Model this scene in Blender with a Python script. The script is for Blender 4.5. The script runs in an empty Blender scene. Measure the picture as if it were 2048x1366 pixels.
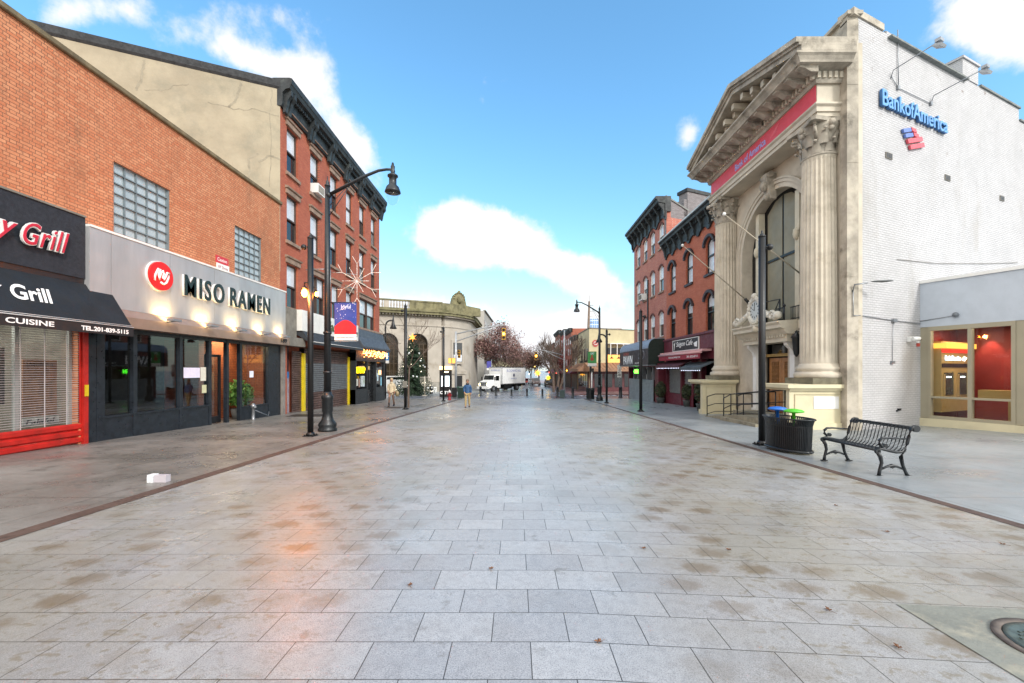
import bpy, math, random
from mathutils import Vector, Matrix
R = math.radians
random.seed(7)
S = bpy.context.scene
COL = S.collection
# ---------------------------------------------------------------- camera
EYE = 1.68
FPX = 840.0
cd = bpy.data.cameras.new("camera"); cam = bpy.data.objects.new("camera", cd); COL.objects.link(cam)
cam.location = (0, 0, EYE); cam.rotation_euler = (R(90), 0, 0)
cd.sensor_width = 36; cd.lens = 36 * FPX / 2048
cd.shift_x = -8 / 2048; cd.shift_y = 58 / 2048
cd.clip_start = 0.05; cd.clip_end = 5000
S.camera = cam
S.view_settings.view_transform = 'Standard'; S.view_settings.look = 'None'
S.view_settings.exposure = 1.42; S.view_settings.gamma = 1.0
S.render.engine = 'CYCLES'
# ---------------------------------------------------------------- sun and sky
SUN_EL, SUN_AZ = 34.0, 142.0      # azimuth clockwise from +Y: behind the camera, to the right
sl = bpy.data.lights.new("sun", 'SUN'); sl.energy = 1.15; sl.angle = R(12); sl.color = (1.0, .97, .93)
sun = bpy.data.objects.new("sun", sl); COL.objects.link(sun)
sd = Vector((math.sin(R(SUN_AZ)) * math.cos(R(SUN_EL)), math.cos(R(SUN_AZ)) * math.cos(R(SUN_EL)), math.sin(R(SUN_EL))))
sun.rotation_euler = (-sd).to_track_quat('-Z', 'Y').to_euler()
W = bpy.data.worlds.new("World"); S.world = W; W.use_nodes = True
wt = W.node_tree; wt.nodes.clear()
class NT:
    """tiny helper for wiring nodes"""
    def __init__(s, t): s.t = t
    def n(s, typ, **kw):
        x = s.t.nodes.new(typ)
        for k, v in kw.items(): setattr(x, k, v)
        return x
    def set(s, sock, v):
        if isinstance(v, bpy.types.NodeSocket): s.t.links.new(v, sock)
        elif v is not None: sock.default_value = v
    def m(s, op, a, b=None, c=None, clamp=False):
        x = s.n('ShaderNodeMath', operation=op, use_clamp=clamp)
        s.set(x.inputs[0], a); s.set(x.inputs[1], b)
        if c is not None: s.set(x.inputs[2], c)
        return x.outputs[0]
    def ss(s, v, lo, hi, a=0.0, b=1.0):
        x = s.n('ShaderNodeMapRange', interpolation_type='SMOOTHSTEP')
        s.set(x.inputs[0], v)
        for i, q in enumerate((lo, hi, a, b)): s.set(x.inputs[i + 1], q)
        return x.outputs[0]
    def mix(s, f, a, b, bt='MIX'):
        x = s.n('ShaderNodeMix', data_type='RGBA', blend_type=bt)
        s.set(x.inputs[0], f)
        s.set(x.inputs[6], a if isinstance(a, bpy.types.NodeSocket) else (*a[:3], 1))
        s.set(x.inputs[7], b if isinstance(b, bpy.types.NodeSocket) else (*b[:3], 1))
        return x.outputs[2]
    def noise(s, vec, scale, detail=4, rough=.55, dist=0):
        x = s.n('ShaderNodeTexNoise'); s.set(x.inputs['Vector'], vec)
        x.inputs['Scale'].default_value = scale; x.inputs['Detail'].default_value = detail
        x.inputs['Roughness'].default_value = rough; x.inputs['Distortion'].default_value = dist
        return x.outputs[0]
    def xyz(s, x, y, z=0.0):
        c = s.n('ShaderNodeCombineXYZ')
        for i, q in enumerate((x, y, z)): s.set(c.inputs[i], q)
        return c.outputs[0]
w = NT(wt)
tc = w.n('ShaderNodeTexCoord').outputs['Generated']
sp = w.n('ShaderNodeSeparateXYZ'); wt.links.new(tc, sp.inputs[0])
dx, dy, dz = sp.outputs
sky = w.n('ShaderNodeTexSky'); sky.sky_type = 'NISHITA'; sky.sun_disc = False
sky.sun_elevation = R(SUN_EL); sky.sun_rotation = R(SUN_AZ); sky.air_density = 1.1; sky.dust_density = 0.6; sky.ozone_density = 2.2
# the zone of sky ahead holds a few cumulus banks of known bearing and height; the unseen sky behind is bright cloud added as fill light
yy = w.m('MAXIMUM', dy, .05)
u = w.m('DIVIDE', dx, yy); v = w.m('DIVIDE', dz, yy)
n1 = w.noise(tc, 5.5, 8, .62); n2 = w.noise(tc, 19, 6, .6)
n3 = w.noise(tc, 2.2, 5, .6)
CL = [  # u, v, half-width, half-height, tilt, weight
 (-.135, .325, .10, .075, -.1, 1.25), (-.02, .30, .13, .07, -.3, 1.1), (.10, .245, .09, .045, -.5, .7), (.21, .20, .09, .060, -.6, .75),
 (-.385, .52, .10, .085, -1.0, .85), (-.49, .72, .07, .08, .3, .78), (-.64, .74, .18, .06, -.6, .72), (-1.0, .86, .14, .05, .2, .5), (-.52, .84, .22, .05, .0, .35),
 (1.20, .84, .24, .12, -.2, 1.0), (.41, .57, .035, .045, 0, .45),
 (-.14, .13, .12, .05, -.35, 1.0), (.04, .055, .17, .05, -.1, .85), (.13, .11, .09, .035, .1, .7), (.14, .10, .12, .035, .2, .45), (-.29, .15, .10, .03, -.2, .8), (.3, .04, .4, .05, 0, .7), (-.6, .05, .5, .06, 0, .8)]
acc = None
for cu, cv, a, b, tl, wg in CL:
    du = w.m('SUBTRACT', u, cu); dv = w.m('SUBTRACT', v, cv)
    dv = w.m('SUBTRACT', dv, w.m('MULTIPLY', du, tl * .6))
    q = w.m('ADD', w.m('POWER', w.m('ABSOLUTE', w.m('DIVIDE', du, a)), 2.0), w.m('POWER', w.m('ABSOLUTE', w.m('DIVIDE', dv, b)), 2.0))
    g = w.m('MULTIPLY', w.m('EXPONENT', w.m('MULTIPLY', q, -1.0)), wg)
    acc = g if acc is None else w.m('ADD', acc, g)
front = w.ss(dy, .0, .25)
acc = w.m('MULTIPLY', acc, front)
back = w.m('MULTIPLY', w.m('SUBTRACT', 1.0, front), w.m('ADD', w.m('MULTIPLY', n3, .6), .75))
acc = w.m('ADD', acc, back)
cl = w.m('ADD', acc, w.m('ADD', w.m('MULTIPLY', w.m('SUBTRACT', n1, .5), 1.7), w.m('MULTIPLY', w.m('SUBTRACT', n2, .5), .7)))
cmask = w.ss(cl, .30, .80)
cmask = w.m('MULTIPLY', cmask, w.ss(dz, -.02, .02))
shade = w.ss(w.m('ADD', w.m('MULTIPLY', n1, .7), w.m('MULTIPLY', w.m('SUBTRACT', v, w.m('MULTIPLY', u, -.25)), .6)), .24, .50)
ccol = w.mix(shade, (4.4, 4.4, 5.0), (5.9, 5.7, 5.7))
ccol = w.mix(front, (11.6, 11.4, 11.0), ccol)  # unseen rear cloud made much brighter, added to fill the facades with light
tint = w.mix(w.ss(dz, .02, .55), (1.25, 1.46, 1.30), (1.06, 1.60, 1.68))
skyc = w.mix(1.0, sky.outputs[0], tint, 'MULTIPLY')
# thin veil low over the horizon
veil = w.ss(dz, .16, -.01)
skyc = w.mix(w.m('MULTIPLY', veil, .75), skyc, (4.6, 5.3, 5.4))
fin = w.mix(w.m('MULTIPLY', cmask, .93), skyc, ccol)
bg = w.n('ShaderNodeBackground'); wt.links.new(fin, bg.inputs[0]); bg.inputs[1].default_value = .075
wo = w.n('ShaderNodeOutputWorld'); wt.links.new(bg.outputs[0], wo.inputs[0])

# ---------------------------------------------------------------- helpers
def gz(y):
    if y <= 60: return -.023 * y
    if y <= 200: return -1.38 - .012 * (y - 60)
    return -3.06
def lin(h):
    if isinstance(h, tuple): return h
    h = h.lstrip('#'); o = []
    for i in (0, 2, 4):
        c = int(h[i:i + 2], 16) / 255
        o.append(c / 12.92 if c <= .04045 else ((c + .055) / 1.055) ** 2.4)
    return tuple(o)
def newmat(name):
    m = bpy.data.materials.new(name); m.use_nodes = True
    t = m.node_tree; b = t.nodes['Principled BSDF']
    return m, NT(t), b
def mk(name, col, rough=.6, metal=0.0, var=.18, scale=3.0, bump=.0, bscale=40, spec=.5, emis=None, es=0.0, streak=False, dirt=None):
    """plain painted / stone / metal surface with soft mottling, optional bump, vertical streaks and a second dirt colour"""
    m, n, b = newmat(name); c = lin(col)
    p = n.n('ShaderNodeTexCoord').outputs['Object']
    if var or dirt:
        if streak:
            mp = n.n('ShaderNodeMapping'); n.set(mp.inputs[0], p); mp.inputs['Scale'].default_value = (1, 1, .18); pv = mp.outputs[0]
        else: pv = p
        f = n.noise(pv, scale, 6, .62)
        lo = tuple(q * (1 - var) for q in c); hi = tuple(min(1, q * (1 + var)) for q in c)
        cc = n.mix(n.ss(f, .3, .7), lo, hi)
        if dirt:
            f2 = n.noise(pv, scale * .6 + .13, 7, .66)
            cc = n.mix(n.ss(f2, .50, .72, 0, .8), cc, lin(dirt))
        n.set(b.inputs['Base Color'], cc)
        r = n.ss(n.noise(p, scale * 2.3, 4), .3, .7, max(.02, rough - .08), min(1, rough + .1)); n.set(b.inputs['Roughness'], r)
    else:
        b.inputs['Base Color'].default_value = (*c, 1); b.inputs['Roughness'].default_value = rough
    b.inputs['Metallic'].default_value = metal; b.inputs['Specular IOR Level'].default_value = spec
    if bump:
        bp = n.n('ShaderNodeBump'); bp.inputs['Strength'].default_value = bump; bp.inputs['Distance'].default_value = .02
        n.set(bp.inputs['Height'], n.noise(p, bscale, 5)); n.set(b.inputs['Normal'], bp.outputs[0])
    if emis:
        b.inputs['Emission Color'].default_value = (*lin(emis), 1); b.inputs['Emission Strength'].default_value = es
    return m
def brickmat(name, a, c1, c2, mortar, bw=.215, bh=.075, mo=.008, english=False, rough=.8, bump=.5, soot=None, sootamt=.5, paint=False):
    m, n, b = newmat(name)
    p = n.n('ShaderNodeNewGeometry').outputs['Position']
    s = n.n('ShaderNodeSeparateXYZ'); n.set(s.inputs[0], p)
    uu = n.m('ADD', n.m('MULTIPLY', s.outputs[0], a[0]), n.m('MULTIPLY', s.outputs[1], a[1]))
    vec = n.xyz(uu, s.outputs[2])
    br = n.n('ShaderNodeTexBrick'); n.set(br.inputs['Vector'], vec)
    br.inputs['Scale'].default_value = 1; br.inputs['Brick Width'].default_value = bw; br.inputs['Row Height'].default_value = bh
    br.inputs['Mortar Size'].default_value = mo; br.inputs['Mortar Smooth'].default_value = .25; br.inputs['Bias'].default_value = -.1
    if english: br.squash = .5; br.squash_frequency = 2; br.offset = .5
    br.inputs['Color1'].default_value = (*lin(c1), 1); br.inputs['Color2'].default_value = (*lin(c2), 1); br.inputs['Mortar'].default_value = (*lin(mortar), 1)
    c = br.outputs[0]
    c = n.mix(n.ss(n.noise(p, 1.1, 6, .65), .35, .7, 0, .35), c, tuple(q * .62 for q in lin(c1)))
    c = n.mix(n.ss(n.noise(p, 30, 3, .6), .3, .7, 0, .25), c, tuple(q * 1.25 for q in lin(c2)))
    if soot:
        mp = n.n('ShaderNodeMapping'); n.set(mp.inputs[0], p); mp.inputs['Scale'].default_value = (1, 1, .3)
        c = n.mix(n.ss(n.noise(mp.outputs[0], .7, 8, .7), .52, .75, 0, sootamt), c, lin(soot))
    n.set(b.inputs['Base Color'], c); b.inputs['Roughness'].default_value = rough
    h = n.m('ADD', n.m('MULTIPLY', br.outputs['Fac'], -1.0), n.m('MULTIPLY', n.noise(p, 60, 4), .5 if not paint else 1.2))
    bp = n.n('ShaderNodeBump'); bp.inputs['Strength'].default_value = bump; bp.inputs['Distance'].default_value = .012
    n.set(bp.inputs['Height'], h); n.set(b.inputs['Normal'], bp.outputs[0])
    return m
def glassmat(name, tint=(.9, .95, .95), ior=1.5, refl=1.0):
    m, n, b = newmat(name); t = m.node_tree
    tr = n.n('ShaderNodeBsdfTransparent'); tr.inputs[0].default_value = (*tint, 1)
    gl = n.n('ShaderNodeBsdfGlossy'); gl.inputs['Roughness'].default_value = .02; gl.inputs[0].default_value = (refl, refl, refl, 1)
    fr = n.n('ShaderNodeFresnel'); fr.inputs[0].default_value = ior
    gb = n.n('ShaderNodeNewGeometry').outputs['Backfacing']   # the far face of the pane only lets light through
    mx = n.n('ShaderNodeMixShader'); n.set(mx.inputs[0], n.m('MULTIPLY', fr.outputs[0], n.m('SUBTRACT', 1.0, gb))); t.links.new(tr.outputs[0], mx.inputs[1]); t.links.new(gl.outputs[0], mx.inputs[2])
    t.links.new(mx.outputs[0], t.nodes['Material Output'].inputs[0]); t.nodes.remove(b)
    return m
def emit(name, col, st):
    m, n, b = newmat(name); b.inputs['Base Color'].default_value = (*[q * .5 for q in lin(col)], 1)
    b.inputs['Emission Color'].default_value = (*lin(col), 1); b.inputs['Emission Strength'].default_value = st
    return m

class Fc:
    """a vertical plane: origin o, direction a along it, normal n out of it"""
    def __init__(s, o, a, n): s.o = Vector((*o, 0)); s.a = Vector((*a, 0)).normalized(); s.n = Vector((*n, 0)).normalized()
    def p(s, t, d, z): return s.o + s.a * t + s.n * d + Vector((0, 0, z))
class MB:
    def __init__(s): s.v = []; s.f = []; s.sm = []
    def add(s, vs, fs, smooth=False, M=None):
        k = len(s.v)
        s.v += [tuple(M @ Vector(q)) if M is not None else tuple(q) for q in vs]
        s.f += [tuple(i + k for i in f) for f in fs]; s.sm += [smooth] * len(fs); return s
    def hexa(s, P): return s.add(P, [(0, 1, 2, 3), (7, 6, 5, 4), (0, 4, 5, 1), (1, 5, 6, 2), (2, 6, 7, 3), (3, 7, 4, 0)])
    def box(s, x0, x1, y0, y1, z0, z1, M=None):
        return s.add([(x0, y0, z0), (x0, y1, z0), (x1, y1, z0), (x1, y0, z0), (x0, y0, z1), (x0, y1, z1), (x1, y1, z1), (x1, y0, z1)],
                     [(0, 1, 2, 3), (7, 6, 5, 4), (0, 4, 5, 1), (1, 5, 6, 2), (2, 6, 7, 3), (3, 7, 4, 0)], M=M)
    def fb(s, F, t0, t1, d0, d1, z0, z1):
        return s.hexa([F.p(t0, d0, z0), F.p(t1, d0, z0), F.p(t1, d1, z0), F.p(t0, d1, z0), F.p(t0, d0, z1), F.p(t1, d0, z1), F.p(t1, d1, z1), F.p(t0, d1, z1)])
    def fpoly(s, F, pts, d0, d1):
        """closed outline (t, z) extruded from d0 to d1"""
        n = len(pts)
        vs = [F.p(t, d1, z) for t, z in pts] + [F.p(t, d0, z) for t, z in pts]
        return s.add(vs, [tuple(range(n)), tuple(range(2 * n - 1, n - 1, -1))] + [(i, i + n, (i + 1) % n + n, (i + 1) % n) for i in range(n)])
    def fprof(s, F, pts, t0, t1):
        """profile (d, z) swept along the facade from t0 to t1"""
        n = len(pts)
        vs = [F.p(t0, d, z) for d, z in pts] + [F.p(t1, d, z) for d, z in pts]
        return s.add(vs, [tuple(range(n)), tuple(range(2 * n - 1, n - 1, -1))] + [(i, i + n, (i + 1) % n + n, (i + 1) % n) for i in range(n)])
    def prism(s, foot, z0, z1):
        n = len(foot)
        Z0 = z0 if callable(z0) else (lambda x, y: z0)
        vs = [(x, y, Z0(x, y)) for x, y in foot] + [(x, y, z1) for x, y in foot]
        return s.add(vs, [tuple(range(n)), tuple(range(2 * n - 1, n - 1, -1))] + [(i, i + n, (i + 1) % n + n, (i + 1) % n) for i in range(n)])
    def tube(s, pts, r, n=8, cap=True, smooth=True):
        pts = [Vector(p) for p in pts]; rs = r if isinstance(r, (list, tuple)) else [r] * len(pts)
        vs = []; up = Vector((0, 0, 1))
        for i, p in enumerate(pts):
            t = (pts[min(i + 1, len(pts) - 1)] - pts[max(i - 1, 0)])
            if t.length < 1e-9: t = Vector((0, 0, 1))
            t.normalize()
            a = t.cross(up if abs(t.z) < .95 else Vector((1, 0, 0))).normalized(); b = t.cross(a)
            for k in range(n):
                an = 2 * math.pi * k / n; vs.append(p + (a * math.cos(an) + b * math.sin(an)) * rs[i])
        fs = [(i * n + k, i * n + (k + 1) % n, (i + 1) * n + (k + 1) % n, (i + 1) * n + k) for i in range(len(pts) - 1) for k in range(n)]
        s.add(vs, fs, smooth)
        if cap:
            k0 = len(s.v) - len(vs); s.f += [tuple(k0 + i for i in range(n))[::-1], tuple(k0 + (len(pts) - 1) * n + i for i in range(n))]; s.sm += [False, False]
        return s
    def lathe(s, c, prof, n=16, smooth=True, sx=1, sy=1, M=None):
        """(r, z) profile turned round the vertical through c"""
        vs = [(c[0] + r * sx * math.cos(2 * math.pi * k / n), c[1] + r * sy * math.sin(2 * math.pi * k / n), c[2] + z) for r, z in prof for k in range(n)]
        fs = [(i * n + k, i * n + (k + 1) % n, (i + 1) * n + (k + 1) % n, (i + 1) * n + k) for i in range(len(prof) - 1) for k in range(n)]
        fs += [tuple(range(n))[::-1], tuple((len(prof) - 1) * n + i for i in range(n))]
        return s.add(vs, fs, smooth, M)
    def ball(s, c, r, n=10, sx=1, sy=1, sz=1):
        return s.lathe(c, [(r * math.sin(math.pi * i / 6) + 1e-4, -r * sz * math.cos(math.pi * i / 6)) for i in range(7)], n, True, sx, sy)
    def cylx(s, c, axis, r, h, n=14, smooth=True):
        a = Vector(axis).normalized(); c = Vector(c)
        return s.tube([c - a * h / 2, c + a * h / 2], r, n, True, smooth)
    def quad(s, a, b, c, d): return s.add([a, b, c, d], [(0, 1, 2, 3)])

def wloc(o):
    v = Vector((0, 0, 0))
    while o is not None: v += o.location; o = o.parent
    return v
def thing(name, label, cat, loc=(0, 0, 0), group=None, kind=None):
    o = bpy.data.objects.new(name, None); COL.objects.link(o); o.empty_display_size = .2
    o.location = loc; o['label'] = label; o['category'] = cat
    if group: o['group'] = group
    return o
def part(name, mb, mat, parent=None, label=None):
    me = bpy.data.meshes.new(name)
    off = wloc(parent) if parent else Vector((0, 0, 0))
    me.from_pydata([(x - off.x, y - off.y, z - off.z) for x, y, z in mb.v], [], mb.f)
    me.polygons.foreach_set('use_smooth', mb.sm); me.materials.append(mat); me.update()
    o = bpy.data.objects.new(name, me); COL.objects.link(o)
    if parent: o.parent = parent
    if label: o['label'] = label
    return o
def tag(o, label=None, cat=None, group=None, kind=None):
    for k, q in (('label', label), ('category', cat), ('group', group), ('kind', kind)):
        if q: o[k] = q
    return o
def solo(name, mb, mat, label, cat, base=None, group=None):
    """a thing of one mesh, origin at its base"""
    e = Vector(base) if base is not None else Vector((0, 0, 0))
    mb.v = [(x - e.x, y - e.y, z - e.z) for x, y, z in mb.v]
    o = part(name, mb, mat); o.location = e
    return tag(o, label, cat, group)
def struct(name, mb, mat): return tag(part(name, mb, mat), kind='structure')
def stuff(name, mb, mat, label, cat): return tag(part(name, mb, mat), label, cat, kind='stuff')
def kids(o): return [c for c in bpy.data.objects if c.parent == o]
def copy_tree(o, loc=None, rz=None, label=None, parent=None):
    c = o.copy(); COL.objects.link(c); c.parent = parent
    if loc is not None: c.location = loc
    if rz is not None: c.rotation_euler = (0, 0, rz)
    if label: c['label'] = label
    for k in kids(o): copy_tree(k, parent=c)
    return c
_tc = {}
def text(name, body, pos, n, wd, ht, mat, parent, depth=.02, shear=0.0, bold=0.0, spacing=1.0, up=None, label=None):
    """lettering standing on the plane through pos (its left-bottom corner) with normal n; wd/ht fit it to size (None keeps the aspect)"""
    cu = bpy.data.curves.new(name, 'FONT'); cu.body = body; cu.size = 1; cu.shear = shear; cu.offset = bold
    cu.extrude = .5; cu.space_character = spacing; cu.resolution_u = 4
    to = bpy.data.objects.new(name + "_tmp", cu); COL.objects.link(to)
    dg = bpy.context.evaluated_depsgraph_get(); me = bpy.data.meshes.new_from_object(to.evaluated_get(dg))
    bpy.data.objects.remove(to); bpy.data.curves.remove(cu)
    xs = [q.co.x for q in me.vertices]; ys = [q.co.y for q in me.vertices]
    x0, x1, y0, y1 = min(xs), max(xs), min(ys), max(ys)
    sx = wd / (x1 - x0) if wd else ht / (y1 - y0); sy = ht / (y1 - y0) if ht else sx
    if up is None:
        n = Vector((n[0], n[1], n[2] if len(n) > 2 else 0)).normalized(); rt = Vector((-n.y, n.x, 0)).normalized(); uv = n.cross(rt)
    else: n = Vector(n).normalized(); uv = Vector(up).normalized(); rt = uv.cross(n)
    off = wloc(parent); pos = Vector(pos)
    for q in me.vertices:
        c = q.co; q.co = pos + rt * ((c.x - x0) * sx) + uv * ((c.y - y0) * sy) + n * ((c.z + .5) * depth) - off
    me.materials.clear(); me.materials.append(mat); me.update()
    o = bpy.data.objects.new(name, me); COL.objects.link(o); o.parent = parent
    if label: o['label'] = label
    return o
def wall_holes(F, t0, t1, z0, z1, holes, d0=-.3, d1=0.0, mb=None):
    """front sheet with rectangular openings and their reveals; z0 may sink under the ground"""
    mb = mb or MB()
    ts = sorted({t0, t1, *[h[0] for h in holes], *[h[1] for h in holes]}); zs = sorted({z0, z1, *[h[2] for h in holes], *[h[3] for h in holes]})
    for i in range(len(ts) - 1):
        for j in range(len(zs) - 1):
            tm, zm = (ts[i] + ts[i + 1]) / 2, (zs[j] + zs[j + 1]) / 2
            if any(h[0] < tm < h[1] and h[2] < zm < h[3] for h in holes): continue
            mb.quad(F.p(ts[i], d1, zs[j]), F.p(ts[i + 1], d1, zs[j]), F.p(ts[i + 1], d1, zs[j + 1]), F.p(ts[i], d1, zs[j + 1]))
    for a, b, c, d in holes:
        for (ta, za, tb, zb) in ((a, c, a, d), (b, d, b, c), (a, d, b, d), (b, c, a, c)):
            mb.quad(F.p(ta, d1, za), F.p(tb, d1, zb), F.p(tb, d0, zb), F.p(ta, d0, za))
    for t in (t0, t1): mb.quad(F.p(t, d1, z0), F.p(t, d0, z0), F.p(t, d0, z1), F.p(t, d1, z1))
    mb.quad(F.p(t0, d1, z1), F.p(t1, d1, z1), F.p(t1, d0, z1), F.p(t0, d0, z1))
    return mb
def arch_pts(t0, t1, zs, rise, n=10):
    """points of a segmental or round arch from (t0, zs) to (t1, zs)"""
    h = (t1 - t0) / 2; r = (h * h + rise * rise) / (2 * rise); c = (t0 + t1) / 2; cz = zs + rise - r; an = math.asin(min(1, h / r))
    if rise > h * .999: an = math.pi / 2
    return [(c + r * math.sin(-an + 2 * an * k / n), cz + r * math.cos(-an + 2 * an * k / n)) for k in range(n + 1)]
def arch_fill(mb, F, t0, t1, zs, rise, d0=-.3, d1=0.0, n=10):
    """fills the two corners between an arch and the rectangle round it"""
    P = arch_pts(t0, t1, zs, rise, n); zt = zs + rise; c = (t0 + t1) / 2
    for k in range(n):
        (ta, za), (tb, zb) = P[k], P[k + 1]
        mb.quad(F.p(ta, d1, za), F.p(tb, d1, zb), F.p(tb, d1, zt + .0005), F.p(ta, d1, zt + .0005))
        mb.quad(F.p(ta, d1, za), F.p(ta, d0, za), F.p(tb, d0, zb), F.p(tb, d1, zb))
def arch_band(mb, F, t0, t1, zs, rise, wd, d0, d1, n=10):
    A = arch_pts(t0, t1, zs, rise, n); B = arch_pts(t0 - wd, t1 + wd, zs, rise + wd, n)
    for k in range(n):
        P = [A[k], A[k + 1], B[k + 1], B[k]]; mb.fpoly(F, P, d0, d1)
# ---------------------------------------------------------------- shared materials
M = {}
M['black'] = mk('black_paint', '#0f1012', .42, var=.25, scale=6, bump=.15)
M['iron'] = mk('dark_iron', '#161b1f', .38, var=.25, scale=8, bump=.15)
M['frame_dark'] = mk('dark_frame', '#15161a', .4, var=.2)
M['dark_glass'] = mk('dark_glass', '#0c1013', .04, var=0, spec=.8)
M['shade_glass'] = mk('window_glass', '#1d2226', .05, var=.3, scale=.8, spec=.7)
M['blind'] = mk('pale_blind', '#c9ced4', .25, var=.12, scale=1.2, spec=.6)
M['white'] = mk('white_paint', '#dcdcd8', .5, var=.05)
M['lettering_white'] = mk('white_lettering', '#e8e8e6', .5, var=0)
M['grey_metal'] = mk('galvanised_metal', '#8c9094', .35, .6, var=.15, scale=5)
M['red'] = mk('red_paint', '#a81e16', .45, var=.2, scale=4, dirt='#7c2018')
M['brownstone'] = mk('brownstone', '#7c6455', .8, var=.22, scale=3, bump=.3)
M['wood_dark'] = mk('dark_wood', '#2a1d16', .5, var=.3, scale=9)
M['yellow'] = mk('yellow_paint', '#c9b21a', .5, var=.15)
M['cornice_dark'] = mk('dark_cornice', '#23282a', .6, var=.5, scale=2.4, bump=.4, dirt='#4a4f4c')
M['concrete'] = mk('old_concrete', '#77736a', .85, var=.2, scale=2, bump=.4, dirt='#4d4a42')

# ---------------------------------------------------------------- ground
def sheet(rows):
    """strip mesh from [(y, [x...])] at ground height plus the offset given"""
    mb = MB()
    for (ya, xa, oa), (yb, xb, ob) in zip(rows[:-1], rows[1:]):
        for i in range(len(xa) - 1):
            mb.quad((xa[i], ya, gz(ya) + oa), (xa[i + 1], ya, gz(ya) + oa), (xb[i + 1], yb, gz(yb) + ob), (xb[i], yb, gz(yb) + ob))
    return mb
def groundmat(name, base, hi, dirt, rough=(.16, .5), sc=1.0, slabs=None, spec=.5, dirtamt=.8):
    m, n, b = newmat(name); p = n.n('ShaderNodeNewGeometry').outputs['Position']
    a = n.noise(p, .35 * sc, 7, .62); f = n.noise(p, 90, 3, .7); g = n.noise(p, 2.1 * sc, 6, .6)
    c = n.mix(n.ss(a, .35, .68), lin(base), lin(hi)); c = n.mix(n.ss(g, .52, .74, 0, dirtamt), c, lin(dirt))
    c = n.mix(n.ss(f, .35, .7, 0, .32), c, tuple(q * .45 for q in lin(base)))
    if slabs:
        s = n.n('ShaderNodeSeparateXYZ'); n.set(s.inputs[0], p)
        br = n.n('ShaderNodeTexBrick'); n.set(br.inputs['Vector'], n.xyz(s.outputs[0], s.outputs[1])); br.offset = 0
        br.inputs['Scale'].default_value = 1; br.inputs['Brick Width'].default_value = slabs[0]; br.inputs['Row Height'].default_value = slabs[1]; br.inputs['Mortar Size'].default_value = .01
        c = n.mix(n.m('MULTIPLY', br.outputs['Fac'], .7), c, tuple(q * .35 for q in lin(base)))
    n.set(b.inputs['Base Color'], c)
    wet = n.ss(n.m('ADD', n.m('MULTIPLY', a, .55), n.m('MULTIPLY', g, .45)), .38, .62, rough[0], rough[1]); n.set(b.inputs['Roughness'], wet)
    b.inputs['Specular IOR Level'].default_value = spec
    bp = n.n('ShaderNodeBump'); bp.inputs['Strength'].default_value = .25; bp.inputs['Distance'].default_value = .004
    n.set(bp.inputs['Height'], f); n.set(b.inputs['Normal'], bp.outputs[0])
    return m
# granite paving in running bond, with its own rust-brown stains
m, n, b = newmat('granite_paving'); p = n.n('ShaderNodeNewGeometry').outputs['Position']
s = n.n('ShaderNodeSeparateXYZ'); n.set(s.inputs[0], p)
vv = n.m('ADD', s.outputs[1], n.m('MULTIPLY', n.m('MAXIMUM', n.m('SUBTRACT', s.outputs[0], .4), 0.0), .083))
pu = n.m('ADD', s.outputs[0], .658 + 10.0); pv = n.m('ADD', vv, -2.352 + 34 * .338)
vec = n.xyz(pu, pv)
br = n.n('ShaderNodeTexBrick'); n.set(br.inputs['Vector'], vec); br.offset = .5
for k, q in (('Scale', 1), ('Brick Width', .5), ('Row Height', .338), ('Mortar Size', .0034), ('Mortar Smooth', .1), ('Bias', 0)): br.inputs[k].default_value = q
br.inputs['Color1'].default_value = (*lin('#999a9d'), 1); br.inputs['Color2'].default_value = (*lin('#a8a9ab'), 1); br.inputs['Mortar'].default_value = (*lin('#3d3a36'), 1)
c = br.outputs[0]
c = n.mix(n.ss(n.noise(p, 130, 3, .75), .44, .66, 0, .6), c, lin('#4a4b4e'))
c = n.mix(n.ss(n.noise(p, 14, 5, .7), .42, .68, 0, .3), c, lin('#6c6c6e'))
c = n.mix(n.ss(n.noise(p, 150, 2, .7), .55, .72, 0, .5), c, lin('#d2d2d4'))
side = n.ss(n.m('ABSOLUTE', n.m('SUBTRACT', s.outputs[0], -.1)), .35, 2.2, .0, 1.0)
c = n.mix(n.m('MULTIPLY', side, n.ss(n.noise(p, .55, 6, .6), .34, .62, .15, .6)), c, lin('#888270'))
wob = n.noise(p, 5, 4, .6)
# damp, rusty centres of single slabs: an uneven oval inside each slab, different from slab to slab
row = n.m('FLOOR', n.m('DIVIDE', pv, .338)); par_ = n.m('MULTIPLY', n.m('MODULO', row, 2.0), .5)
uu = n.m('ADD', n.m('DIVIDE', pu, .5), par_); cell = n.m('FLOOR', uu)
wn_ = n.n('ShaderNodeTexWhiteNoise'); wn_.noise_dimensions = '2D'; n.set(wn_.inputs['Vector'], n.xyz(cell, row))
cs = n.n('ShaderNodeSeparateColor'); n.set(cs.inputs[0], wn_.outputs['Color'])
fu = n.m('SUBTRACT', n.m('SUBTRACT', uu, cell), n.m('ADD', .35, n.m('MULTIPLY', cs.outputs[2], .3))); fv = n.m('SUBTRACT', n.m('FRACT', n.m('DIVIDE', pv, .338)), .48)
fu = n.m('ADD', fu, n.m('MULTIPLY', n.m('SUBTRACT', n.noise(p, 7, 5, .65), .5), .7)); fv = n.m('ADD', fv, n.m('MULTIPLY', n.m('SUBTRACT', n.noise(p, 9.3, 5, .65), .5), .8))
rr_ = n.m('SQRT', n.m('ADD', n.m('MULTIPLY', fu, fu), n.m('MULTIPLY', fv, fv)))
blob = n.m('MULTIPLY', n.ss(rr_, .46, .16), n.ss(cs.outputs[0], .2, .85))
blob = n.m('MULTIPLY', blob, n.ss(n.m('ABSOLUTE', s.outputs[0]), .4, 2.0, .08, .66))
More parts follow.
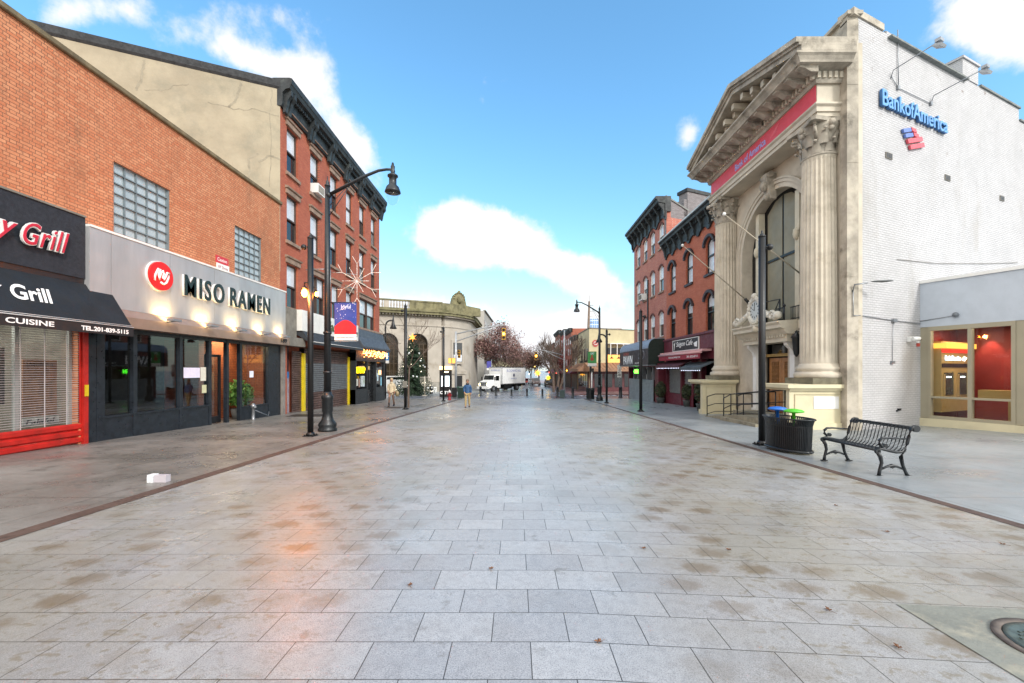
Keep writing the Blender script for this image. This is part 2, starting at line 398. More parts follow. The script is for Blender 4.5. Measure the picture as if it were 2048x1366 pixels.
blob = n.m('MULTIPLY', blob, n.ss(n.noise(p, .6, 4), .34, .56, .15, 1.0))
c = n.mix(blob, c, lin('#66553a'))
vo2 = n.n('ShaderNodeTexVoronoi'); vo2.inputs['Randomness'].default_value = 1.0
n.set(vo2.inputs['Vector'], n.xyz(n.m('ADD', n.m('MULTIPLY', pu, 2.6), n.m('MULTIPLY', wob, 1.1)), n.m('ADD', n.m('MULTIPLY', pv, 3.6), n.m('MULTIPLY', n.noise(p, 3.0, 5, .6), 1.3))))
cs3 = n.n('ShaderNodeSeparateColor'); n.set(cs3.inputs[0], vo2.outputs['Color'])
bl2 = n.m('MULTIPLY', n.ss(vo2.outputs['Distance'], .52, .15), n.ss(cs3.outputs[1], .25, .7, 0, .55)); bl2 = n.m('MULTIPLY', bl2, n.ss(n.m('ABSOLUTE', s.outputs[0]), .9, 2.2, .0, 1.0))
c = n.mix(bl2, c, lin('#6f6349'))
gum = n.ss(n.noise(p, 3.1, 7, .7), .60, .68, 0, .5); c = n.mix(gum, c, lin('#625d52'))
c = n.mix(n.m('MULTIPLY', n.ss(n.noise(p, .23, 5, .6), .5, .7), .35), c, lin('#55524c'))
c = n.mix(n.m('MULTIPLY', br.outputs['Fac'], .75), c, lin('#3a3732'))
n.set(b.inputs['Base Color'], c)
rg = n.ss(n.noise(p, .7, 6, .6), .3, .7, .20, .42); rg = n.m('ADD', rg, n.m('MULTIPLY', n.noise(p, 160, 2), .06)); n.set(b.inputs['Roughness'], rg)
b.inputs['Specular IOR Level'].default_value = .62
bp = n.n('ShaderNodeBump'); bp.inputs['Strength'].default_value = .35; bp.inputs['Distance'].default_value = .003
n.set(bp.inputs['Height'], n.m('ADD', n.m('MULTIPLY', br.outputs['Fac'], -1.4), n.m('MULTIPLY', n.noise(p, 180, 3), .45))); n.set(b.inputs['Normal'], bp.outputs[0])
M['paving'] = m
M['asphalt'] = groundmat('wet_asphalt', '#5d6068', '#6e727c', '#54565e', (.16, .34), spec=.6)
M['walk_l'] = groundmat('damp_sidewalk', '#6d6963', '#86827d', '#524e49', (.24, .55), 1.3, (1.5, 1.5), spec=.45)
M['walk_r'] = groundmat('smooth_sidewalk', '#7d8488', '#93989a', '#74766f', (.26, .5), .9, (3.0, 3.0), spec=.6, dirtamt=.5)
M['brickpave'] = groundmat('red_brick_paving', '#7d5a58', '#8c6a66', '#64504c', (.2, .5), 1.5, (.6, .6))
M['kerb'] = groundmat('rusty_drain_strip', '#4a3830', '#5c483e', '#2e241f', (.5, .8), 6)
ys = [-14, 0, 3, 6, 10, 15, 20, 26, 32, 38]
xl = lambda y: -5.32 if y < 15 else -5.32 + (y - 15) * .024
xr = lambda y: 5.72 + max(0, y - 9) * .012
struct('ground', sheet([(-30, [-400, 400], -.03), (38.2, [-400, 400], -.03), (60, [-400, 400], -.03), (200, [-900, 900], -.03), (3500, [-3500, 3500], -.03)]), M['asphalt'])
struct('paving', sheet([(y, [xl(y), 0, xr(y)], .004) for y in ys]), M['paving'])
struct('kerb_strip', sheet([(y, [xl(y) - .23, xl(y)], .008) for y in ys[:-1] + [35]]), M['kerb'])
struct('kerb_strip', sheet([(y, [xr(y), xr(y) + .17], .008) for y in ys]), M['kerb'])
struct('sidewalk', sheet([(y, [-22, xl(y) - .17], .004) for y in ys]), M['walk_l'])
struct('sidewalk', sheet([(y, [xr(y) + .13, 26], .004) for y in ys]), M['walk_r'])
# far pavements round the crossing
mb = MB()
def slab(mb, foot, h): 
    n = len(foot); mb.add([(x, y, gz(y) + h) for x, y in foot] + [(x, y, gz(y) - .2) for x, y in foot], [tuple(range(n))] + [(i, (i + 1) % n, (i + 1) % n + n, i + n) for i in range(n)])
slab(mb, [(-5.6, 48), (-4.6, 56), (-4.6, 59.9), (-40, 59.9), (-40, 37)], .09); slab(mb, [(-4.6, 59.9), (-4.6, 199), (-30, 199), (-30, 59.9)], .10)
struct('far_sidewalk', mb, M['walk_r'])
mb = MB(); slab(mb, [(6.2, 47), (30, 50), (30, 59.9), (6.6, 59.9)], .08); slab(mb, [(6.6, 59.9), (30, 59.9), (30, 199), (6.6, 199)], .09)
struct('corner_sidewalk', mb, M['brickpave'])
mb = MB(); mb.add([(x, y, gz(y) + .004) for x, y in ((6.6, 38), (26, 38), (26, 44.5), (8.5, 42.5))], [(0, 1, 2, 3)]); struct('side_pavement', mb, M['brickpave'])
# crosswalk bars at the far side of the plaza and the painted stop line
mb = MB(); mw = mk('road_paint', '#b9bcc4', .5, var=.2, scale=5)
for k in range(7): x = 6.9 + k * .75; y = 44.6 + k * .2; mb.add([(x, y, gz(y) + -.018), (x + .4, y, gz(y) - .018), (x + .5, y + 2.4, gz(y + 2.4) - .018), (x + .1, y + 2.4, gz(y + 2.4) - .018)], [(0, 1, 2, 3)])
struct('crosswalk', mb, mw)
# concrete patch, manhole, the metal plates in the left pavement
mb = MB(); mb.add([(x, y, gz(y) + .009) for x, y in ((2.82, 2.32), (2.84, 3.14), (5.2, 2.92), (5.2, 1.2), (2.9, 1.2))], [(0, 1, 2, 3, 4)])
struct('concrete_patch', mb, mk('patch_concrete', '#7a7b72', .6, var=.12, scale=5, bump=.3, dirt='#a09a88'))
mh = thing('manhole_cover', 'round iron manhole cover with raised letters in the concrete patch', 'manhole cover', (3.43, 2.6, gz(2.6) + .010))
mb = MB(); mb.lathe((3.43, 2.6, gz(2.6) + .010), [(.33, 0), (.33, .006), (.28, .006), (.28, .0)], 32); part('rim', mb, mk('rusty_rim', '#5a5048', .6, var=.3, scale=9), mh)
mb = MB(); mb.lathe((3.43, 2.6, gz(2.6) + .0102), [(.275, 0), (.275, .008), (.24, .008), (.235, .004)], 32)
for k in range(-6, 7):
    for j in range(-6, 7):
        x, y = k * .034, j * .034
        if x * x + y * y < .205 ** 2: mb.box(3.43 + x - .012, 3.43 + x + .012, 2.6 + y - .008, 2.6 + y + .008, gz(2.6) + .012, gz(2.6) + .020)
part('lid', mb, mk('manhole_iron', '#4c5651', .42, .3, var=.3, scale=12), mh)
mb = MB(); mb.box(-10.6, -9.0, 14.6 + 4.7, 15.4 + 4.9, gz(20) + .005, gz(20) + .03); struct('cellar_hatch', mb, mk('hatch_steel', '#3a3330', .5, .3, var=.3, scale=8, bump=.4))
mb = MB(); mb.box(-7.9, -6.9, 25.0, 25.9, gz(25) - .01, gz(25) + .012); struct('tree_pit', mb, mk('pit_soil', '#3c332c', .9, var=.3, scale=12, bump=.6))
# fallen leaves
lm = mk('dry_leaf', '#6e4a30', .7, var=.35, scale=30)
lv = None
for i, (px, py) in enumerate(((982, 1139), (1197, 1286), (1288, 1098), (1458, 1101), (1657, 1222), (1795, 1297), (820, 1172), (1672, 1012), (2005, 1090), (1775, 1065))):
    y = 1411.0 / (py - 760); x = (px - 1032) * y / 840
    if lv is None:
        mb = MB(); pts = []
        for k in range(14):
            a = 2 * math.pi * k / 14; r = .026 * (1 if k % 2 else .5) * (1.25 if k == 3 else 1); pts.append((r * math.cos(a), r * math.sin(a), .004 + .012 * abs(math.sin(a * 1.5))))
        mb.add(pts + [(0, 0, .004)], [(k, (k + 1) % 14, 14) for k in range(14)]); mb.tube([(0, -.015, .004), (.005, -.055, .006)], .0012, 4)
        lv = part('fallen_leaf', mb, lm); tag(lv, 'small dry brown leaf lying on the granite paving', 'leaf', 'fallen leaves on the paving'); lv.location = (x, y, gz(y) + .006)
    else:
        c = copy_tree(lv, (x, y, gz(y) + .006), random.uniform(0, 6)); s_ = random.uniform(.7, 1.3)

# ---------------------------------------------------------------- windows
def sash(par, F, t0, t1, z0, z1, fr, up=None, lo=None, d=-.16, rise=0.0, nm='window', lbl=None, bars=0):
    """double-hung window: frame with meeting rail (window) > pane, blind"""
    w_ = .06; zm = z0 + (z1 - z0) * .5; mb = MB()
    zt = z1 if not rise else z1 - rise
    mb.fb(F, t0, t0 + w_, d - .05, d + .05, z0, zt).fb(F, t1 - w_, t1, d - .05, d + .05, z0, zt).fb(F, t0 + w_, t1 - w_, d - .05, d + .05, z0, z0 + w_)
    mb.fb(F, t0 + w_, t1 - w_, d - .03, d + .07, zm - .035, zm + .035)
    if rise: arch_band(mb, F, t0 + w_, t1 - w_, zt - .01, max(.02, rise - w_), w_, d - .05, d + .05, 8)
    else: mb.fb(F, t0 + w_, t1 - w_, d - .05, d + .05, z1 - w_, z1)
    for k in range(bars):
        x = t0 + (t1 - t0) * (k + 1) / (bars + 1); mb.fb(F, x - .015, x + .015, d - .02, d + .03, z0 + w_, zm)
    o = part(nm, mb, fr, par, lbl)
    mb = MB()
    if rise: mb.fpoly(F, [(t0 + .02, z0 + .02), (t1 - .02, z0 + .02)] + arch_pts(t0 + .02, t1 - .02, zt, rise - .01, 8)[::-1], d - .06, d - .03)
    else: mb.fb(F, t0 + .02, t1 - .02, d - .06, d - .03, z0 + .02, z1 - .02)
    part('pane', mb, lo or M['shade_glass'], o)
    if up:
        mb = MB(); zb = zm + random.uniform(-.05, .05) if up[1] is None else z1 - (z1 - z0) * up[1]
        if rise: mb.fpoly(F, [(t0 + .04, zb), (t1 - .04, zb)] + arch_pts(t0 + .04, t1 - .04, zt, rise - .03, 8)[::-1], d - .03, d - .022)
        else: mb.fb(F, t0 + .05, t1 - .05, d - .03, d - .022, zb, z1 - .05)
        part('blind', mb, up[0], o)
    return o
def slats(mb, F, t0, t1, z0, z1, d, pitch=.09, dep=.03):
    n = max(1, int((z1 - z0) / pitch)); h = (z1 - z0) / n
    for k in range(n):
        z = z0 + k * h
        mb.fprof(F, [(d - dep, z), (d, z + h * .25), (d, z + h * .75), (d - dep, z + h * .98)], t0, t1)
    return mb

# ================================================================ LEFT SIDE
FL = Fc((-11.45, 0), (0, 1), (1, 0))
M['orange_brick'] = brickmat('orange_brick', (0, 1), '#b86c46', '#cb8d66', '#6f4b38', .255, .0835, .009, True, bump=.6, soot='#6b4a34', sootamt=.65)
M['roof'] = mk('roof_felt', '#2b2d2e', .9, var=.2)
ob = thing('orange_brick_building', 'two-storey orange brick building with glass block windows and two shopfronts', 'building', (-11.45, 8, gz(8)))
H1 = [(11.95, 13.92, 5.62, 7.65), (17.1, 18.92, 5.62, 7.62)]
LB = [(-7, 20.38, -.8, 5.45)]
wm = wall_holes(FL, -7, 20.38, -.8, 9.72, H1 + [(6.0, 11.0, gz(11) + .0, 3.9), (11.42, 20.1, gz(20) + 0.0, 3.0)], -.3, 0)
wm.prism([(-11.76, -7), (-11.76, 20.30), (-24.6, 20.3 - 5.7), (-24.6, -7)], 3.9, 9.7)
wm.prism([(-15.6, -7), (-15.6, 18.5), (-24.6, 14.6), (-24.6, -7)], -.8, 3.89)
wm.box(-11.75, -11.46, -7, 5.98, -.8, 3.9)
part('wall', wm, M['orange_brick'], ob)
mb = MB(); mb.fprof(FL, [(-.4, 9.725), (.07, 9.725), (.09, 9.75), (.09, 9.86), (-.4, 9.9)], -7, 20.43); part('coping', mb, mk('coping_stone', '#6c6048', .85, var=.3, scale=3, bump=.3), ob)
def glassblock(F, t0, t1, z0, z1, nx, nz):
    o_ = MB(); o_.fb(F, t0, t0 + .05, -.14, -.04, z0, z1).fb(F, t1 - .05, t1, -.14, -.04, z0, z1)
    for k in range(nx + 1): x = t0 + .05 + (t1 - t0 - .1) * k / nx; o_.fb(F, x - .014, x + .014, -.13, -.07, z0, z1)
    for k in range(nz + 1): z = z0 + (z1 - z0) * k / nz; o_.fb(F, t0 + .05, t1 - .05, -.128, -.062, max(z0, z - .014), min(z1, z + .014))
    wn = part('window', o_, mk('window_bars', '#6e787c', .5, var=.15), ob)
    m, n, b = newmat('frosted_block'); p = n.n('ShaderNodeNewGeometry').outputs['Position']; s = n.n('ShaderNodeSeparateXYZ'); n.set(s.inputs[0], p)
    def per(q, k): return n.m('ABSOLUTE', n.m('SUBTRACT', n.m('FRACT', n.m('MULTIPLY', q, k)), .5))
    dot = n.m('ADD', n.m('POWER', per(s.outputs[1], 26), 2.0), n.m('POWER', per(s.outputs[2], 26), 2.0))
    c = n.mix(n.ss(dot, .05, .11), lin('#d8e4e8'), lin('#93a2a8')); c = n.mix(n.ss(n.noise(p, 1.3, 4), .3, .7, 0, .35), c, lin('#7d8c90'))
    n.set(b.inputs['Base Color'], c); b.inputs['Roughness'].default_value = .25
    mb = MB(); mb.fb(F, t0 + .04, t1 - .04, -.2, -.12, z0, z1); part('pane', mb, m, wn)
    sl = MB(); k = int((t1 - t0 + .3) / .105)
    for q in range(k): sl.fb(F, t0 - .15 + q * .105, t0 - .15 + q * .105 + .092, -.1, .045, z0 - .22, z0 - .002)
    part('sill', sl, mk('brick_sill', '#8a4f33', .8, var=.25, scale=8), wn)
for h in H1: glassblock(FL, *h, 5, 7)
# --- shopfront of the ramen bar: dark panels, glass, door
FR = Fc((-11.45, 0), (0, 1), (1, 0))
sf = MB(); g11 = gz(20) - .3
sf.fb(FR, 11.18, 11.449, -.12, .012, g11, 2.9).fb(FR, 19.64, 20.38, -.12, .012, g11, 2.95)
for a in (11.45, 12.55, 14.28, 15.65, 16.6, 17.4, 19.4): sf.fb(FR, a, a + .13 + (.1 if a in (11.45, 19.4) else 0), -.12, .02, g11, 3.0)
sf.fb(FR, 11.45, 15.65, -.11, -.0, g11, .35); sf.fb(FR, 17.5, 19.5, -.11, 0, g11, .12)
sf.fb(FR, 11.45, 19.6, -.115, .008, 2.78, 3.0); sf.fb(FR, 11.5, 15.7, -.1, .03, .35, .41); sf.fb(FR, 17.5, 19.5, -.1, .03, .12, .17)
part('shopfront_frame', sf, mk('charcoal_panel', '#1e242b', .35, var=.35, scale=5), ob)
mb = MB(); mb.fb(FR, 11.6, 15.6, -.09, -.07, .4, 2.8).fb(FR, 17.5, 19.45, -.09, -.07, .15, 2.8); part('shop_glass', mb, M['glass'] if 'glass' in M else M.setdefault('glass', glassmat('clear_glass', (.78, .82, .83), 1.75)), ob)
dr = MB(); dr.fb(FR, 15.78, 15.86, -.28, -.2, -.35, 2.3).fb(FR, 16.5, 16.58, -.28, -.2, -.35, 2.3).fb(FR, 15.86, 16.5, -.28, -.2, 2.2, 2.3).fb(FR, 15.86, 16.5, -.28, -.2, -.35, -.1)
d_ = part('door', dr, M['frame_dark'], ob)
mb = MB(); mb.fb(FR, 15.86, 16.5, -.25, -.23, -.1, 2.2); part('pane', mb, M['glass'], d_); mb = MB(); mb.tube([FR.p(15.95, -.15, .6), FR.p(15.95, -.15, 1.5)], .015); part('handle', mb, M['grey_metal'], d_)
# rooms behind the glass
im = mk('shop_interior_wall', '#2b2925', .8, var=.4, scale=1.2); ib = brickmat('interior_brick', (1, 1), '#8a4526', '#9c5733', '#3a261c', .22, .075)
mb = MB(); mb.box(-15.5, -15.4, 11.2, 18.4, -.6, 3.3).box(-15.4, -11.8, 11.3, 11.36, -.6, 3.3); part('interior_wall', mb, im, ob)
mb = MB(); mb.box(-15.39, -11.76, 16.9, 19.9, 3.02, 3.3).box(-15.39, -11.76, 11.3, 16.9, 3.02, 3.3); part('interior_ceiling', mb, mk('interior_ceiling', '#3a3833', .8), ob)
mb = MB(); mb.box(-15.39, -11.76, 11.37, 20.2, -.62, -.48); part('interior_floor', mb, mk('interior_floor', '#2a2420', .4), ob)
mb = MB(); mb.box(-13.6, -11.78, 19.56, 19.62, -.5, 3.0).box(-12.9, -12.84, 17.0, 19.5, -.5, 3.0); part('interior_brickwork', mb, ib, ob)
ld = bpy.data.lights.new('bar_lamp', 'AREA'); ld.energy = 28; ld.size = 1.2; ld.color = (1, .8, .5); lo = bpy.data.objects.new('bar_lamp', ld); COL.objects.link(lo); lo.location = (-12.4, 18.2, 2.9)
for i, (y0, y1, z0, z1, lb, cl) in enumerate(((14.55, 15.3, 1.42, 1.78, 'blank white paper notice taped inside the dark ramen bar window', '#d9d6ea'), (15.33, 15.6, 1.3, 1.8, 'pale printed paper notice beside the blank sheet in the ramen bar window', '#cfd0c2'), (15.4, 15.62, .85, 1.15, 'small cream sticker low on the ramen bar glass next to the door', '#c2c4a0'), (18.15, 18.42, 1.38, 1.66, 'small white paper notice in the window above the green shrub', '#e0e4f0'))):
    mb = MB(); mb.fb(FR, y0, y1, -.066, -.062, z0, z1); solo('paper_notice', mb, mk('paper_%d' % i, cl, .7, var=.06, scale=9), lb, 'notice', FR.p(y0, -.06, z0))
def foliage(mb, c, rx, ry, rz_, n, s, flat=False):
    for _ in range(n):
        while True:
            q = Vector((random.uniform(-1, 1), random.uniform(-1, 1), random.uniform(-1, 1)))
            if .25 < q.length < 1: break
        p_ = Vector(c) + Vector((q.x * rx, q.y * ry, q.z * rz_)); a = Vector((random.uniform(-1, 1), random.uniform(-1, 1), random.uniform(-1, 1))).normalized(); b_ = a.cross(Vector((random.uniform(-1, 1), random.uniform(-1, 1), random.uniform(-1, 1)))).normalized()
        k = s * random.uniform(.6, 1.3); mb.add([p_ - a * k, p_ + b_ * k * .5, p_ + a * k, p_ - b_ * k * .5], [(0, 1, 2, 3)])
def leafmat(name, c1, c2, c3=None, rough=.6):
    m, n, b = newmat(name); p = n.n('ShaderNodeNewGeometry')
    f = n.n('ShaderNodeTexWhiteNoise'); f.noise_dimensions = '3D'
    sn = n.n('ShaderNodeVectorMath', operation='SNAP'); n.set(sn.inputs[0], p.outputs['Position']); sn.inputs[1].default_value = (.16, .16, .16); n.set(f.inputs['Vector'], sn.outputs[0])
    c = n.mix(f.outputs[0], lin(c1), lin(c2))
    if c3: c = n.mix(n.ss(n.noise(p.outputs['Position'], 1.2, 3), .5, .65), c, lin(c3))
    n.set(b.inputs['Base Color'], c); b.inputs['Roughness'].default_value = rough; return m
M['green_leaf'] = leafmat('green_leaf', '#3f6b2a', '#6f9440')
pl = thing('potted_shrub', 'leafy green shrub standing inside the ramen bar window', 'plant', (-12.2, 18.45, -.48))
mb = MB(); mb.lathe((-12.2, 18.45, -.48), [(.22, 0), (.3, .5), (.27, .5), (.2, .45)], 14); part('pot', mb, mk('plant_pot', '#6b6a66', .6), pl)
mb = MB(); foliage(mb, (-12.15, 18.45, .65), .45, .75, .6, 700, .1); part('foliage', mb, M['green_leaf'], pl)
mb = MB(); [mb.tube([(-12.2, 18.45, -.05), (-12.2 + a, 18.45 + b_, .7)], .02, 5) for a, b_ in ((.1, .2), (-.1, -.3), (0, .4))]; part('stem', mb, M['wood_dark'], pl)
# --- metal fascia sign of the ramen bar
FS = Fc((-11.2, 0), (0, 1), (1, 0))
al = mk('brushed_aluminium', '#a9a8a8', .38, .35, var=.1, scale=1.5, bump=.05, streak=True)
sg = thing('ramen_sign', 'long brushed metal fascia sign with the words MISO RAMEN over the dark shopfront', 'sign', (-11.2, 15.7, 2.9))
mb = MB(); cuts = [11.03, 11.62, 13.6, 15.6, 17.0, 18.7, 20.42]
for a, b_ in zip(cuts[:-1], cuts[1:]): mb.fb(FS, a + .006, b_ - .006, -.24, 0, 3.42, 5.47)
mb.fb(FS, 11.03, 20.42, -.24, -.02, 3.42, 5.47); part('panel', mb, al, sg)
mb = MB(); mb.fprof(FS, [(-.23, 2.9), (.16, 2.9), (.16, 3.2), (.0, 3.415), (-.23, 3.415)], 11.7, 20.46); part('lower_panel', mb, mk('copper_tinted_metal', '#a08878', .36, .5, var=.1, scale=2), sg)
mb = MB(); mb.fb(FS, 11.03, 20.45, -.24, .025, 5.472, 5.53); part('top_trim', mb, M['white'], sg)
mb = MB(); c_ = FS.p(13.14, .07, 4.63); mb.cylx(c_, (1, 0, 0), .44, .1, 40, False); lg = part('logo_disc', mb, mk('sign_red', '#d01512', .35, var=.04), sg)
mb = MB(); mb.cylx(FS.p(13.14, .03, 4.63), (1, 0, 0), .465, .06, 40, False); part('disc_rim', mb, M['white'], lg)
def stroke(mb, F, pts, r, d, n=6): mb.tube([F.p(t, d, z) for t, z in pts], r, n)
mb = MB(); sw = [(-.25, -.18), (-.22, .0), (-.13, .2), (-.06, .2), (-.12, .0), (-.11, -.12), (-.04, .1), (.03, .17), (.06, .1), (.02, -.05), (.06, -.1), (.12, .02), (.17, .15), (.25, .15), (.22, .0), (.14, -.18), (.05, -.24), (-.05, -.2)]
stroke(mb, FS, [(13.14 + t * 1.1, 4.63 + z) for t, z in sw], .032, .13); part('emblem', mb, M['lettering_white'], lg)
tm = mk('letter_green_black', '#1c2a28', .3, .2, var=.3, scale=4)
text('lettering', 'MISO', FS.p(14.1, .066, 4.2), (1, 0), 1.9, .72, tm, sg, .04, bold=.01, spacing=1.25)
text('lettering', 'RAMEN', FS.p(16.35, .066, 4.2), (1, 0), 2.62, .72, tm, sg, .04, bold=.01, spacing=1.15)
wl = M['white']
text('letter_return', 'MISO', FS.p(14.08, .005, 4.19), (1, 0), 1.9, .72, wl, sg, .06, bold=.04, spacing=1.25)
text('letter_return', 'RAMEN', FS.p(16.33, .005, 4.19), (1, 0), 2.62, .72, wl, sg, .06, bold=.04, spacing=1.15)
text('number', '189', FS.p(19.72, .163, 3.0), (1, 0), .52, .2, M['black'], sg, .01, bold=.03)
em = emit('floodlight_glow', '#ffe2a0', 14)
for i, (yy_, nm) in enumerate(((13.28, 'floodlight nearest the black awning'), (14.95, 'second floodlight from the black awning'), (16.55, 'middle one of the five floodlights'), (18.2, 'second floodlight from the number 189'), (19.75, 'floodlight over the number 189'))):
    fl = thing('floodlight', 'small lit metal ' + nm + ' under the ramen sign', 'floodlight', (-10.98, yy_, 3.22), 'floodlights along the ramen sign')
    mb = MB(); mb.tube([(-11.04, yy_, 3.2), (-10.8, yy_, 3.24)], .022); mb.box(-10.9, -10.7, yy_ - .17, yy_ + .17, 3.235, 3.30); part('housing', mb, M['grey_metal'], fl)
    mb = MB(); mb.add([(-10.905, yy_ - .15, 3.25), (-10.905, yy_ + .15, 3.25), (-10.905, yy_ + .15, 3.295), (-10.905, yy_ - .15, 3.295)], [(0, 3, 2, 1)]); part('lens', mb, em, fl)
    ld = bpy.data.lights.new('flood', 'SPOT'); ld.energy = 50; ld.color = (1, .70, .30); ld.spot_size = R(135); ld.spot_blend = .9; ld.shadow_soft_size = .05
    lo = bpy.data.objects.new('flood', ld); COL.objects.link(lo); lo.parent = fl; lo.location = (.06, 0, .06); lo.rotation_euler = Vector((-.55, 0, .6)).to_track_quat('-Z', 'Y').to_euler()
# caution sign
cs_ = thing('caution_sign', 'small red and white notice reading Caution 10 Drop on the orange brick', 'sign', FL.p(16.33, .01, 5.6))
mb = MB(); mb.fb(FL, 16.0, 16.7, .002, .02, 5.82, 6.1); part('red_panel', mb, mk('notice_red', '#c2343c', .5, var=.1), cs_)
mb = MB(); mb.fb(FL, 16.04, 16.74, .002, .02, 5.52, 5.815); part('white_panel', mb, M['white'], cs_)
text('lettering', 'Caution', FL.p(16.08, .022, 5.9), (1, 0), .52, .13, M['lettering_white'], cs_, .004)
text('lettering', "10' Drop", FL.p(16.12, .022, 5.6), (1, 0), .54, .14, mk('notice_ink', '#8c3038', .5, var=0), cs_, .004)
# standpipe by the ramen bar
spp = thing('standpipe', 'chrome fire standpipe rising from the pavement by the ramen bar window', 'standpipe', (-11.2, 17.9, gz(18)))
mb = MB(); mb.lathe((-11.2, 17.9, gz(18)), [(.09, 0), (.07, .03), (.06, .5), (.1, .52), (.1, .62), (.05, .66), (.02, .7)], 12).tube([(-11.2, 17.9, .12), (-11.05, 17.8, .14)], .05); part('body', mb, M['grey_metal'], spp)
mb = MB(); mb.tube([(-11.2, 17.95, .0), (-11.2, 19.0, gz(18) + .05), (-11.3, 19.2, -.2)], .02); part('brace', mb, M['grey_metal'], spp)
# --- grill shop: black fascia sign, awning, red shutter
FG = Fc((-11.3, 0), (0, 1), (1, 0))
gs = thing('grill_sign', 'black fascia sign with raised red lettering ending in Grill above the awning', 'sign', (-11.3, 8, 4.1))
mb = MB(); mb.fb(FG, 4, 11.02, -.14, 0, 4.08, 5.68); part('panel', mb, mk('charcoal_render', '#20242c', .8, var=.25, scale=6, bump=.5, bscale=90), gs)
mb = MB(); mb.fb(FG, 4, 11.02, -.14, .03, 5.683, 5.73); part('trim', mb, M['concrete'], gs)
rm = mk('letter_red', '#b8263a', .35, var=.1); 
def script(par, body, F, t, z, wd, ht, d, fm, om, sh=.28):
    text('letter_outline', body, F.p(t - .02, d, z - .02), tuple(F.n), wd + .04, ht + .04, om, par, .05, sh, .035, 1.08)
    text('lettering', body, F.p(t, d + .05, z), tuple(F.n), wd, ht, fm, par, .02, sh, .0, 1.1)
script(gs, 'Cheesy', FG, 7.45, 4.52, 1.97, .60, .06, rm, M['white'], .38); script(gs, 'Grill', FG, 9.53, 4.58, .98, .52, .06, rm, M['white'], .38)
mb = MB(); mb.fb(FG, 4, 11.02, -.14, -.03, 3.85, 4.079); part('soffit_panel', mb, M['frame_dark'], gs)
aw = thing('black_awning', 'sloping black canvas awning with white lettering and a phone number', 'awning', (-11.0, 8, 2.63))
mb = MB(); mb.fprof(FG, [(0, 3.94), (.68, 2.83), (.68, 2.80), (0, 3.88)], 3, 11.66)
mb.fpoly(Fc((0, 11.64), (1, 0), (0, -1)), [(-11.3, 3.92), (-10.62, 2.83), (-10.62, 2.63), (-11.3, 2.63)], -.02, .0); part('canopy', mb, mk('black_canvas', '#181c20', .65, var=.25, scale=1.5, bump=.2, spec=.4), aw)
mb = MB(); mb.fb(FG, 3, 11.66, .66, .685, 2.62, 2.845); part('valance', mb, mk('black_valance', '#15171a', .6, var=.2), aw)
mb = MB(); mb.tube([FG.p(3, .69, 2.87), FG.p(11.66, .69, 2.87)], .012, 6).tube([FG.p(3, .67, 2.91), FG.p(11.62, .67, 2.91)], .008, 6); part('piping', mb, M['white'], aw)
text('lettering', 'MEDITERRANEAN  CUISINE', FG.p(6.55, .69, 2.68), (1, 0), 3.1, .12, M['lettering_white'], aw, .004, bold=.02)
text('lettering', 'TEL.201-839-5115', FG.p(10.25, .69, 2.67), (1, 0), 1.25, .115, M['lettering_white'], aw, .004, bold=.03)
nrm = Vector((1.11, 0, .68)).normalized()
for body, t0, wd in (('Cheesy', 7.05, 1.95), ('Grill', 9.1, .85)):
    text('lettering', body, FG.p(t0, .44, 3.24), tuple(nrm), wd, .42, M['lettering_white'], aw, .006, .3, .02, up=(-.68, 0, 1.11))
rs = thing('roller_shutter', 'red roller shutter with an open grille above, closed over the grill shop', 'shutter', (-11.42, 8.6, gz(9)))
mb = MB(); slats(mb, FL, 5.0, 11.05, gz(10), .30, .03, .135, .05); part('solid_slats', mb, M['red'], rs)
mb = MB()
for k in range(42): z = .36 + k * .056; mb.tube([FL.p(5, .0, z), FL.p(11.05, .0, z)], .0062, 4, False)
for k in range(12): y = 5.2 + k * .5; mb.fb(FL, y - .006, y + .006, -.004, .012, .3, 2.7)
part('grille', mb, mk('grille_steel', '#a9a2a3', .5, .0, var=.05), rs)
mb = MB(); mb.fb(FL, 11.05, 11.17, -.05, .08, gz(11), 2.9).fb(FL, 11.0, 11.04, -.02, .02, .3, 2.9); part('guide_rail', mb, M['red'], rs)
mb = MB(); mb.fb(FL, 11.07, 11.15, .08, .11, 1.0, 1.3); part('lock_plate', mb, M['yellow'], rs)
# grill shop interior behind the grille
gi = mk('shop_back_wall', '#6b675e', .7, var=.3, scale=1.4, dirt='#3a3630')
mb = MB(); mb.box(-15.5, -15.4, 3, 11.1, -.5, 4.0).box(-15.4, -11.76, 11.2, 11.28, -.5, 3.8); part('interior_wall', mb, gi, ob)
mb = MB(); mb.box(-15.39, -11.76, 3, 11.2, -.5, -.4).box(-15.39, -11.76, 3, 11.2, 3.6, 3.8); part('interior_floor', mb, mk('shop_floor', '#75706a', .4, var=.1), ob)
mb = MB()
for a in (5.98, 8.75, 9.75, 10.93): mb.fb(FL, a, a + .08, -.26, -.18, gz(8) - .1, 3.5)
mb.fb(FL, 6, 11, -.26, -.18, 2.75, 2.85).fb(FL, 6, 11, -.26, -.18, .0, .12); part('shop_window_frame', mb, mk('pale_frame', '#8d8f8c', .4, var=.1), ob)
mb = MB(); mb.fb(FL, 6.06, 10.95, -.23, -.22, .1, 3.5); part('shop_glass', mb, M['glass'], ob)
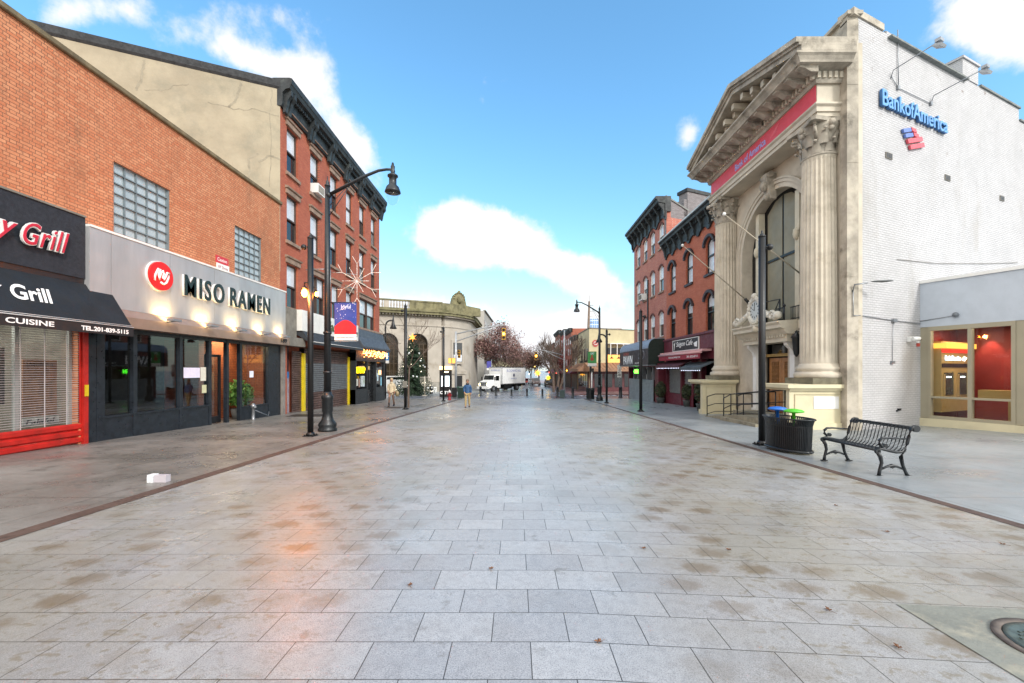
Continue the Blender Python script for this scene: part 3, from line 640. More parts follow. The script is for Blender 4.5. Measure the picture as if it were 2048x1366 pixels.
pst = [(10.0, 10.75, .55, 1.95, '#96694a', 'brown brick-patterned poster in the grill shop window behind the shutter', 'Shawarma'), (8.9, 9.65, .9, 2.2, '#34302c', 'dark food poster in the grill shop window', 'SHAWARMA'), (8.78, 9.5, .0, .88, '#a33a26', 'orange red menu box with a white card in the grill shop window', 'STOP PARTY'), (10.0, 10.8, .35, .52, '#b9b6ae', 'pale strip with the word Falafel low in the grill shop window', 'Falafel')]
for i, (a, b_, z0, z1, cl, lb, tx) in enumerate(pst):
    t_ = thing('window_poster', lb, 'poster', FL.p(a, -.3, z0)); mb = MB(); mb.fb(FL, a, b_, -.32, -.3, z0, z1)
    part('sheet', mb, mk('poster_%d' % i, cl, .5, var=.35, scale=6, dirt='#5a4434' if i != 3 else None), t_)
    dk = i == 3 or i == 0
    text('lettering', tx, FL.p(a + .06, -.298, z1 - .16 if i != 3 else z0 + .02), (1, 0), (b_ - a) * .8, .1 if i != 3 else .12, M['black'] if dk else M['lettering_white'], t_, .003, .2 if dk else 0, .02)
    if i == 2: mb = MB(); mb.fb(FL, a + .3, a + .62, -.298, -.294, .2, .46); part('card', mb, M['white'], t_)
    if i == 1:
        mb = MB(); mb.cylx(FL.p(9.25, -.296, 1.75), (1, 0, 0), .25, .006, 20, False); part('food_picture', mb, mk('food_brown', '#6e4630', .5, var=.4, scale=14), t_)
ld = bpy.data.lights.new('shop_lamp', 'AREA'); ld.energy = 150; ld.size = 2.2; ld.color = (1, .9, .78); lo = bpy.data.objects.new('shop_lamp', ld); COL.objects.link(lo); lo.location = (-13.2, 8.8, 3.5)
# paper box left on the pavement
bx = thing('white_box', 'small white cardboard box with a printed end lying on the pavement beside the drain strip', 'box', (-5.95, 6.9, gz(6.9)))
mb = MB(); mb.box(-5.93, -5.73, 6.87, 6.97, gz(6.9) + .006, gz(6.9) + .12); part('carton', mb, mk('carton_white', '#b4aeb4', .5, var=.06), bx)
mb = MB(); mb.box(-6.03, -5.935, 6.86, 6.98, gz(6.9) + .006, gz(6.9) + .13); part('printed_end', mb, mk('carton_print', '#dfe2e4', .5, var=.25, scale=60, dirt='#8c9098'), bx)

# ================================================================ red brick four-storey building, left
M['brick_l'] = brickmat('red_brick', (0, 1), '#9e4d36', '#b06246', '#7a5244', .21, .07, .007, bump=.3, soot='#5b2f26', sootamt=.5)
rb = thing('red_brick_building', 'four-storey red brick row building with a black bracketed cornice and a bare stucco side', 'building', (-11.45, 28, gz(28)))
cols = [20.98, 23.38, 25.88, 28.3, 30.7, 33.15]; Wd = 1.08
ops = []
for k, c in enumerate(cols):
    ops.append((c, c + Wd, 11.62, 13.9)); ops.append((c, c + Wd, 8.2, 10.5))
ops += [(20.98, 22.06, 4.86, 7.05), (23.3, 25.2, 4.86, 7.05), (26.1, 27.2, 4.86, 7.05), (28.3, 29.4, 4.86, 7.05), (30.75, 34.1, 4.86, 7.0)]
wm = wall_holes(FL, 20.4, 35.2, 3.0, 14.6, ops, -.32, 0)
wm.prism([(-11.78, 20.42), (-11.78, 35.18), (-24.6, 29.6), (-24.6, 14.83)], -1.2, 14.8)
wm.box(-11.77, -11.45, 20.42, 21.0, -1.2, 2.99)
wm.box(-11.77, -11.45, 34.9, 35.18, -1.2, 2.99)
part('wall', wm, M['brick_l'], rb)
FD = Fc((-11.45, 20.4), (-.917, -.399), (.399, -.917))
mb = MB(); mb.fb(FD, 0, 14, .0, .05, 6.5, 15.3)
st = mk('cracked_stucco', '#978e7a', .9, var=.14, scale=.8, bump=.5, bscale=14, dirt='#807c6c'); part('side_wall', mb, st, rb)
mb = MB()
for pts in ([(1.6, 15.25), (1.75, 14.5), (2.1, 13.9)], [(0.05, 14.0), (1.0, 14.1), (1.9, 13.85), (2.9, 13.95)], [(5.2, 15.2), (5.25, 14.6), (5.45, 13.8)], [(3.6, 14.6), (4.1, 14.4), (4.6, 14.0), (5.2, 13.9)], [(.35, 15.2), (.45, 14), (.4, 12.2), (.45, 10.5)], [(.0, 11.9), (.5, 12.0), (.9, 11.6)], [(.9, 12.0), (1.3, 11.7), (1.3, 10.2)]):
    r = .055 if len(pts) < 4 else .02
    rj = random.Random(len(pts) * 7); pts2 = [pts[0]]
    for (a, z0), (b_, z1) in zip(pts[:-1], pts[1:]):
        for q in range(1, 5): pts2.append((a + (b_ - a) * q / 5 + rj.uniform(-.05, .05), z0 + (z1 - z0) * q / 5 + rj.uniform(-.05, .05)))
        pts2.append((b_, z1))
    for (a, z0), (b_, z1) in zip(pts2[:-1], pts2[1:]):
        dr = Vector((b_ - a, z1 - z0)).normalized() * r; nx, nz = -dr.y, dr.x
        mb.fpoly(FD, [(a + nx, z0 + nz), (a - nx, z0 - nz), (b_ - nx * .6, z1 - nz * .6), (b_ + nx * .6, z1 + nz * .6)], .049, .054)
part('crack_repair', mb, mk('crack_cement', '#87806f', .9, var=.2), rb)
mb = MB(); mb.fprof(FD, [(-.35, 15.3), (.06, 15.3), (.12, 15.4), (.12, 15.72), (-.1, 15.8), (-.35, 15.8)], -.25, 14); part('parapet_coping', mb, mk('tar_coping', '#2d2f31', .85, var=.35, scale=5, bump=.5), rb)
# cornice with paired brackets
cn = MB(); cn.fprof(FL, [(-.32, 14.5), (.1, 14.5), (.16, 14.62), (.16, 15.15), (.3, 15.3), (.5, 15.35), (.56, 15.5), (.6, 15.55), (.62, 15.8), (.5, 15.84), (-.32, 15.84)], 20.3, 35.35); cor = part('cornice', cn, M['cornice_dark'], rb)
mb = MB()
for k in range(7):
    c = 20.72 + k * 2.4
    for q in (-.16, .16):
        mb.fprof(FL, [(.1, 14.25), (.22, 14.3), (.26, 14.55), (.34, 14.9), (.5, 15.1), (.5, 15.34), (.1, 15.34)], c + q - .1, c + q + .1)
    for j in range(9):
        q = c + .42 + j * .19
        if q < 35: mb.fb(FL, q, q + .1, .16, .36, 15.12, 15.3)
part('bracket', mb, M['cornice_dark'], rb, 'black cornice brackets and dentils')
mb = MB()
for k in range(6): mb.fb(FL, 20.72 + k * 2.4 + .4, 20.72 + k * 2.4 + 2.0, .1, .19, 14.58, 14.64)
part('frieze_moulding', mb, M['brownstone'], cor)
bst = mk('weathered_brownstone', '#8b7565', .8, var=.25, scale=3, bump=.3)
fdk = mk('brown_window_frame', '#4a3b33', .5, var=.2)
for i, (a, b_, z0, z1) in enumerate(ops):
    near = i % 2 == 0
    if b_ - a < 1.3:
        ww = sash(rb, FL, a, b_, z0, z1, fdk, (M['blind'], None if random.random() < .75 else .9), bars=3 if a > 30 and z0 > 8 else 0)
    else:
        n_ = 2; ww = None
        for k in range(n_):
            ta = a + (b_ - a) * k / n_ + (.05 if k else 0); tb = a + (b_ - a) * (k + 1) / n_ - (.05 if k == 0 else 0); ww = sash(rb, FL, ta, tb, z0, z1, fdk, (M['blind'], None))
        mb = MB(); mb.fb(FL, (a + b_) / 2 - .05, (a + b_) / 2 + .05, -.22, -.06, z0, z1); part('mullion', mb, fdk, ww)
    mb = MB(); mb.fb(FL, a - .12, b_ + .12, -.1, .1, z0 - .16, z0 - .002); part('sill', mb, bst, ww)
    mb = MB(); mb.fb(FL, a - .13, b_ + .13, .002, .09, z1 + .03, z1 + .26); mb.fprof(FL, [(.0, z1 + .26), (.15, z1 + .29), (.17, z1 + .36), (.0, z1 + .40)], a - .18, b_ + .18); part('lintel', mb, bst, ww)
ac = thing('air_conditioner', 'white window air conditioner in the second top-floor window of the red brick building', 'air conditioner', FL.p(23.9, .2, 11.7))
mb = MB(); mb.fb(FL, 23.55, 24.35, -.15, .36, 11.68, 12.2); part('case', mb, M['white'], ac)
mb = MB(); [mb.fb(FL, 23.6 + k * .06, 23.63 + k * .06, .36, .37, 11.74, 12.14) for k in range(12)]; part('grille', mb, M['concrete'], ac)
# ground floor: concrete pier band, doors, shutters, fascia
mb = MB(); mb.fb(FL, 20.45, 21.62, .002, .16, 3.35, 4.8).fb(FL, 20.5, 22.0, .004, .42, 2.9, 3.33); part('stone_band', mb, M['concrete'], rb)
mb = MB(); mb.fb(FL, 20.42, 20.6, -.3, .14, gz(21) - .2, 2.9); part('pier', mb, mk('pier_grey', '#7f7a74', .7, var=.2), rb)
gd = MB(); gd.fb(FL, 20.62, 21.56, -.28, -.2, gz(21), 1.62)
m, n, b = newmat('graffiti_door'); p = n.n('ShaderNodeNewGeometry').outputs['Position']; s = n.n('ShaderNodeSeparateXYZ'); n.set(s.inputs[0], p)
c = n.mix(n.ss(n.noise(p, 3, 5, .6), .4, .65), lin('#8d8590'), lin('#b6b0b4'))
wv = n.noise(p, 4.5, 2, .4, 2.5); ln_ = n.ss(n.m('ABSOLUTE', n.m('SUBTRACT', wv, .5)), .018, .006); c = n.mix(n.m('MULTIPLY', ln_, .8), c, lin('#4b2f6a'))
wv = n.noise(p, 7, 2, .4, 1.5); ln_ = n.ss(n.m('ABSOLUTE', n.m('SUBTRACT', wv, .5)), .02, .006); c = n.mix(n.m('MULTIPLY', ln_, .7), c, lin('#2a2630'))
c = n.mix(n.ss(n.m('ADD', s.outputs[2], n.m('MULTIPLY', n.noise(p, 9, 3), .3)), 1.42, 1.46), c, lin('#2d6ea8')); n.set(b.inputs['Base Color'], c); b.inputs['Roughness'].default_value = .5
dd = part('door', gd, m, rb, 'door covered in graffiti and stickers with a blue top')
mb = MB(); mb.ball(FL.p(20.75, -.17, .55), .04); part('handle', mb, M['black'], dd)
mb = MB(); mb.fb(FL, 20.6, 21.6, -.3, -.24, 1.64, 2.95); part('transom_panel', mb, mk('maroon_panel', '#3a2a2e', .5, var=.3), rb)
brn = mk('brown_shutter', '#5a4640', .45, .2, var=.3, scale=3, dirt='#7b6258')
mb = MB(); slats(mb, FL, 21.6, 22.52, gz(22), 2.7, -.05, .11, .04); part('side_shutter', mb, brn, rb)
mb = MB(); mb.fb(FL, 22.54, 22.74, -.1, .06, gz(22), 2.6).fb(FL, 28.62, 28.8, -.1, .06, gz(28), 2.6); part('yellow_jamb', mb, M['yellow'], rb)
rsh = MB(); slats(rsh, FL, 22.78, 28.6, gz(28), .45, -.02, .125, .04); slats(rsh, FL, 22.78, 28.6, 2.1, 2.9, -.02, .125, .04); sh_ = part('roller_shutter', rsh, brn, rb)
mb = MB()
for k in range(14):
    z = .47 + k * .117; mb.fb(FL, 22.78, 28.6, -.05, -.02, z, z + .05)
    for j in range(38): t_ = 22.8 + j * .153 + (k % 2) * .07; mb.fb(FL, t_, min(28.6, t_ + .045), -.045, -.022, z + .05, z + .117)
part('perforated_band', mb, mk('shutter_steel', '#74787c', .4, .3, var=.2), sh_)
mb = MB(); mb.fb(FL, 22.78, 28.6, -.3, -.2, gz(28), 2.9); part('shutter_backing', mb, M['black'], sh_)
# restaurant frontage at the corner
FC = Fc((-11.0, 0), (0, 1), (1, 0)); dk = mk('dark_timber_front', '#1f2326', .45, var=.3, scale=4)
mb = MB()
for a in (28.82, 31.1, 33.0, 35.05): mb.fb(FC, a, a + .14, -.4, .0, gz(35) - .1, 2.9)
mb.fb(FC, 28.82, 31.2, -.4, -.02, gz(35), .35).fb(FC, 33.1, 35.1, -.4, -.02, gz(35), .35).fb(FC, 28.82, 35.19, -.4, .03, 2.35, 3.1); rf = part('restaurant_front', mb, dk, rb)
mb = MB(); mb.fb(FC, 28.9, 31.1, -.12, -.1, .36, 2.34).fb(FC, 33.1, 35.05, -.12, -.1, .36, 2.34); part('pane', mb, M['dark_glass'], rf)
mb = MB(); mb.fb(FC, 31.26, 32.98, -.3, -.24, gz(35), 2.34); rd = part('door', mb, mk('black_door', '#0d0e10', .25, var=.2), rb)
mb = MB(); mb.fb(FC, 31.5, 32.7, -.238, -.23, .2, 2.1); part('pane', mb, M['dark_glass'], rd)
nb = emit('neon_yellow', '#ffd400', 3.0)
ns = thing('neon_sign', 'glowing yellow neon sign in the corner restaurant window', 'neon sign', FC.p(29.8, -.08, 1.55))
text('lettering', 'KETCHUP', FC.p(29.0, -.09, 1.5), (1, 0), 1.8, .42, nb, ns, .02, bold=.04)
mb = MB(); mb.fb(FC, 33.95, 34.45, -.095, -.07, 1.35, 1.7); lp_ = solo('lit_menu_box', mb, emit('menu_glow', '#ffb070', 1.8), 'small orange lit menu box in the restaurant window beside the door', 'menu box', FC.p(33.95, -.09, 1.35))
for i, (a, z, c_) in enumerate(((33.2, 1.2, '#c9d2cf'), (33.55, .85, '#b7cfd6'), (34.4, .45, '#7fb6c8'), (29.2, .6, '#c8c4b8'), (29.6, .5, '#9a7868'), (30.1, .55, '#bfc4c0'), (30.5, .7, '#a8b4a4'))):
    mb = MB(); mb.fb(FC, a, a + .3, -.098, -.094, z, z + .5 + .1 * (i % 3)); solo('paper_flyer', mb, mk('flyer_%d' % i, c_, .6, var=.2, scale=8), ['pale flyer high in the glass right of the restaurant door', 'grey blue flyer under the pale flyer right of the restaurant door', 'light blue poster at the corner end of the restaurant glass', 'cream flyer at the shutter end of the window under the yellow neon', 'reddish brown flyer under the yellow neon', 'pale grey flyer under the yellow neon', 'greenish flyer next to the door post under the yellow neon'][i], 'flyer', FC.p(a, -.09, z))
FCs = Fc((-11.0, 35.1), (-.917, -.399), (.399, .917))
# white box sign and the sloping roofs over the shops
ws = thing('white_box_sign', 'white box sign with green script lettering over the closed shutter', 'sign', FL.p(25, .2, 3.7))
mb = MB(); mb.fb(FL, 21.68, 29.4, .002, .41, 3.74, 4.82); part('box', mb, mk('sign_cream', '#d8d6cf', .5, var=.08), ws)
text('lettering', 'Madame', FL.p(24.3, .415, 4.0), (1, 0), 2.8, .6, mk('letter_olive', '#4f5a3a', .5, var=.2), ws, .04, .35, .01)
text('lettering', 'Claude', FL.p(27.3, .415, 4.0), (1, 0), 1.9, .5, bpy.data.materials['letter_olive'], ws, .04, .35, .01)
al_ = thing('shop_awning', 'dark canvas awning with a white edge below the white box sign', 'awning', FL.p(25, .4, 3.1))
mb = MB(); mb.fprof(FL, [(.0, 3.72), (.42, 3.72), (.74, 3.2), (.74, 3.06), (.70, 3.06), (.70, 3.16), (0, 3.6)], 21.75, 29.5); part('canopy', mb, mk('slate_canvas', '#2c2f33', .7, var=.2), al_)
mb = MB(); mb.tube([FL.p(21.75, .75, 3.2), FL.p(29.5, .75, 3.2)], .016, 6); part('edge', mb, M['white'], al_)
ms = thing('mansard_roof', 'grey slate mansard canopy over the corner restaurant', 'canopy', FL.p(32, .4, 3.1))
m, n, b = newmat('slate_shingle'); p = n.n('ShaderNodeNewGeometry').outputs['Position']; s = n.n('ShaderNodeSeparateXYZ'); n.set(s.inputs[0], p)
br = n.n('ShaderNodeTexBrick'); n.set(br.inputs['Vector'], n.xyz(s.outputs[1], s.outputs[2]))
for k, q in (('Scale', 1), ('Brick Width', .22), ('Row Height', .12), ('Mortar Size', .006)): br.inputs[k].default_value = q
br.inputs['Color1'].default_value = (*lin('#3c4046'), 1); br.inputs['Color2'].default_value = (*lin('#50555c'), 1); br.inputs['Mortar'].default_value = (*lin('#202226'), 1)
n.set(b.inputs['Base Color'], br.outputs[0]); b.inputs['Roughness'].default_value = .55
mb = MB(); mb.fprof(FL, [(.0, 4.7), (.12, 4.7), (.3, 4.1), (.75, 3.42), (.75, 3.3), (.0, 3.3)], 29.5, 35.75); part('slates', mb, m, ms)
mb = MB(); mb.fb(FL, 29.5, 35.75, .1, .79, 3.2, 3.298); part('gutter', mb, M['wood_dark'], ms)
mb = MB(); mb.fb(FL, 29.5, 35.6, .0, .14, 4.703, 4.84); part('top_ledge', mb, bst, ms)
sl_ = thing('string_lights', 'cluster of small warm string lights under the mansard canopy', 'string lights', FL.p(32, .7, 2.9))
mb = MB(); wr = MB(); pv_ = None
for k in range(150):
    q = FL.p(29.8 + k / 150 * 5.6 + random.uniform(-.1, .1), .60 + random.uniform(0, .08), 2.55 + random.random() ** .6 * .62); mb.ball(q, .024, 5)
    if pv_ is not None: wr.tube([pv_, q], .004, 3, False)
    pv_ = q
part('bulbs', mb, emit('warm_bulbs', '#ff9a50', 9), sl_); sl_c = part('wire', wr, M['black'], sl_)
# ================================================================ RIGHT SIDE: temple-front bank
FB = Fc((11.1, 0), (0, 1), (-1, 0))
lime = mk('limestone', '#bdb4a3', .82, var=.12, scale=1.1, bump=.35, bscale=30, dirt='#988d7b')
limed = mk('weathered_limestone', '#a39b8d', .88, var=.3, scale=1.6, bump=.5, dirt='#4a463d')
cream = mk('cream_painted_stone', '#c9c0a0', .6, var=.07, scale=1.5, bump=.1)
bk = thing('bank_building', 'temple-front stone bank with fluted columns, a pediment and a white painted brick side', 'bank', (11.1, 18, gz(18)))
AC, AR, AZ = 18.1, 2.4, 7.0
wm = wall_holes(FB, 14.0, 22.35, -.7, 12.6, [(AC - AR, AC + AR, 3.4, AZ + AR), (AC - .95, AC + .95, -.3, 3.05)], -.45, 0)
arch_fill(wm, FB, AC - AR, AC + AR, AZ, AR, -.45, 0, 24)
part('wall', wm, lime, bk)
FW = Fc((11.4, 14.0), (.917, .399), (.399, -.917))
mb = MB(); mb.prism([(11.75, 14.35), (11.75, 22.3), (24, 27.6), (24, 19.6)], -1, 12.5); part('core', mb, M['roof'], bk)
mb = MB(); mb.box(11.02, 11.4, 13.98, 14.3, -.7, 13.35); mb.box(11.02, 11.38, 13.99, 14.28, 13.3, 13.6)
for z in (1.2, 4.8, 8.6, 11.2): mb.box(11.015, 11.39, 13.972, 13.985, z, z + .015)
mb.box(11.1, 11.4, 14.3, 22.35, 12.6, 13.5); mb.box(10.98, 11.5, 13.9, 22.4, 13.5, 13.62); part('corner_pier', mb, limed, bk)
# white painted brick side wall with its stepped top
wb = brickmat('white_painted_brick', (.917, .399), '#b7b6b7', '#bebdbe', '#9e9d9d', .25, .08, .011, bump=1.0, soot='#938c80', sootamt=.4, paint=True)
nt = NT(wb.node_tree)
L = wb.node_tree; b = L.nodes['Principled BSDF']; src = b.inputs['Base Color'].links[0].from_socket
pp = nt.n('ShaderNodeNewGeometry').outputs['Position']; sx_ = nt.n('ShaderNodeSeparateXYZ'); nt.set(sx_.inputs[0], pp)
chip = nt.m('MULTIPLY', nt.ss(nt.noise(pp, 2.6, 8, .72), .63, .66), nt.ss(sx_.outputs[2], 8.0, 13.0))
nt.set(b.inputs['Base Color'], nt.mix(nt.m('MULTIPLY', chip, .75), src, lin('#6d5a4c')))
mb = MB(); mb.fpoly(FW, [(0, -.9), (0, 13.45), (1.7, 13.45), (1.7, 13.55), (7.3, 13.42), (8.35, 13.42), (8.35, 13.42), (12.2, 13.42), (12.2, 12.9), (16, 12.9), (16, -.9)], -.35, 0); part('side_wall', mb, wb, bk, 'white painted brick side wall')
cp = mk('grey_coping', '#6f7370', .7, var=.25, scale=4)
mb = MB(); mb.fb(FW, -.3, 1.45, -.45, .05, 13.455, 13.68); part('parapet_cap', mb, limed, bk)
mb = MB(); mb.fb(FW, 1.75, 7.25, -.4, .14, 13.3, 13.36).fb(FW, 1.72, 7.25, -.4, -.05, 13.56, 13.6).fb(FW, 8.5, 12.25, -.4, .06, 13.424, 13.5).fb(FW, 12.26, 16, -.4, .06, 12.904, 12.98); part('coping', mb, cp, bk)
mb = MB(); mb.fb(FW, 7.0, 8.3, -.85, .03, 13.43, 14.15).fb(FW, 6.95, 8.35, -.9, .08, 14.153, 14.25); part('chimney', mb, wb, bk)
# entablature: X front 10.25 (d .85), ends at 14.3 and 22.1
def entab(mb, prof):
    """profile (d, z) run along the front and returned to the wall at both ends"""
    n_ = len(prof)
    rings = []
    for (d, z) in prof:
        e = d - .85
        rings.append([(11.1, 14.3 - e, z), (11.1 - d, 14.3 - e, z), (11.1 - d, 22.1 + e, z), (11.1, 22.1 + e, z)])
    vs = [p for r in rings for p in r]; fs = []
    for i in range(n_ - 1):
        for k in range(3): fs.append((i * 4 + k, i * 4 + k + 1, (i + 1) * 4 + k + 1, (i + 1) * 4 + k))
    fs.append((0, 1, 2, 3)); fs.append(tuple((n_ - 1) * 4 + k for k in (3, 2, 1, 0))); mb.add(vs, fs)
mb = MB(); entab(mb, [(.80, 10.34), (.85, 10.34), (.85, 10.48), (.90, 10.485), (.90, 10.64), (.97, 10.70), (.97, 10.76), (.85, 10.78), (.85, 11.42), (.93, 11.46), (.95, 11.52)])
en = part('entablature', mb, lime, bk)
mb = MB(); ex, ey = 1.96, .62   # cornice: reaches further over the street than at the ends
def crn(d, e, z): return [(11.1, 14.3 - e, z), (11.1 - d, 14.3 - e, z), (11.1 - d, 22.1 + e * .6, z), (11.1, 22.1 + e * .6, z)]
rg = [crn(.93, .08, 11.42), crn(.98, .12, 11.5), crn(1.02, .14, 11.78), crn(1.1, .2, 11.8), crn(1.75, .48, 11.84), crn(1.78, .50, 11.9), crn(1.86, .56, 12.0), crn(1.95, .62, 12.06), crn(1.95, .62, 12.12)]
vs = [p for r in rg for p in r]; fs = [(i * 4 + k, i * 4 + k + 1, (i + 1) * 4 + k + 1, (i + 1) * 4 + k) for i in range(len(rg) - 1) for k in range(3)] + [(0, 1, 2, 3), tuple((len(rg) - 1) * 4 + k for k in (3, 2, 1, 0))]
mb.add(vs, fs); part('cornice', mb, limed, bk)
mb = MB(); y = 14.2
while y < 22.15: mb.box(11.1 - 1.1, 11.1 - .98, y, y + .1, 11.55, 11.76); y += .19
x = 10.15
while x < 11.0: mb.box(x, x + .1, 14.12, 14.19, 11.55, 11.76); x += .19
part('dentils', mb, lime, en, 'row of small dentils')
y = 13.95
while y < 22.1: mb = MB(); mb.fprof(FB, [(1.05, 11.62), (1.3, 11.62), (1.5, 11.74), (1.68, 11.78), (1.68, 11.845), (1.05, 11.845)], y, y + .24); y += .62; part('modillion', mb, limed, en)
# pediment
py0, py1, apy, apz = 13.68, 22.47, 18.07, 13.95
mb = MB(); mb.fpoly(FB, [(py0 + .9, 12.1), (py1 - .9, 12.1), (apy, apz - .62)], .0, .72); part('tympanum', mb, lime, bk)
mb = MB()
def rake(mb, d0, d1, lo, hi):
    for (ya, yb) in ((py0, apy), (py1, apy)):
        P = [(ya, 12.125 + lo), (yb, apz - .4 + lo), (yb, apz - .4 + hi), (ya, 12.125 + hi)]
        if ya > yb: P = P[::-1]
        mb.fpoly(FB, P, d0, d1)
rake(mb, .0, 1.80, -.0, .18); rake(mb, .0, 1.88, .182, .27); rake(mb, .0, 1.98, .272, .44); part('raking_cornice', mb, limed, bk)
for k in range(1, 12):
    for sgn in (-1, 1):
        y = apy + sgn * (k * .37); zz = apz - .4 - (1.45 / 4.39) * abs(y - apy)
        if abs(y - apy) < 3.3: mb = MB(); mb.fb(FB, y - .1, y + .1, .74, 1.6 if k % 2 else 1.35, zz - .3, zz - .07); part('pediment_modillion', mb, lime, bk)
mb = MB(); y = 15.6
while y < 20.6:
    zz = 12.75 + (1 - abs(y - apy) / 2.5) * .4; mb.fb(FB, y, y + .09, .722, .8, zz - .62, zz - .46); y += .17
part('pediment_dentils', mb, lime, bk)
# red banner on the frieze
bn = thing('red_banner', 'long red fascia banner with pale blue lettering on the bank frieze', 'banner', FB.p(18, .87, 10.8))
mb = MB(); mb.fb(FB, 14.34, 21.98, .852, .872, 10.80, 11.40); part('panel', mb, mk('banner_red', '#cb4450', .55, var=.06), bn)
mb = MB(); mb.fb(FB, 14.34, 21.98, .852, .885, 11.402, 11.43).fb(FB, 14.34, 21.98, .852, .885, 10.775, 10.798); part('edge', mb, mk('banner_pink', '#d68078', .5, var=0), bn)
text('lettering', 'Bank of America', FB.p(19.6, .878, 10.96), (-1, 0), 2.4, .3, mk('pale_blue_letter', '#9aa4dc', .5, var=0), bn, .006, bold=.01)
mb = MB()
for k in range(4):
    y0 = 16.9 - k * .02; mb.fpoly(FB, [(y0 - .0 - k * .09, 10.98 + k * .07), (y0 - .42 - k * .03, 11.06 + k * .07), (y0 - .42 - k * .03, 11.10 + k * .07), (y0 - k * .09, 11.03 + k * .07)][::-1], .874, .882)
part('flag_emblem', mb, mk('emblem_pink', '#d8606a', .5, var=0), bn)
# columns
def column(cx, cy, lbl):
    c = thing('column', lbl, 'column', (cx, cy, 1.21), 'columns of the bank front')
    mb = MB(); mb.box(cx - .74, cx + .7, cy - .74, cy + .74, 1.215, 1.42); part('plinth_block', mb, mk('worn_block', '#6f6a58', .9, var=.3, scale=3, bump=.4), c)
    mb = MB(); mb.lathe((cx, cy, 1.42), [(.74, 0), (.77, .05), (.77, .14), (.72, .19), (.66, .21), (.66, .25), (.70, .30), (.69, .36), (.63, .42), (.60, .50)], 40); part('base', mb, lime, c)
    nf = 24; mb = MB(); vs = []; zs = [1.9, 2.4, 4.5, 6.5, 8.2, 9.0, 9.12]; rs = [.575, .575, .572, .555, .53, .515, .53]
    for z, r in zip(zs, rs):
        for k in range(nf * 6):
            a = 2 * math.pi * k / (nf * 6); ph = (k % 6) / 6; fl = 0 if z in (1.9, 9.12) else .04 * max(0, math.sin(math.pi * min(1, max(0, (ph - .1) / .8)))) ; vs.append((cx + (r - fl) * math.cos(a), cy + (r - fl) * math.sin(a), z))
    N_ = nf * 6; mb.add(vs, [(i * N_ + k, i * N_ + (k + 1) % N_, (i + 1) * N_ + (k + 1) % N_, (i + 1) * N_ + k) for i in range(len(zs) - 1) for k in range(N_)], False); part('shaft', mb, lime, c)
    mb = MB(); mb.lathe((cx, cy, 9.12), [(.53, 0), (.56, .03), (.56, .07), (.50, .1), (.48, .3), (.5, .6), (.6, .95), (.66, 1.08)], 24)
    for row, (zz, rr, nn, hh, lean) in enumerate(((9.22, .50, 8, .42, .15), (9.5, .53, 8, .48, .2))):
        for k in range(nn):
            a = 2 * math.pi * (k + .5 * row) / nn; ca, sa = math.cos(a), math.sin(a); ta, tb = -sa, ca
            pts = []
            for t in range(6):
                q = t / 5; rad = rr + lean * q ** 2.2 + .02; z = zz + hh * (q if q < .85 else .85 + (q - .85) * -.8); wdt = .15 * (1 - .75 * q ** 2) 
                pts.append((rad, z, wdt))
            vs = []; 
            for rad, z, wd_ in pts:
                for sgn, push in ((-1, -.03), (0, .035), (1, -.03)): vs.append((cx + ca * (rad + push) + ta * wd_ * sgn, cy + sa * (rad + push) + tb * wd_ * sgn, z))
            mb.add(vs, [(i * 3 + j, i * 3 + j + 1, (i + 1) * 3 + j + 1, (i + 1) * 3 + j) for i in range(5) for j in range(2)], True)
            mb.ball((cx + ca * (rr + lean + .05), cy + sa * (rr + lean + .05), zz + hh * .86), .06, 6, 1, 1, .7)
    for k in range(4):
        a = math.pi / 4 + k * math.pi / 2; ca, sa = math.cos(a), math.sin(a); pts = []
        for t in range(16):
            an = t * .62; r = .17 * (1 - t / 17); pts.append((cx + ca * (.74 + r * math.cos(an + 1.2)), cy + sa * (.74 + r * math.cos(an + 1.2)), 10.02 + r * math.sin(an + 1.2)))
        mb.tube(pts, [.055 - .002 * t for t in range(16)], 6); mb.tube([(cx + ca * .5, cy + sa * .5, 9.75), (cx + ca * .7, cy + sa * .7, 10.1)], .05, 6)
        a += math.pi / 4; mb.ball((cx + math.cos(a) * .62, cy + math.sin(a) * .62, 10.16), .12, 8); mb.ball((cx + math.cos(a) * .6, cy + math.sin(a) * .6, 9.98), .09, 7)
    ab = []
    for k in range(4):
        a = math.pi / 4 + k * math.pi / 2; ab.append((cx + .98 * math.cos(a - .07), cy + .98 * math.sin(a - .07))); ab.append((cx + .98 * math.cos(a + .07), cy + .98 * math.sin(a + .07))); ab.append((cx + .60 * math.cos(a + math.pi / 4), cy + .60 * math.sin(a + math.pi / 4)))
    mb.prism(ab, 10.2, 10.335); part('capital', mb, limed, c)
column(10.77, 14.93, 'fluted stone column at the white wall end of the bank front')
column(10.80, 21.55, 'fluted stone column beside the brick cafe building')
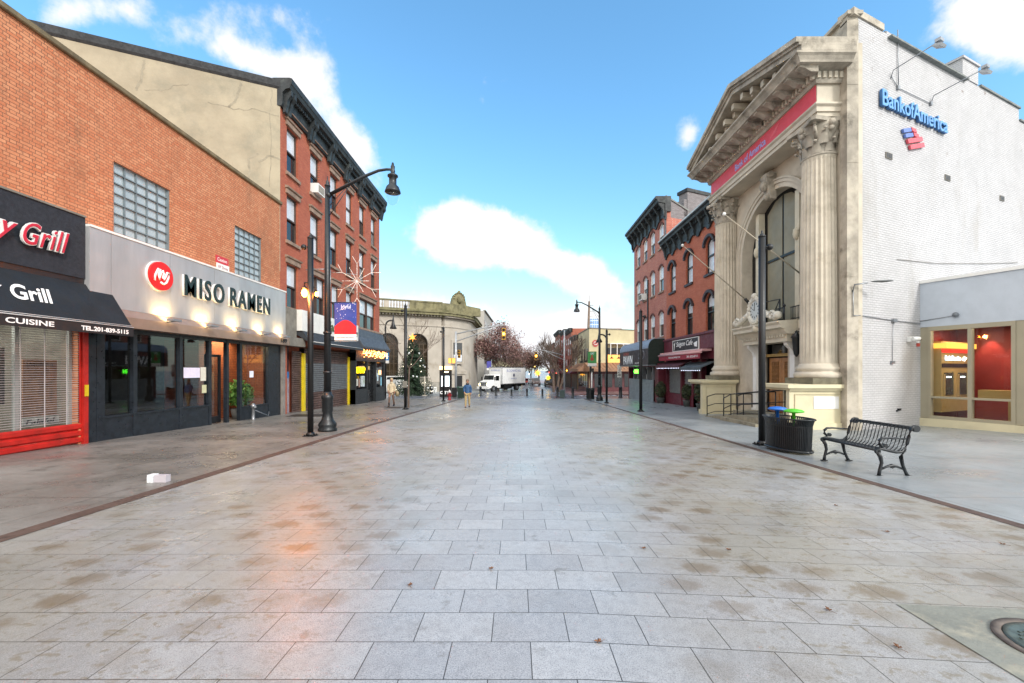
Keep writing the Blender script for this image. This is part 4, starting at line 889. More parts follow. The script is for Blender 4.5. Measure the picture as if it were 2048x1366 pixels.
# pedestals
def pedestal(y0, y1, yw, sgn, nm, xr_=11.3):
    o = thing('pedestal', nm, 'pedestal', (10.2, y0, gz(y0)), 'pedestals of the bank front')
    mb = MB(); z0 = gz(y1) - .05
    for (xa, ya, yb) in ((9.22, y0, yw), (9.92, yw, y1)):
        mb.box(xa, xr_, ya + (.003 if xa > 9.5 else 0), yb, z0, .0 + gz(y0) + .22).box(xa + .06, xr_, ya + .06, yb - (.06 if xa < 9.5 else 0), z0, 1.0)
    part('body', mb, cream, o)
    mb = MB(); mb.box(9.24, xr_ + .02, y0 - .02, y1, 1.003, 1.08).box(9.14, xr_ + .06, y0 - .1, y1, 1.083, 1.21); part('cap', mb, cream, o)
    mb = MB(); mb.box(9.45, 9.47, y0 + .035, y0 + .06, .05, .88).box(xr_ - .22, xr_ - .2, y0 + .035, y0 + .06, .05, .88).box(9.47, xr_ - .22, y0 + .035, y0 + .06, .86, .88); part('panel_frame', mb, mk('cream_trim', '#b5ab8c', .7, var=.05), o)
    return o
p1 = pedestal(14.2, 15.7, 14.5, 1, 'cream stone pedestal with a painted-over white patch, nearest the bench')
mb = MB(); mb.box(10.1, 10.95, 14.245, 14.258, .38, .80); part('paint_patch', mb, M['white'], p1)
pedestal(20.85, 22.3, 21.2, 1, 'cream stone pedestal under the column beside the brick cafe', 10.95)
# archivolt, recess, glass
mb = MB(); arch_band(mb, FB, AC - AR, AC + AR, AZ, AR, .2, .002, .07, 28); arch_band(mb, FB, AC - AR - .2, AC + AR + .2, AZ, AR + .2, .14, .002, .12, 28); arch_band(mb, FB, AC - AR - .34, AC + AR + .34, AZ, AR + .34, .07, .002, .16, 28)
for sgn in (-1, 1):
    for o0, o1, d in ((0, .2, .07), (.2, .34, .12), (.34, .41, .16)):
        a, b_ = AC + sgn * (AR + o0), AC + sgn * (AR + o1); mb.fb(FB, min(a, b_), max(a, b_), .002, d, 3.6, AZ)
part('archivolt', mb, lime, bk)
mb = MB(); mb.fprof(FB, [(.0, 9.0), (.22, 9.05), (.34, 9.5), (.44, 10.0), (.44, 10.1), (0, 10.1)], AC - .2, AC + .2); mb.tube([FB.p(AC - .33, .3, 10.02), FB.p(AC + .33, .3, 10.02)], .12, 10); mb.ball(FB.p(AC, .3, 9.15), .14, 8); mb.ball(FB.p(AC, .42, 9.6), .17, 8, 1, 1, 1.3); part('keystone', mb, limed, bk)
bl = mk('beige_window_blind', '#827c67', .5, var=.12, scale=1.2, spec=.5)
mb = MB(); mb.fpoly(FB, [(AC - AR, 3.4), (AC + AR, 3.4)] + arch_pts(AC - AR, AC + AR, AZ, AR - .001, 24)[::-1], -.5, -.44); wn = part('arched_window', mb, M['black'], bk)
mb = MB(); mb.fpoly(FB, [(AC - 1.1, 3.6), (AC - .06, 3.6), (AC - .06, AZ + 2.25), (AC - .55, AZ + 2.15), (AC - 1.1, AZ + 1.75)], -.43, -.41).fpoly(FB, [(AC + .06, 3.6), (AC + 1.1, 3.6), (AC + 1.1, AZ + 1.75), (AC + .55, AZ + 2.15), (AC + .06, AZ + 2.25)], -.43, -.41)
part('pane', mb, bl, wn); part('side_pane', MB().fpoly(FB, [(AC - 2.05, 3.6), (AC - 1.75, 3.6), (AC - 1.75, AZ + 1.1), (AC - 2.05, AZ + .8)], -.43, -.41), bl, wn); part('side_pane', MB().fpoly(FB, [(AC + 1.75, 3.6), (AC + 2.05, 3.6), (AC + 2.05, AZ + .8), (AC + 1.75, AZ + 1.1)], -.43, -.41), bl, wn)
mb = MB(); mb.fb(FB, AC - 1.1, AC + 1.1, -.42, -.36, 6.55, 6.65); part('transom_bar', mb, M['black'], wn)
for sgn in (-1, 1):
    c = AC + .05 + sgn * 1.38; mb = MB(); mb.fb(FB, c - .13, c + .13, -.4, -.12, 3.5, AZ + 1.9); mb.ball(FB.p(c, -.1, 7.15), .14, 8, 1, 1, 1.8); mb.fb(FB, c - .17, c + .17, -.4, -.07, AZ + .25, AZ + .36); part('mullion', mb, mk('pale_mullion', '#c4bca6', .7, var=.08), wn)
# portal: jambs, cornice, balcony, clock, doors
pt = thing('entrance_portal', 'white carved stone door surround with a heavy cornice in the bank front', 'doorway', FB.p(AC, .3, -.1))
mb = MB()
for sgn in (-1, 1):
    c = AC - .25 + sgn * 1.32; mb = MB(); mb.fb(FB, c - .12, c + .12, .0, .22, -.35, 3.0); mb.fb(FB, c - .16, c + .16, .0, .27, -.4, -.02); mb.fprof(FB, [(0, 2.3), (.23, 2.3), (.30, 2.5), (.50, 2.7), (.52, 2.82), (0, 2.82)], c - .10, c + .10)
    c2 = AC - .25 + sgn * 1.06; mb.fb(FB, c2 - .1, c2 + .1, -.1, .1, -.35, 3.0); part('jamb', mb, M['white'], pt)
mb = MB(); mb.fb(FB, AC - 1.85, AC + 1.3, 0, .62, 2.82, 3.1); mb.fprof(FB, [(0, 3.1), (.7, 3.1), (.78, 3.2), (.82, 3.3), (.98, 3.34), (.98, 3.46), (1.06, 3.55), (1.06, 3.6), (0, 3.66)], AC - 2.0, AC + 1.48); mb.fb(FB, AC + 1.5, AC + 2.4, .0, .3, 3.3, 3.62).fb(FB, AC - 2.4, AC - 2.02, .0, .3, 3.3, 3.62)
k = AC - 1.75
while k < AC + 1.2: mb.fb(FB, k, k + .08, .62, .70, 3.0, 3.1); k += .17
mb.ball(FB.p(AC - .35, .95, 3.45), .16, 8, 1, 1, 1.1); part('cornice', mb, mk('portal_stone', '#c3bba8', .7, var=.1, scale=3, bump=.2), pt)
wd = mk('oak_door', '#9a6c40', .45, var=.2, scale=5)
for sgn in (-1, 1):
    c = AC - .25 + sgn * .44
    mb = MB(); mb.fb(FB, c - .43, c + .43, -.26, -.2, -.12, 2.22)
    for z0, z1 in ((.0, .35), (.42, .7)): mb.fb(FB, c - .28, c + .28, -.2, -.17, z0, z1)
    dr_ = part('door', mb, wd, pt)
    mb = MB(); mb.fb(FB, c - .24, c + .24, -.2, -.19, .8, 2.05); part('pane', mb, mk('door_glass', '#5a4a34', .2, var=.3), dr_)
    mb = MB(); [mb.fb(FB, c - .22 + q * .073, c - .205 + q * .073, -.19, -.17, .8, 2.05) for q in range(7)]; [mb.fb(FB, c - .24, c + .24, -.188, -.172, .8 + q * .18, .815 + q * .18) for q in range(8)]; part('grille', mb, wd, dr_)
mb = MB(); mb.fb(FB, AC - 1.15, AC + .7, -.3, -.1, 2.28, 2.4); part('door_head', mb, mk('brass_head', '#a68a50', .4, .3), pt)
mb = MB(); mb.fb(FB, AC - 1.15, AC + .7, -.28, -.24, 2.42, 3.05); part('transom', mb, M['dark_glass'], pt)
mb = MB(); mb.fb(FB, AC - .95, AC + .95, -.44, -.3, -.3, 3.05); part('door_recess', mb, M['wood_dark'], pt)
br_ = thing('balcony_rail', 'black iron balcony railing over the portal cornice', 'railing', FB.p(AC - 1.5, .5, 3.6))
mb = MB()
for a, b_, d in ((AC - 2.25, AC - 1.5, .25), (AC - 1.5, AC - .95, .5)):
    mb.tube([FB.p(a, d, 4.18), FB.p(b_, d, 4.18)], .022, 6).tube([FB.p(a, d, 3.72), FB.p(b_, d, 3.72)], .018, 6)
    k = a
    while k < b_: mb.tube([FB.p(k, d, 3.64), FB.p(k, d, 4.18)], .011, 5); k += .09
    mb.ball(FB.p(a, d, 4.25), .06, 8); mb.tube([FB.p(a, d, 3.62), FB.p(a, d, 4.25)], .03, 6)
mb.tube([FB.p(AC - .95, .5, 4.18), FB.p(AC - .9, .3, 4.6), FB.p(AC + .4, .3, 4.66)], .022, 6).tube([FB.p(AC - .9, .3, 3.64), FB.p(AC - .9, .3, 4.6)], .03, 6)
part('rail', mb, M['iron'], br_)
ck = thing('bank_clock', 'round clock in a carved white scroll frame standing on the portal cornice', 'clock', FB.p(AC + .1, .75, 3.66)); cc = AC + .12; cz = 4.28
m_ = mk('carved_white_stone', '#c9c5b8', .75, var=.15, scale=8, bump=.4)
mb = MB(); pts = [FB.p(cc + .44 * math.cos(a), .72, cz + .5 * math.sin(a)) for a in [2 * math.pi * k / 28 for k in range(29)]]; mb.tube(pts, .10, 8)
for k in range(26): a = 2 * math.pi * k / 26; mb.ball(FB.p(cc + .5 * math.cos(a), .76, cz + .57 * math.sin(a)), .065, 6)
mb.fb(FB, cc - .45, cc + .45, .55, .7, 3.66, 3.85)
for sgn in (-1, 1):
    for t in range(9):
        q = t / 8; mb.ball(FB.p(cc + sgn * (.55 + 1.0 * q), .72, 4.12 - .36 * q + (.12 if t == 8 else 0)), .15 - .03 * q + (.05 if t == 8 else 0), 7)
    pts = [FB.p(cc + sgn * (1.3 + .2 * (1 - t / 16) * math.cos(t * .6)), .8, 3.9 + .2 * (1 - t / 16) * math.sin(t * .6)) for t in range(14)]; mb.tube(pts, .06, 6)
mb.ball(FB.p(cc, .75, cz + .62), .14, 8); part('frame', mb, m_, ck)
mb = MB(); mb.cylx(FB.p(cc, .72, cz), (1, 0, 0), .4, .06, 28, False); fc_ = part('face', mb, mk('clock_face', '#b9bdbb', .3, var=.05), ck)
mb = MB()
for k in range(12): a = 2 * math.pi * k / 12; mb.fpoly(FB, [(cc + .34 * math.cos(a) + .02 * math.sin(a), cz + .34 * math.sin(a) - .02 * math.cos(a)), (cc + .34 * math.cos(a) - .02 * math.sin(a), cz + .34 * math.sin(a) + .02 * math.cos(a)), (cc + .26 * math.cos(a) - .02 * math.sin(a), cz + .26 * math.sin(a) + .02 * math.cos(a)), (cc + .26 * math.cos(a) + .02 * math.sin(a), cz + .26 * math.sin(a) - .02 * math.cos(a))], .752, .758)
mb.fpoly(FB, [(cc - .012, cz), (cc + .012, cz), (cc + .012, cz + .28), (cc - .012, cz + .28)], .76, .765).fpoly(FB, [(cc, cz - .015), (cc + .18, cz + .08), (cc + .17, cz + .1), (cc, cz + .015)], .76, .765); part('hands', mb, M['black'], fc_)
for (ya, za, yb, zb, nm) in ((16.0, 5.24, 16.0, 7.6, 'bare flagpole slanting up from the wall behind the nearer column'), (20.0, 5.0, 20.0, 7.6, 'bare flagpole slanting out past the brick cafe facade')):
    f_ = thing('flagpole', nm, 'flagpole', (11.0, ya, za), 'flagpoles on the bank front')
    mb = MB(); mb.tube([(11.0, ya, za), (7.98, yb, zb)], [.03, .016], 8); part('pole', mb, mk('flagpole_paint', '#a59c8a', .5, var=.1), f_)
    mb = MB(); mb.ball((7.93, yb, zb + .04), .07, 8); part('finial', mb, M['white'], f_); mb = MB(); mb.tube([(11.1, ya, za - .12), (10.9, ya, za + .1)], .07, 8); part('bracket', mb, M['iron'], f_)
ln = thing('wall_lantern', 'black iron scroll lantern on the bank wall between the portal and the nearer column', 'lantern', FB.p(15.95, .2, 2.4))
mb = MB(); mb.tube([FB.p(15.95, 0, 3.15), FB.p(15.95, .5, 3.15)], .03, 6).lathe(tuple(FB.p(15.95, .45, 2.2)), [(.02, 0), (.09, .1), (.12, .3), (.15, .7), (.2, .74), (.05, .92), (.02, 1.0)], 8); mb.fb(FB, 15.85, 16.05, 0, .03, 1.4, 3.2)
for k in range(4): mb.tube([FB.p(15.95 + .12 * math.cos(a * .7), .06, 1.5 + k * .35 + .12 * math.sin(a * .7)) for a in range(9)], .014, 5)
part('lantern_body', mb, M['iron'], ln)
# ramp and railings
rp = thing('entrance_ramp', 'low stone ramp with steps in front of the bank door', 'ramp', (9.6, 17, gz(17)))
mb = MB(); vs = []
for x in (8.75, 11.08):
    vs += [(x, 19.6, gz(19.6) - .1), (x, 15.0, gz(15) - .1), (x, 15.0, gz(15) + .30), (x, 17.2, -.14), (x, 19.6, gz(19.6) + .02)]
mb.add(vs, [(0, 1, 2, 3, 4), (9, 8, 7, 6, 5)] + [(i, i + 5, (i + 1) % 5 + 5, (i + 1) % 5) for i in range(5)]); mb.box(9.9, 11.08, 16.9, 19.2, gz(19), -.11); mb.box(8.55, 8.748, 15.0, 17.6, gz(17) - .1, gz(16) + .12); part('slab', mb, mk('ramp_stone', '#8d8672', .8, var=.2, scale=4, bump=.3, dirt='#5f594a'), rp)
def rail(pts, nm, h=.92, posts=None):
    r = thing('handrail', nm, 'handrail', (pts[0][0], pts[0][1], gz(pts[0][1])), 'black pipe handrails at the bank entrance'); mb = MB()
    top = [Vector(p) + Vector((0, 0, h)) for p in pts]; mid = [Vector(p) + Vector((0, 0, h * .52)) for p in pts]; lw = [Vector(p) + Vector((0, 0, .12)) for p in pts]
    mb.tube(top, .022, 7); mb.tube(mid, .018, 7); mb.tube(lw, .016, 6); part('rails', mb, M['black'], r)
    [part('post', MB().tube([Vector(p), Vector(p) + Vector((0, 0, h))], .022, 7), M['black'], r) for p in (posts or pts)]
g = gz(19)
rail([(8.85, 19.45, gz(19.4) - .0), (9.2, 19.4, gz(19.4) + .12), (10.9, 19.4, gz(19.4) + .12)], 'handrail across the far end of the ramp', posts=[(8.85, 19.45, gz(19.4)), (9.6, 19.4, gz(19.4) + .1), (10.9, 19.4, gz(19.4) + .1)])
rail([(8.75, 17.7, gz(17.7)), (8.8, 17.2, gz(17) + .18), (8.8, 15.2, gz(15) + .34), (9.3, 15.05, gz(15) + .34)], 'outer handrail on the street edge of the ramp')
rail([(9.8, 18.6, gz(18.6) + .05), (9.8, 18.1, gz(18.6) + .2), (9.8, 15.3, gz(15) + .40), (10.1, 15.2, gz(15) + .4)], 'inner handrail leading down past the door')
# side wall fittings
s1 = thing('bank_wall_sign', 'raised blue lettering on the white painted brick wall', 'sign', FW.p(1.2, .0, 10.78))
bl_ = mk('sign_blue', '#5a94cc', .4, var=.05); bld = mk('sign_blue_side', '#2a5a8c', .5, var=.05)
text('letter_return', 'BankofAmerica', FW.p(1.19, .03, 10.77), tuple(FW.n), 4.4, .57, bld, s1, .07, bold=.02, spacing=1.0)
text('lettering', 'BankofAmerica', FW.p(1.19, .102, 10.77), tuple(FW.n), 4.4, .57, bl_, s1, .03, bold=.012, spacing=1.0)
s2 = thing('flag_emblem_sign', 'red and blue striped flag emblem under the blue wall lettering', 'sign', FW.p(2.6, .0, 9.8))
def par(mb, t, z, l, h, ang=.40, d0=.02, d1=.09):
    c, s_ = math.cos(ang), math.sin(ang); P = [(t, z), (t + l * c, z + l * s_), (t + l * c + h * .55, z + l * s_ - h), (t + h * .55, z - h)]; mb.fpoly(FW, P[::-1], d0, d1)
mb = MB(); par(mb, 2.55, 10.28, .52, .12, .3); par(mb, 2.68, 10.13, .52, .12, .3); part('blue_stripes', mb, mk('emblem_blue', '#5a74b4', .5, var=.05), s2)
mb = MB(); par(mb, 2.84, 9.98, 1.02, .14, .3); par(mb, 3.0, 9.80, .98, .14, .3); par(mb, 3.1, 10.46, .3, .12, .0); par(mb, 3.24, 10.31, .32, .12, .0); part('red_stripes', mb, mk('emblem_red', '#c8505c', .5, var=.05), s2)
for t_, z_, L_, nm in ((1.93, 12.21, 1.27, 'wall floodlight on a long arm nearer the stone pier'), (4.65, 12.03, 1.42, 'wall floodlight on a long arm nearer the chimney')):
    f_ = thing('sign_floodlight', nm, 'floodlight', FW.p(t_, 0, z_), 'sign lights on the white wall')
    mb = MB(); mb.tube([FW.p(t_, 0, z_ - .28), FW.p(t_, .08, z_ - .02), FW.p(t_, L_, z_ + .12)], .017, 6); part('arm', mb, M['grey_metal'], f_)
    mb = MB(); e = FW.p(t_, L_, z_ + .12); mb.fb(FW, t_ - .1, t_ + .12, L_ - .05, L_ + .1, z_ + .1, z_ + .2); mb.fprof(FW, [(L_ - .1, z_ - .0), (L_ + .12, z_ - .12), (L_ + .16, z_ - .05), (L_ - .04, z_ + .06)], t_ - .14, t_ + .14); part('lamp_head', mb, M['grey_metal'], f_)
cdt = thing('conduit', 'thin grey conduit joining the two sign floodlights', 'conduit', FW.p(2.2, .02, 11.9))
mb = MB(); mb.tube([FW.p(1.93, .03, 12.0), FW.p(2.35, .03, 11.72), FW.p(4.5, .03, 11.72), FW.p(4.65, .03, 11.78)], .014, 5).tube([FW.p(2.35, .04, 11.72), FW.p(2.3, .04, 13.75)], .016, 5).fb(FW, 2.28, 2.4, .0, .07, 11.65, 11.78).fb(FW, 4.5, 4.62, .0, .07, 11.65, 11.78); part('pipe', mb, M['grey_metal'], cdt)
for t_, z_, nm in ((1.8, 9.18, 'small wall vent nearest the stone pier'), (5.85, 9.15, 'middle one of the three wall vents'), (10.5, 9.11, 'small wall vent nearest the picture edge')):
    vn = thing('wall_vent', nm, 'vent', FW.p(t_, 0, z_), 'vents in the white wall')
    mb = MB(); mb.fb(FW, t_ - .2, t_ + .2, .0, .03, z_ - .09, z_ + .12); part('frame', mb, M['concrete'], vn); mb = MB(); [mb.fb(FW, t_ - .17 + k * .118, t_ - .075 + k * .118, .02, .034, z_ - .07, z_ + .1) for k in range(3)]; part('louvre', mb, M['frame_dark'], vn)
cb = thing('wall_lamp', 'flat cobra-head lamp on a short arm at the corner of the white wall', 'wall lamp', (11.38, 13.9, 4.55))
mb = MB(); mb.tube([(11.2, 13.97, 4.3), (11.2, 13.9, 4.52), (11.55, 13.8, 4.56)], .025, 6).tube([(11.2, 13.95, 3.5), (11.2, 13.95, 4.3)], .014, 6); part('arm', mb, M['grey_metal'], cb)
mb = MB(); mb.lathe((0, 0, 0), [(.01, -.36), (.06, -.25), (.085, 0), (.08, .2), (.03, .36)], 12, True, .45, 1, Matrix.Translation((11.95, 13.72, 4.6)) @ Matrix.Rotation(R(88), 4, 'Y')); part('lamp_head', mb, mk('lamp_grey', '#5c5f5e', .5, .2, var=.2), cb)
cw = thing('wall_conduit', 'thin conduit crossing the white wall to a round lamp on the annex', 'conduit', FW.p(.1, .02, 3.4))
mb = MB(); mb.tube([(11.2, 13.93, 3.5), FW.p(.05, .03, 3.52), FW.p(1.8, .03, 3.45), FW.p(3.85, .03, 3.4)], .014, 5).tube([FW.p(2.05, .03, 3.45), FW.p(1.98, .03, 2.0)], .01, 5).fb(FW, 1.98, 2.2, .0, .08, 3.38, 3.5).fb(FW, 1.9, 2.08, .0, .07, 1.92, 2.02); part('pipe', mb, M['grey_metal'], cw)
cable = thing('loose_cable', 'thin cable sagging across the white wall above the annex roof', 'cable', FW.p(2.3, .02, 5.5))
mb = MB(); mb.tube([FW.p(2.3, .02, 5.62), FW.p(5, .03, 5.75), FW.p(9, .03, 6.15), FW.p(12, .03, 6.5)], .010, 5); part('cable_run', mb, M['concrete'], cable)
cm = thing('security_camera', 'white dome security camera on the white wall beside the annex', 'camera', FW.p(3.1, 0, 2.75))
mb = MB(); mb.fb(FW, 3.0, 3.1, .0, .1, 2.72, 2.9).cylx(FW.p(3.12, .2, 2.82), tuple(FW.n * .5 + FW.a), .075, .24, 12); part('body', mb, M['white'], cm); mb = MB(); mb.ball(FW.p(3.24, .24, 2.81), .07, 8); part('lens', mb, M['black'], cm)
sb = thing('alarm_strobe', 'small red and white alarm strobe at the corner by the annex', 'alarm', FW.p(3.6, 0, 2.6))
mb = MB(); mb.fb(FW, 3.62, 3.72, 0, .07, 2.56, 2.68); part('box', mb, mk('alarm_red', '#b0483c', .5), sb); mb = MB(); mb.fb(FW, 3.62, 3.7, 0, .06, 2.69, 2.78); part('strobe', mb, M['white'], sb)
mb = MB(); mb.fb(FW, 2.35, 2.5, 0, .06, .26, .33).fb(FW, 2.28, 2.34, .0, .03, .22, .28); solo('hose_bib', mb, M['iron'], 'small metal outlet low on the white painted wall', 'tap', FW.p(2.4, 0, .25))

# ---------------------------------------------------------------- annex with the cash machines
FA = Fc((14.96, 15.55), (.393, -.92), (-.92, -.393))
ax = thing('bank_annex', 'single-storey annex with a pale blue-grey fascia and a beige framed glass front', 'building', (15, 15.5, gz(15)))
mb = MB(); mb.fb(FA, .0, 9, -.3, 0, 3.27, 4.88).fb(FA, .0, 9, -9, -.31, 4.5, 4.8); part('fascia', mb, mk('blue_grey_stucco', '#b4bcc5', .85, var=.05, scale=2, bump=.2), ax)
mb = MB(); mb.fb(FA, -.02, 9, -.35, .05, 4.883, 4.99); part('coping', mb, M['white'], ax)
bg_ = mk('beige_aluminium', '#9c9580', .5, .1, var=.05, scale=1)
mb = MB()
mb.fb(FA, .0, .22, -.2, -.02, -.05, 3.27).fb(FA, 2.38, 9, -.2, -.02, -.05, 3.27).fb(FA, .22, .30, -.2, .0, .0, 3.2).fb(FA, 1.27, 1.37, -.2, .0, .0, 3.2).fb(FA, 2.28, 2.38, -.2, .0, .0, 3.2).fb(FA, .22, 2.38, -.2, .005, 3.12, 3.27).fb(FA, .22, 2.38, -.2, .005, -.06, .04).fb(FA, .30, 1.27, -.18, -.002, .68, .75).fb(FA, 1.37, 2.28, -.18, -.002, .68, .75)
mb.fb(FA, 2.39, 2.4, -.02, -.01, 0, 3.2); wf = part('window_frame', mb, bg_, ax)
mb = MB(); mb.fb(FA, .28, 1.29, -.12, -.10, .02, 3.15).fb(FA, 1.36, 2.3, -.12, -.10, .02, 3.15); part('pane', mb, glassmat('bank_glass', (.92, .92, .9), 1.5), wf)
mb = MB(); mb.fb(FA, -.0, 9, -.25, .04, gz(15) - .2, -.063); part('base_course', mb, cream, ax)
rdw = mk('dark_red_wall', '#6a1414', .6, var=.12, scale=1)
mb = MB(); mb.fb(FA, -1, 9, -2.8, -2.7, -.3, 3.5); mb.fb(FA, -.05, 0, -2.8, -.3, -.3, 3.4); part('red_wall', mb, rdw, ax)
mb = MB(); mb.fb(FA, .01, 9, -2.69, -.25, 3.3, 3.4); part('ceiling', mb, mk('bank_ceiling', '#6a5c40', .7, var=.1), ax)
mb = MB(); mb.fb(FA, .01, 9, -2.69, -.25, -.3, -.25); part('floor', mb, mk('bank_floor', '#3c3a34', .3, var=.2), ax)
am = thing('cash_machine_wall', 'beige cash machine wall unit behind the left annex window', 'cash machine', FA.p(.9, -1.6, -.25))
tn = mk('tan_laminate', '#b59a62', .5, var=.04)
FM = Fc(tuple(FA.p(.40, -.5, 0))[:2], (.92, .393), (.393, -.92))
mb = MB(); mb.fb(FM, 0, 2.0, -.35, 0, .15, 2.75); part('cabinet', mb, tn, am)
mb = MB(); mb.fb(FM, -.15, 2.05, -.3, .2, 2.5, 2.68); part('canopy', mb, emit('lit_canopy', '#e0a040', 1.0), am)
mb = MB(); mb.fb(FM, .0, 2.0, .002, .02, 2.34, 2.48); part('red_band', mb, emit('red_glow', '#d02818', .8), am)
mb = MB(); mb.fb(FM, .02, 1.98, .002, .02, 1.8, 1.94); part('black_band', mb, M['black'], am)
for q in (.16, 1.18):
    mb = MB(); mb.fb(FM, q, q + .62, .002, .03, .78, 1.6); s_ = part('machine', mb, mk('machine_screen', '#39443c', .15, var=.5, scale=4), am)
    mb = MB(); mb.fb(FM, q + .12, q + .45, .031, .034, 1.42, 1.46); part('slot_light', mb, emit('slot_glow', '#e8ffff', 4), s_); mb = MB(); mb.fb(FM, q - .05, q, .002, .05, .68, 1.55).fb(FM, q + .62, q + .67, .002, .05, .68, 1.65); part('surround', mb, tn, s_)
text('lettering', 'BankofAmerica', FM.p(.25, .01, 2.06), tuple(FM.n), 1.1, .17, emit('blue_white_glow', '#b0d4ff', 2.4), am, .01, bold=.02)
mb = MB(); [mb.fpoly(FM, [(1.45 + k * .08, 2.1 - k * .02), (1.64 + k * .08, 2.22 - k * .02), (1.67 + k * .08, 2.19 - k * .02), (1.48 + k * .08, 2.07 - k * .02)][::-1], .01, .02) for k in range(3)]; part('emblem', mb, emit('white_glow', '#ffffff', 1.6), am)
dkk = thing('writing_desk', 'tan desk panel behind the right annex window', 'desk', FA.p(1.8, -2, -.25))
mb = MB(); mb.fb(FA, 1.25, 2.2, -1.3, -.8, .72, 1.0); part('worktop', mb, tn, dkk); mb = MB(); mb.fb(FA, 1.95, 2.1, -1.3, -.85, -.25, .715); part('leg', mb, tn, dkk)
for i, (t_, d_) in enumerate(((.8, -1.0), (1.6, -1.1), (2.1, -1.5))):
    cl_ = thing('ceiling_light', ['recessed ceiling light above the cash machines', 'recessed ceiling light left of centre in the right annex window', 'recessed ceiling light nearest the window edge'][i], 'ceiling light', FA.p(t_, d_, 3.29), 'lights in the annex ceiling'); mb = MB(); mb.fb(FA, t_ - .12, t_ + .12, d_ - .08, d_ + .08, 3.27, 3.298); part('diffuser', mb, emit('warm_downlight%d' % i, '#ffdf9a', 6), cl_)
for k, (t_, d_, e_) in enumerate(((1.1, -1.3, 16), (2.8, -1.4, 10))):
    ld = bpy.data.lights.new('annex_light', 'AREA'); ld.energy = e_ * 1.4; ld.size = 1.2; ld.color = (1, .82, .55); lo = bpy.data.objects.new('annex_light', ld); COL.objects.link(lo); lo.location = FA.p(t_, d_, 3.22)
for t_ in (.95, 1.75):
    ld = bpy.data.lights.new('wall_washer', 'SPOT'); ld.energy = 90; ld.spot_size = R(55); ld.spot_blend = .7; ld.color = (1, .5, .35); lo = bpy.data.objects.new('wall_washer', ld); COL.objects.link(lo); lo.location = FA.p(t_, -2.35, 3.2); lo.rotation_euler = (FA.n * -.28 + Vector((0, 0, -1))).to_track_quat('-Z', 'Y').to_euler()
gl = thing('round_wall_light', 'grey round light on the blue-grey annex fascia', 'wall light', FA.p(1.0, 0, 3.55)); mb = MB(); mb.ball(FA.p(1.0, .08, 3.62), .09, 10); part('lamp', mb, mk('grey_globe', '#6a7076', .4), gl); mb = MB(); mb.tube([FA.p(.0, .02, 3.5), FA.p(.95, .02, 3.6)], .012, 5); part('feed_pipe', mb, M['grey_metal'], gl)

# ================================================================ brick cafe building
FR_ = Fc((11.0, 0), (0, 1), (-1, 0))
M['brick_c'] = brickmat('cafe_brick', (0, 1), '#a5563c', '#b56a4e', '#885644', .21, .07, .006, bump=.25, soot='#8a3a26', sootamt=.3)
M['brick_p'] = brickmat('pawn_brick', (0, 1), '#a04e3a', '#b46c56', '#ab948a', .25, .085, .012, bump=.4, soot='#6a3024', sootamt=.3)
cf = thing('cafe_building', 'three-storey orange-red brick building with arched windows and a maroon shopfront', 'building', (11, 26, gz(26)))
cw_ = [28.97, 26.15, 23.3]
ops = [(c, c + 1.05, z0, z1) for c in cw_ for z0, z1 in ((7.2, 9.25), (3.95, 6.1))]
wm = wall_holes(FR_, 22.5, 30.7, 2.6, 10.2, ops, -.35, 0)
for a, b_, z0, z1 in ops: arch_fill(wm, FR_, a, b_, z1 - .3, .3, -.35, 0)
wm.prism([(11.36, 22.6), (11.36, 30.65), (22, 35.2), (22, 27.2)], -1.4, 10.2)
part('wall', wm, M['brick_c'], cf)
bm = mk('maroon_paint', '#5e1f2c', .5, var=.2, scale=3); hb = mk('dark_hood_mould', '#33282a', .6, var=.3)
for a, b_, z0, z1 in ops:
    ww = sash(cf, FR_, a, b_, z0, z1, M['frame_dark'], (M['blind'], .95 if z0 > 7 else .35), rise=.3, lo=M['blind'] if False else None)
    mb = MB(); arch_band(mb, FR_, a - .02, b_ + .02, z1 - .3, .32, .16, .002, .15, 10); mb.fb(FR_, a - .22, a - .02, .002, .12, z1 - .42, z1 - .27).fb(FR_, b_ + .02, b_ + .22, .002, .12, z1 - .42, z1 - .27); part('hood', mb, hb, ww)
    mb = MB(); mb.fb(FR_, a - .08, b_ + .08, -.1, .1, z0 - .14, z0 - .002); part('sill', mb, hb, ww)
def bracket_cornice(F, t0, t1, z0, z1, dep, nb, par_, mat_, waves):
    mb = MB(); h = z1 - z0
    mb.fprof(F, [(-.3, z0 + h * .35), (.12, z0 + h * .35), (.14, z0 + h * .7), (dep * .8, z0 + h * .76), (dep * .85, z0 + h * .86), (dep, z0 + h * .9), (dep, z1), (-.3, z1)], t0, t1)
    n_ = waves
    for k in range(n_):
        a = t0 + (t1 - t0) * k / n_; b_ = t0 + (t1 - t0) * (k + 1) / n_; P = arch_pts(a + .12, b_ - .12, z0, h * .22, 8)
        mb.fpoly(F, [(a, z0 + h * .36), (a, z0), (a + .12, z0)] + P[1:-1] + [(b_ - .12, z0), (b_, z0), (b_, z0 + h * .36)], .01, .11)
    part('cornice', mb, mat_, par_)
    mb = MB()
    for k in range(nb + 1):
        c = t0 + .12 + (t1 - t0 - .24) * k / nb
        mb.fprof(F, [(.1, z0 + h * .1), (.2, z0 + h * .16), (.24, z0 + h * .4), (dep * .6, z0 + h * .6), (dep * .78, z0 + h * .76), (.1, z0 + h * .76)], c - .07, c + .07)
        if k < nb:
            for j in range(3): q = c + (j + 1) * (t1 - t0) / nb / 4; mb.fb(F, q - .05, q + .05, .14, dep * .45, z0 + h * .6, z0 + h * .74)
    part('bracket', mb, mat_, par_, 'carved black cornice brackets')
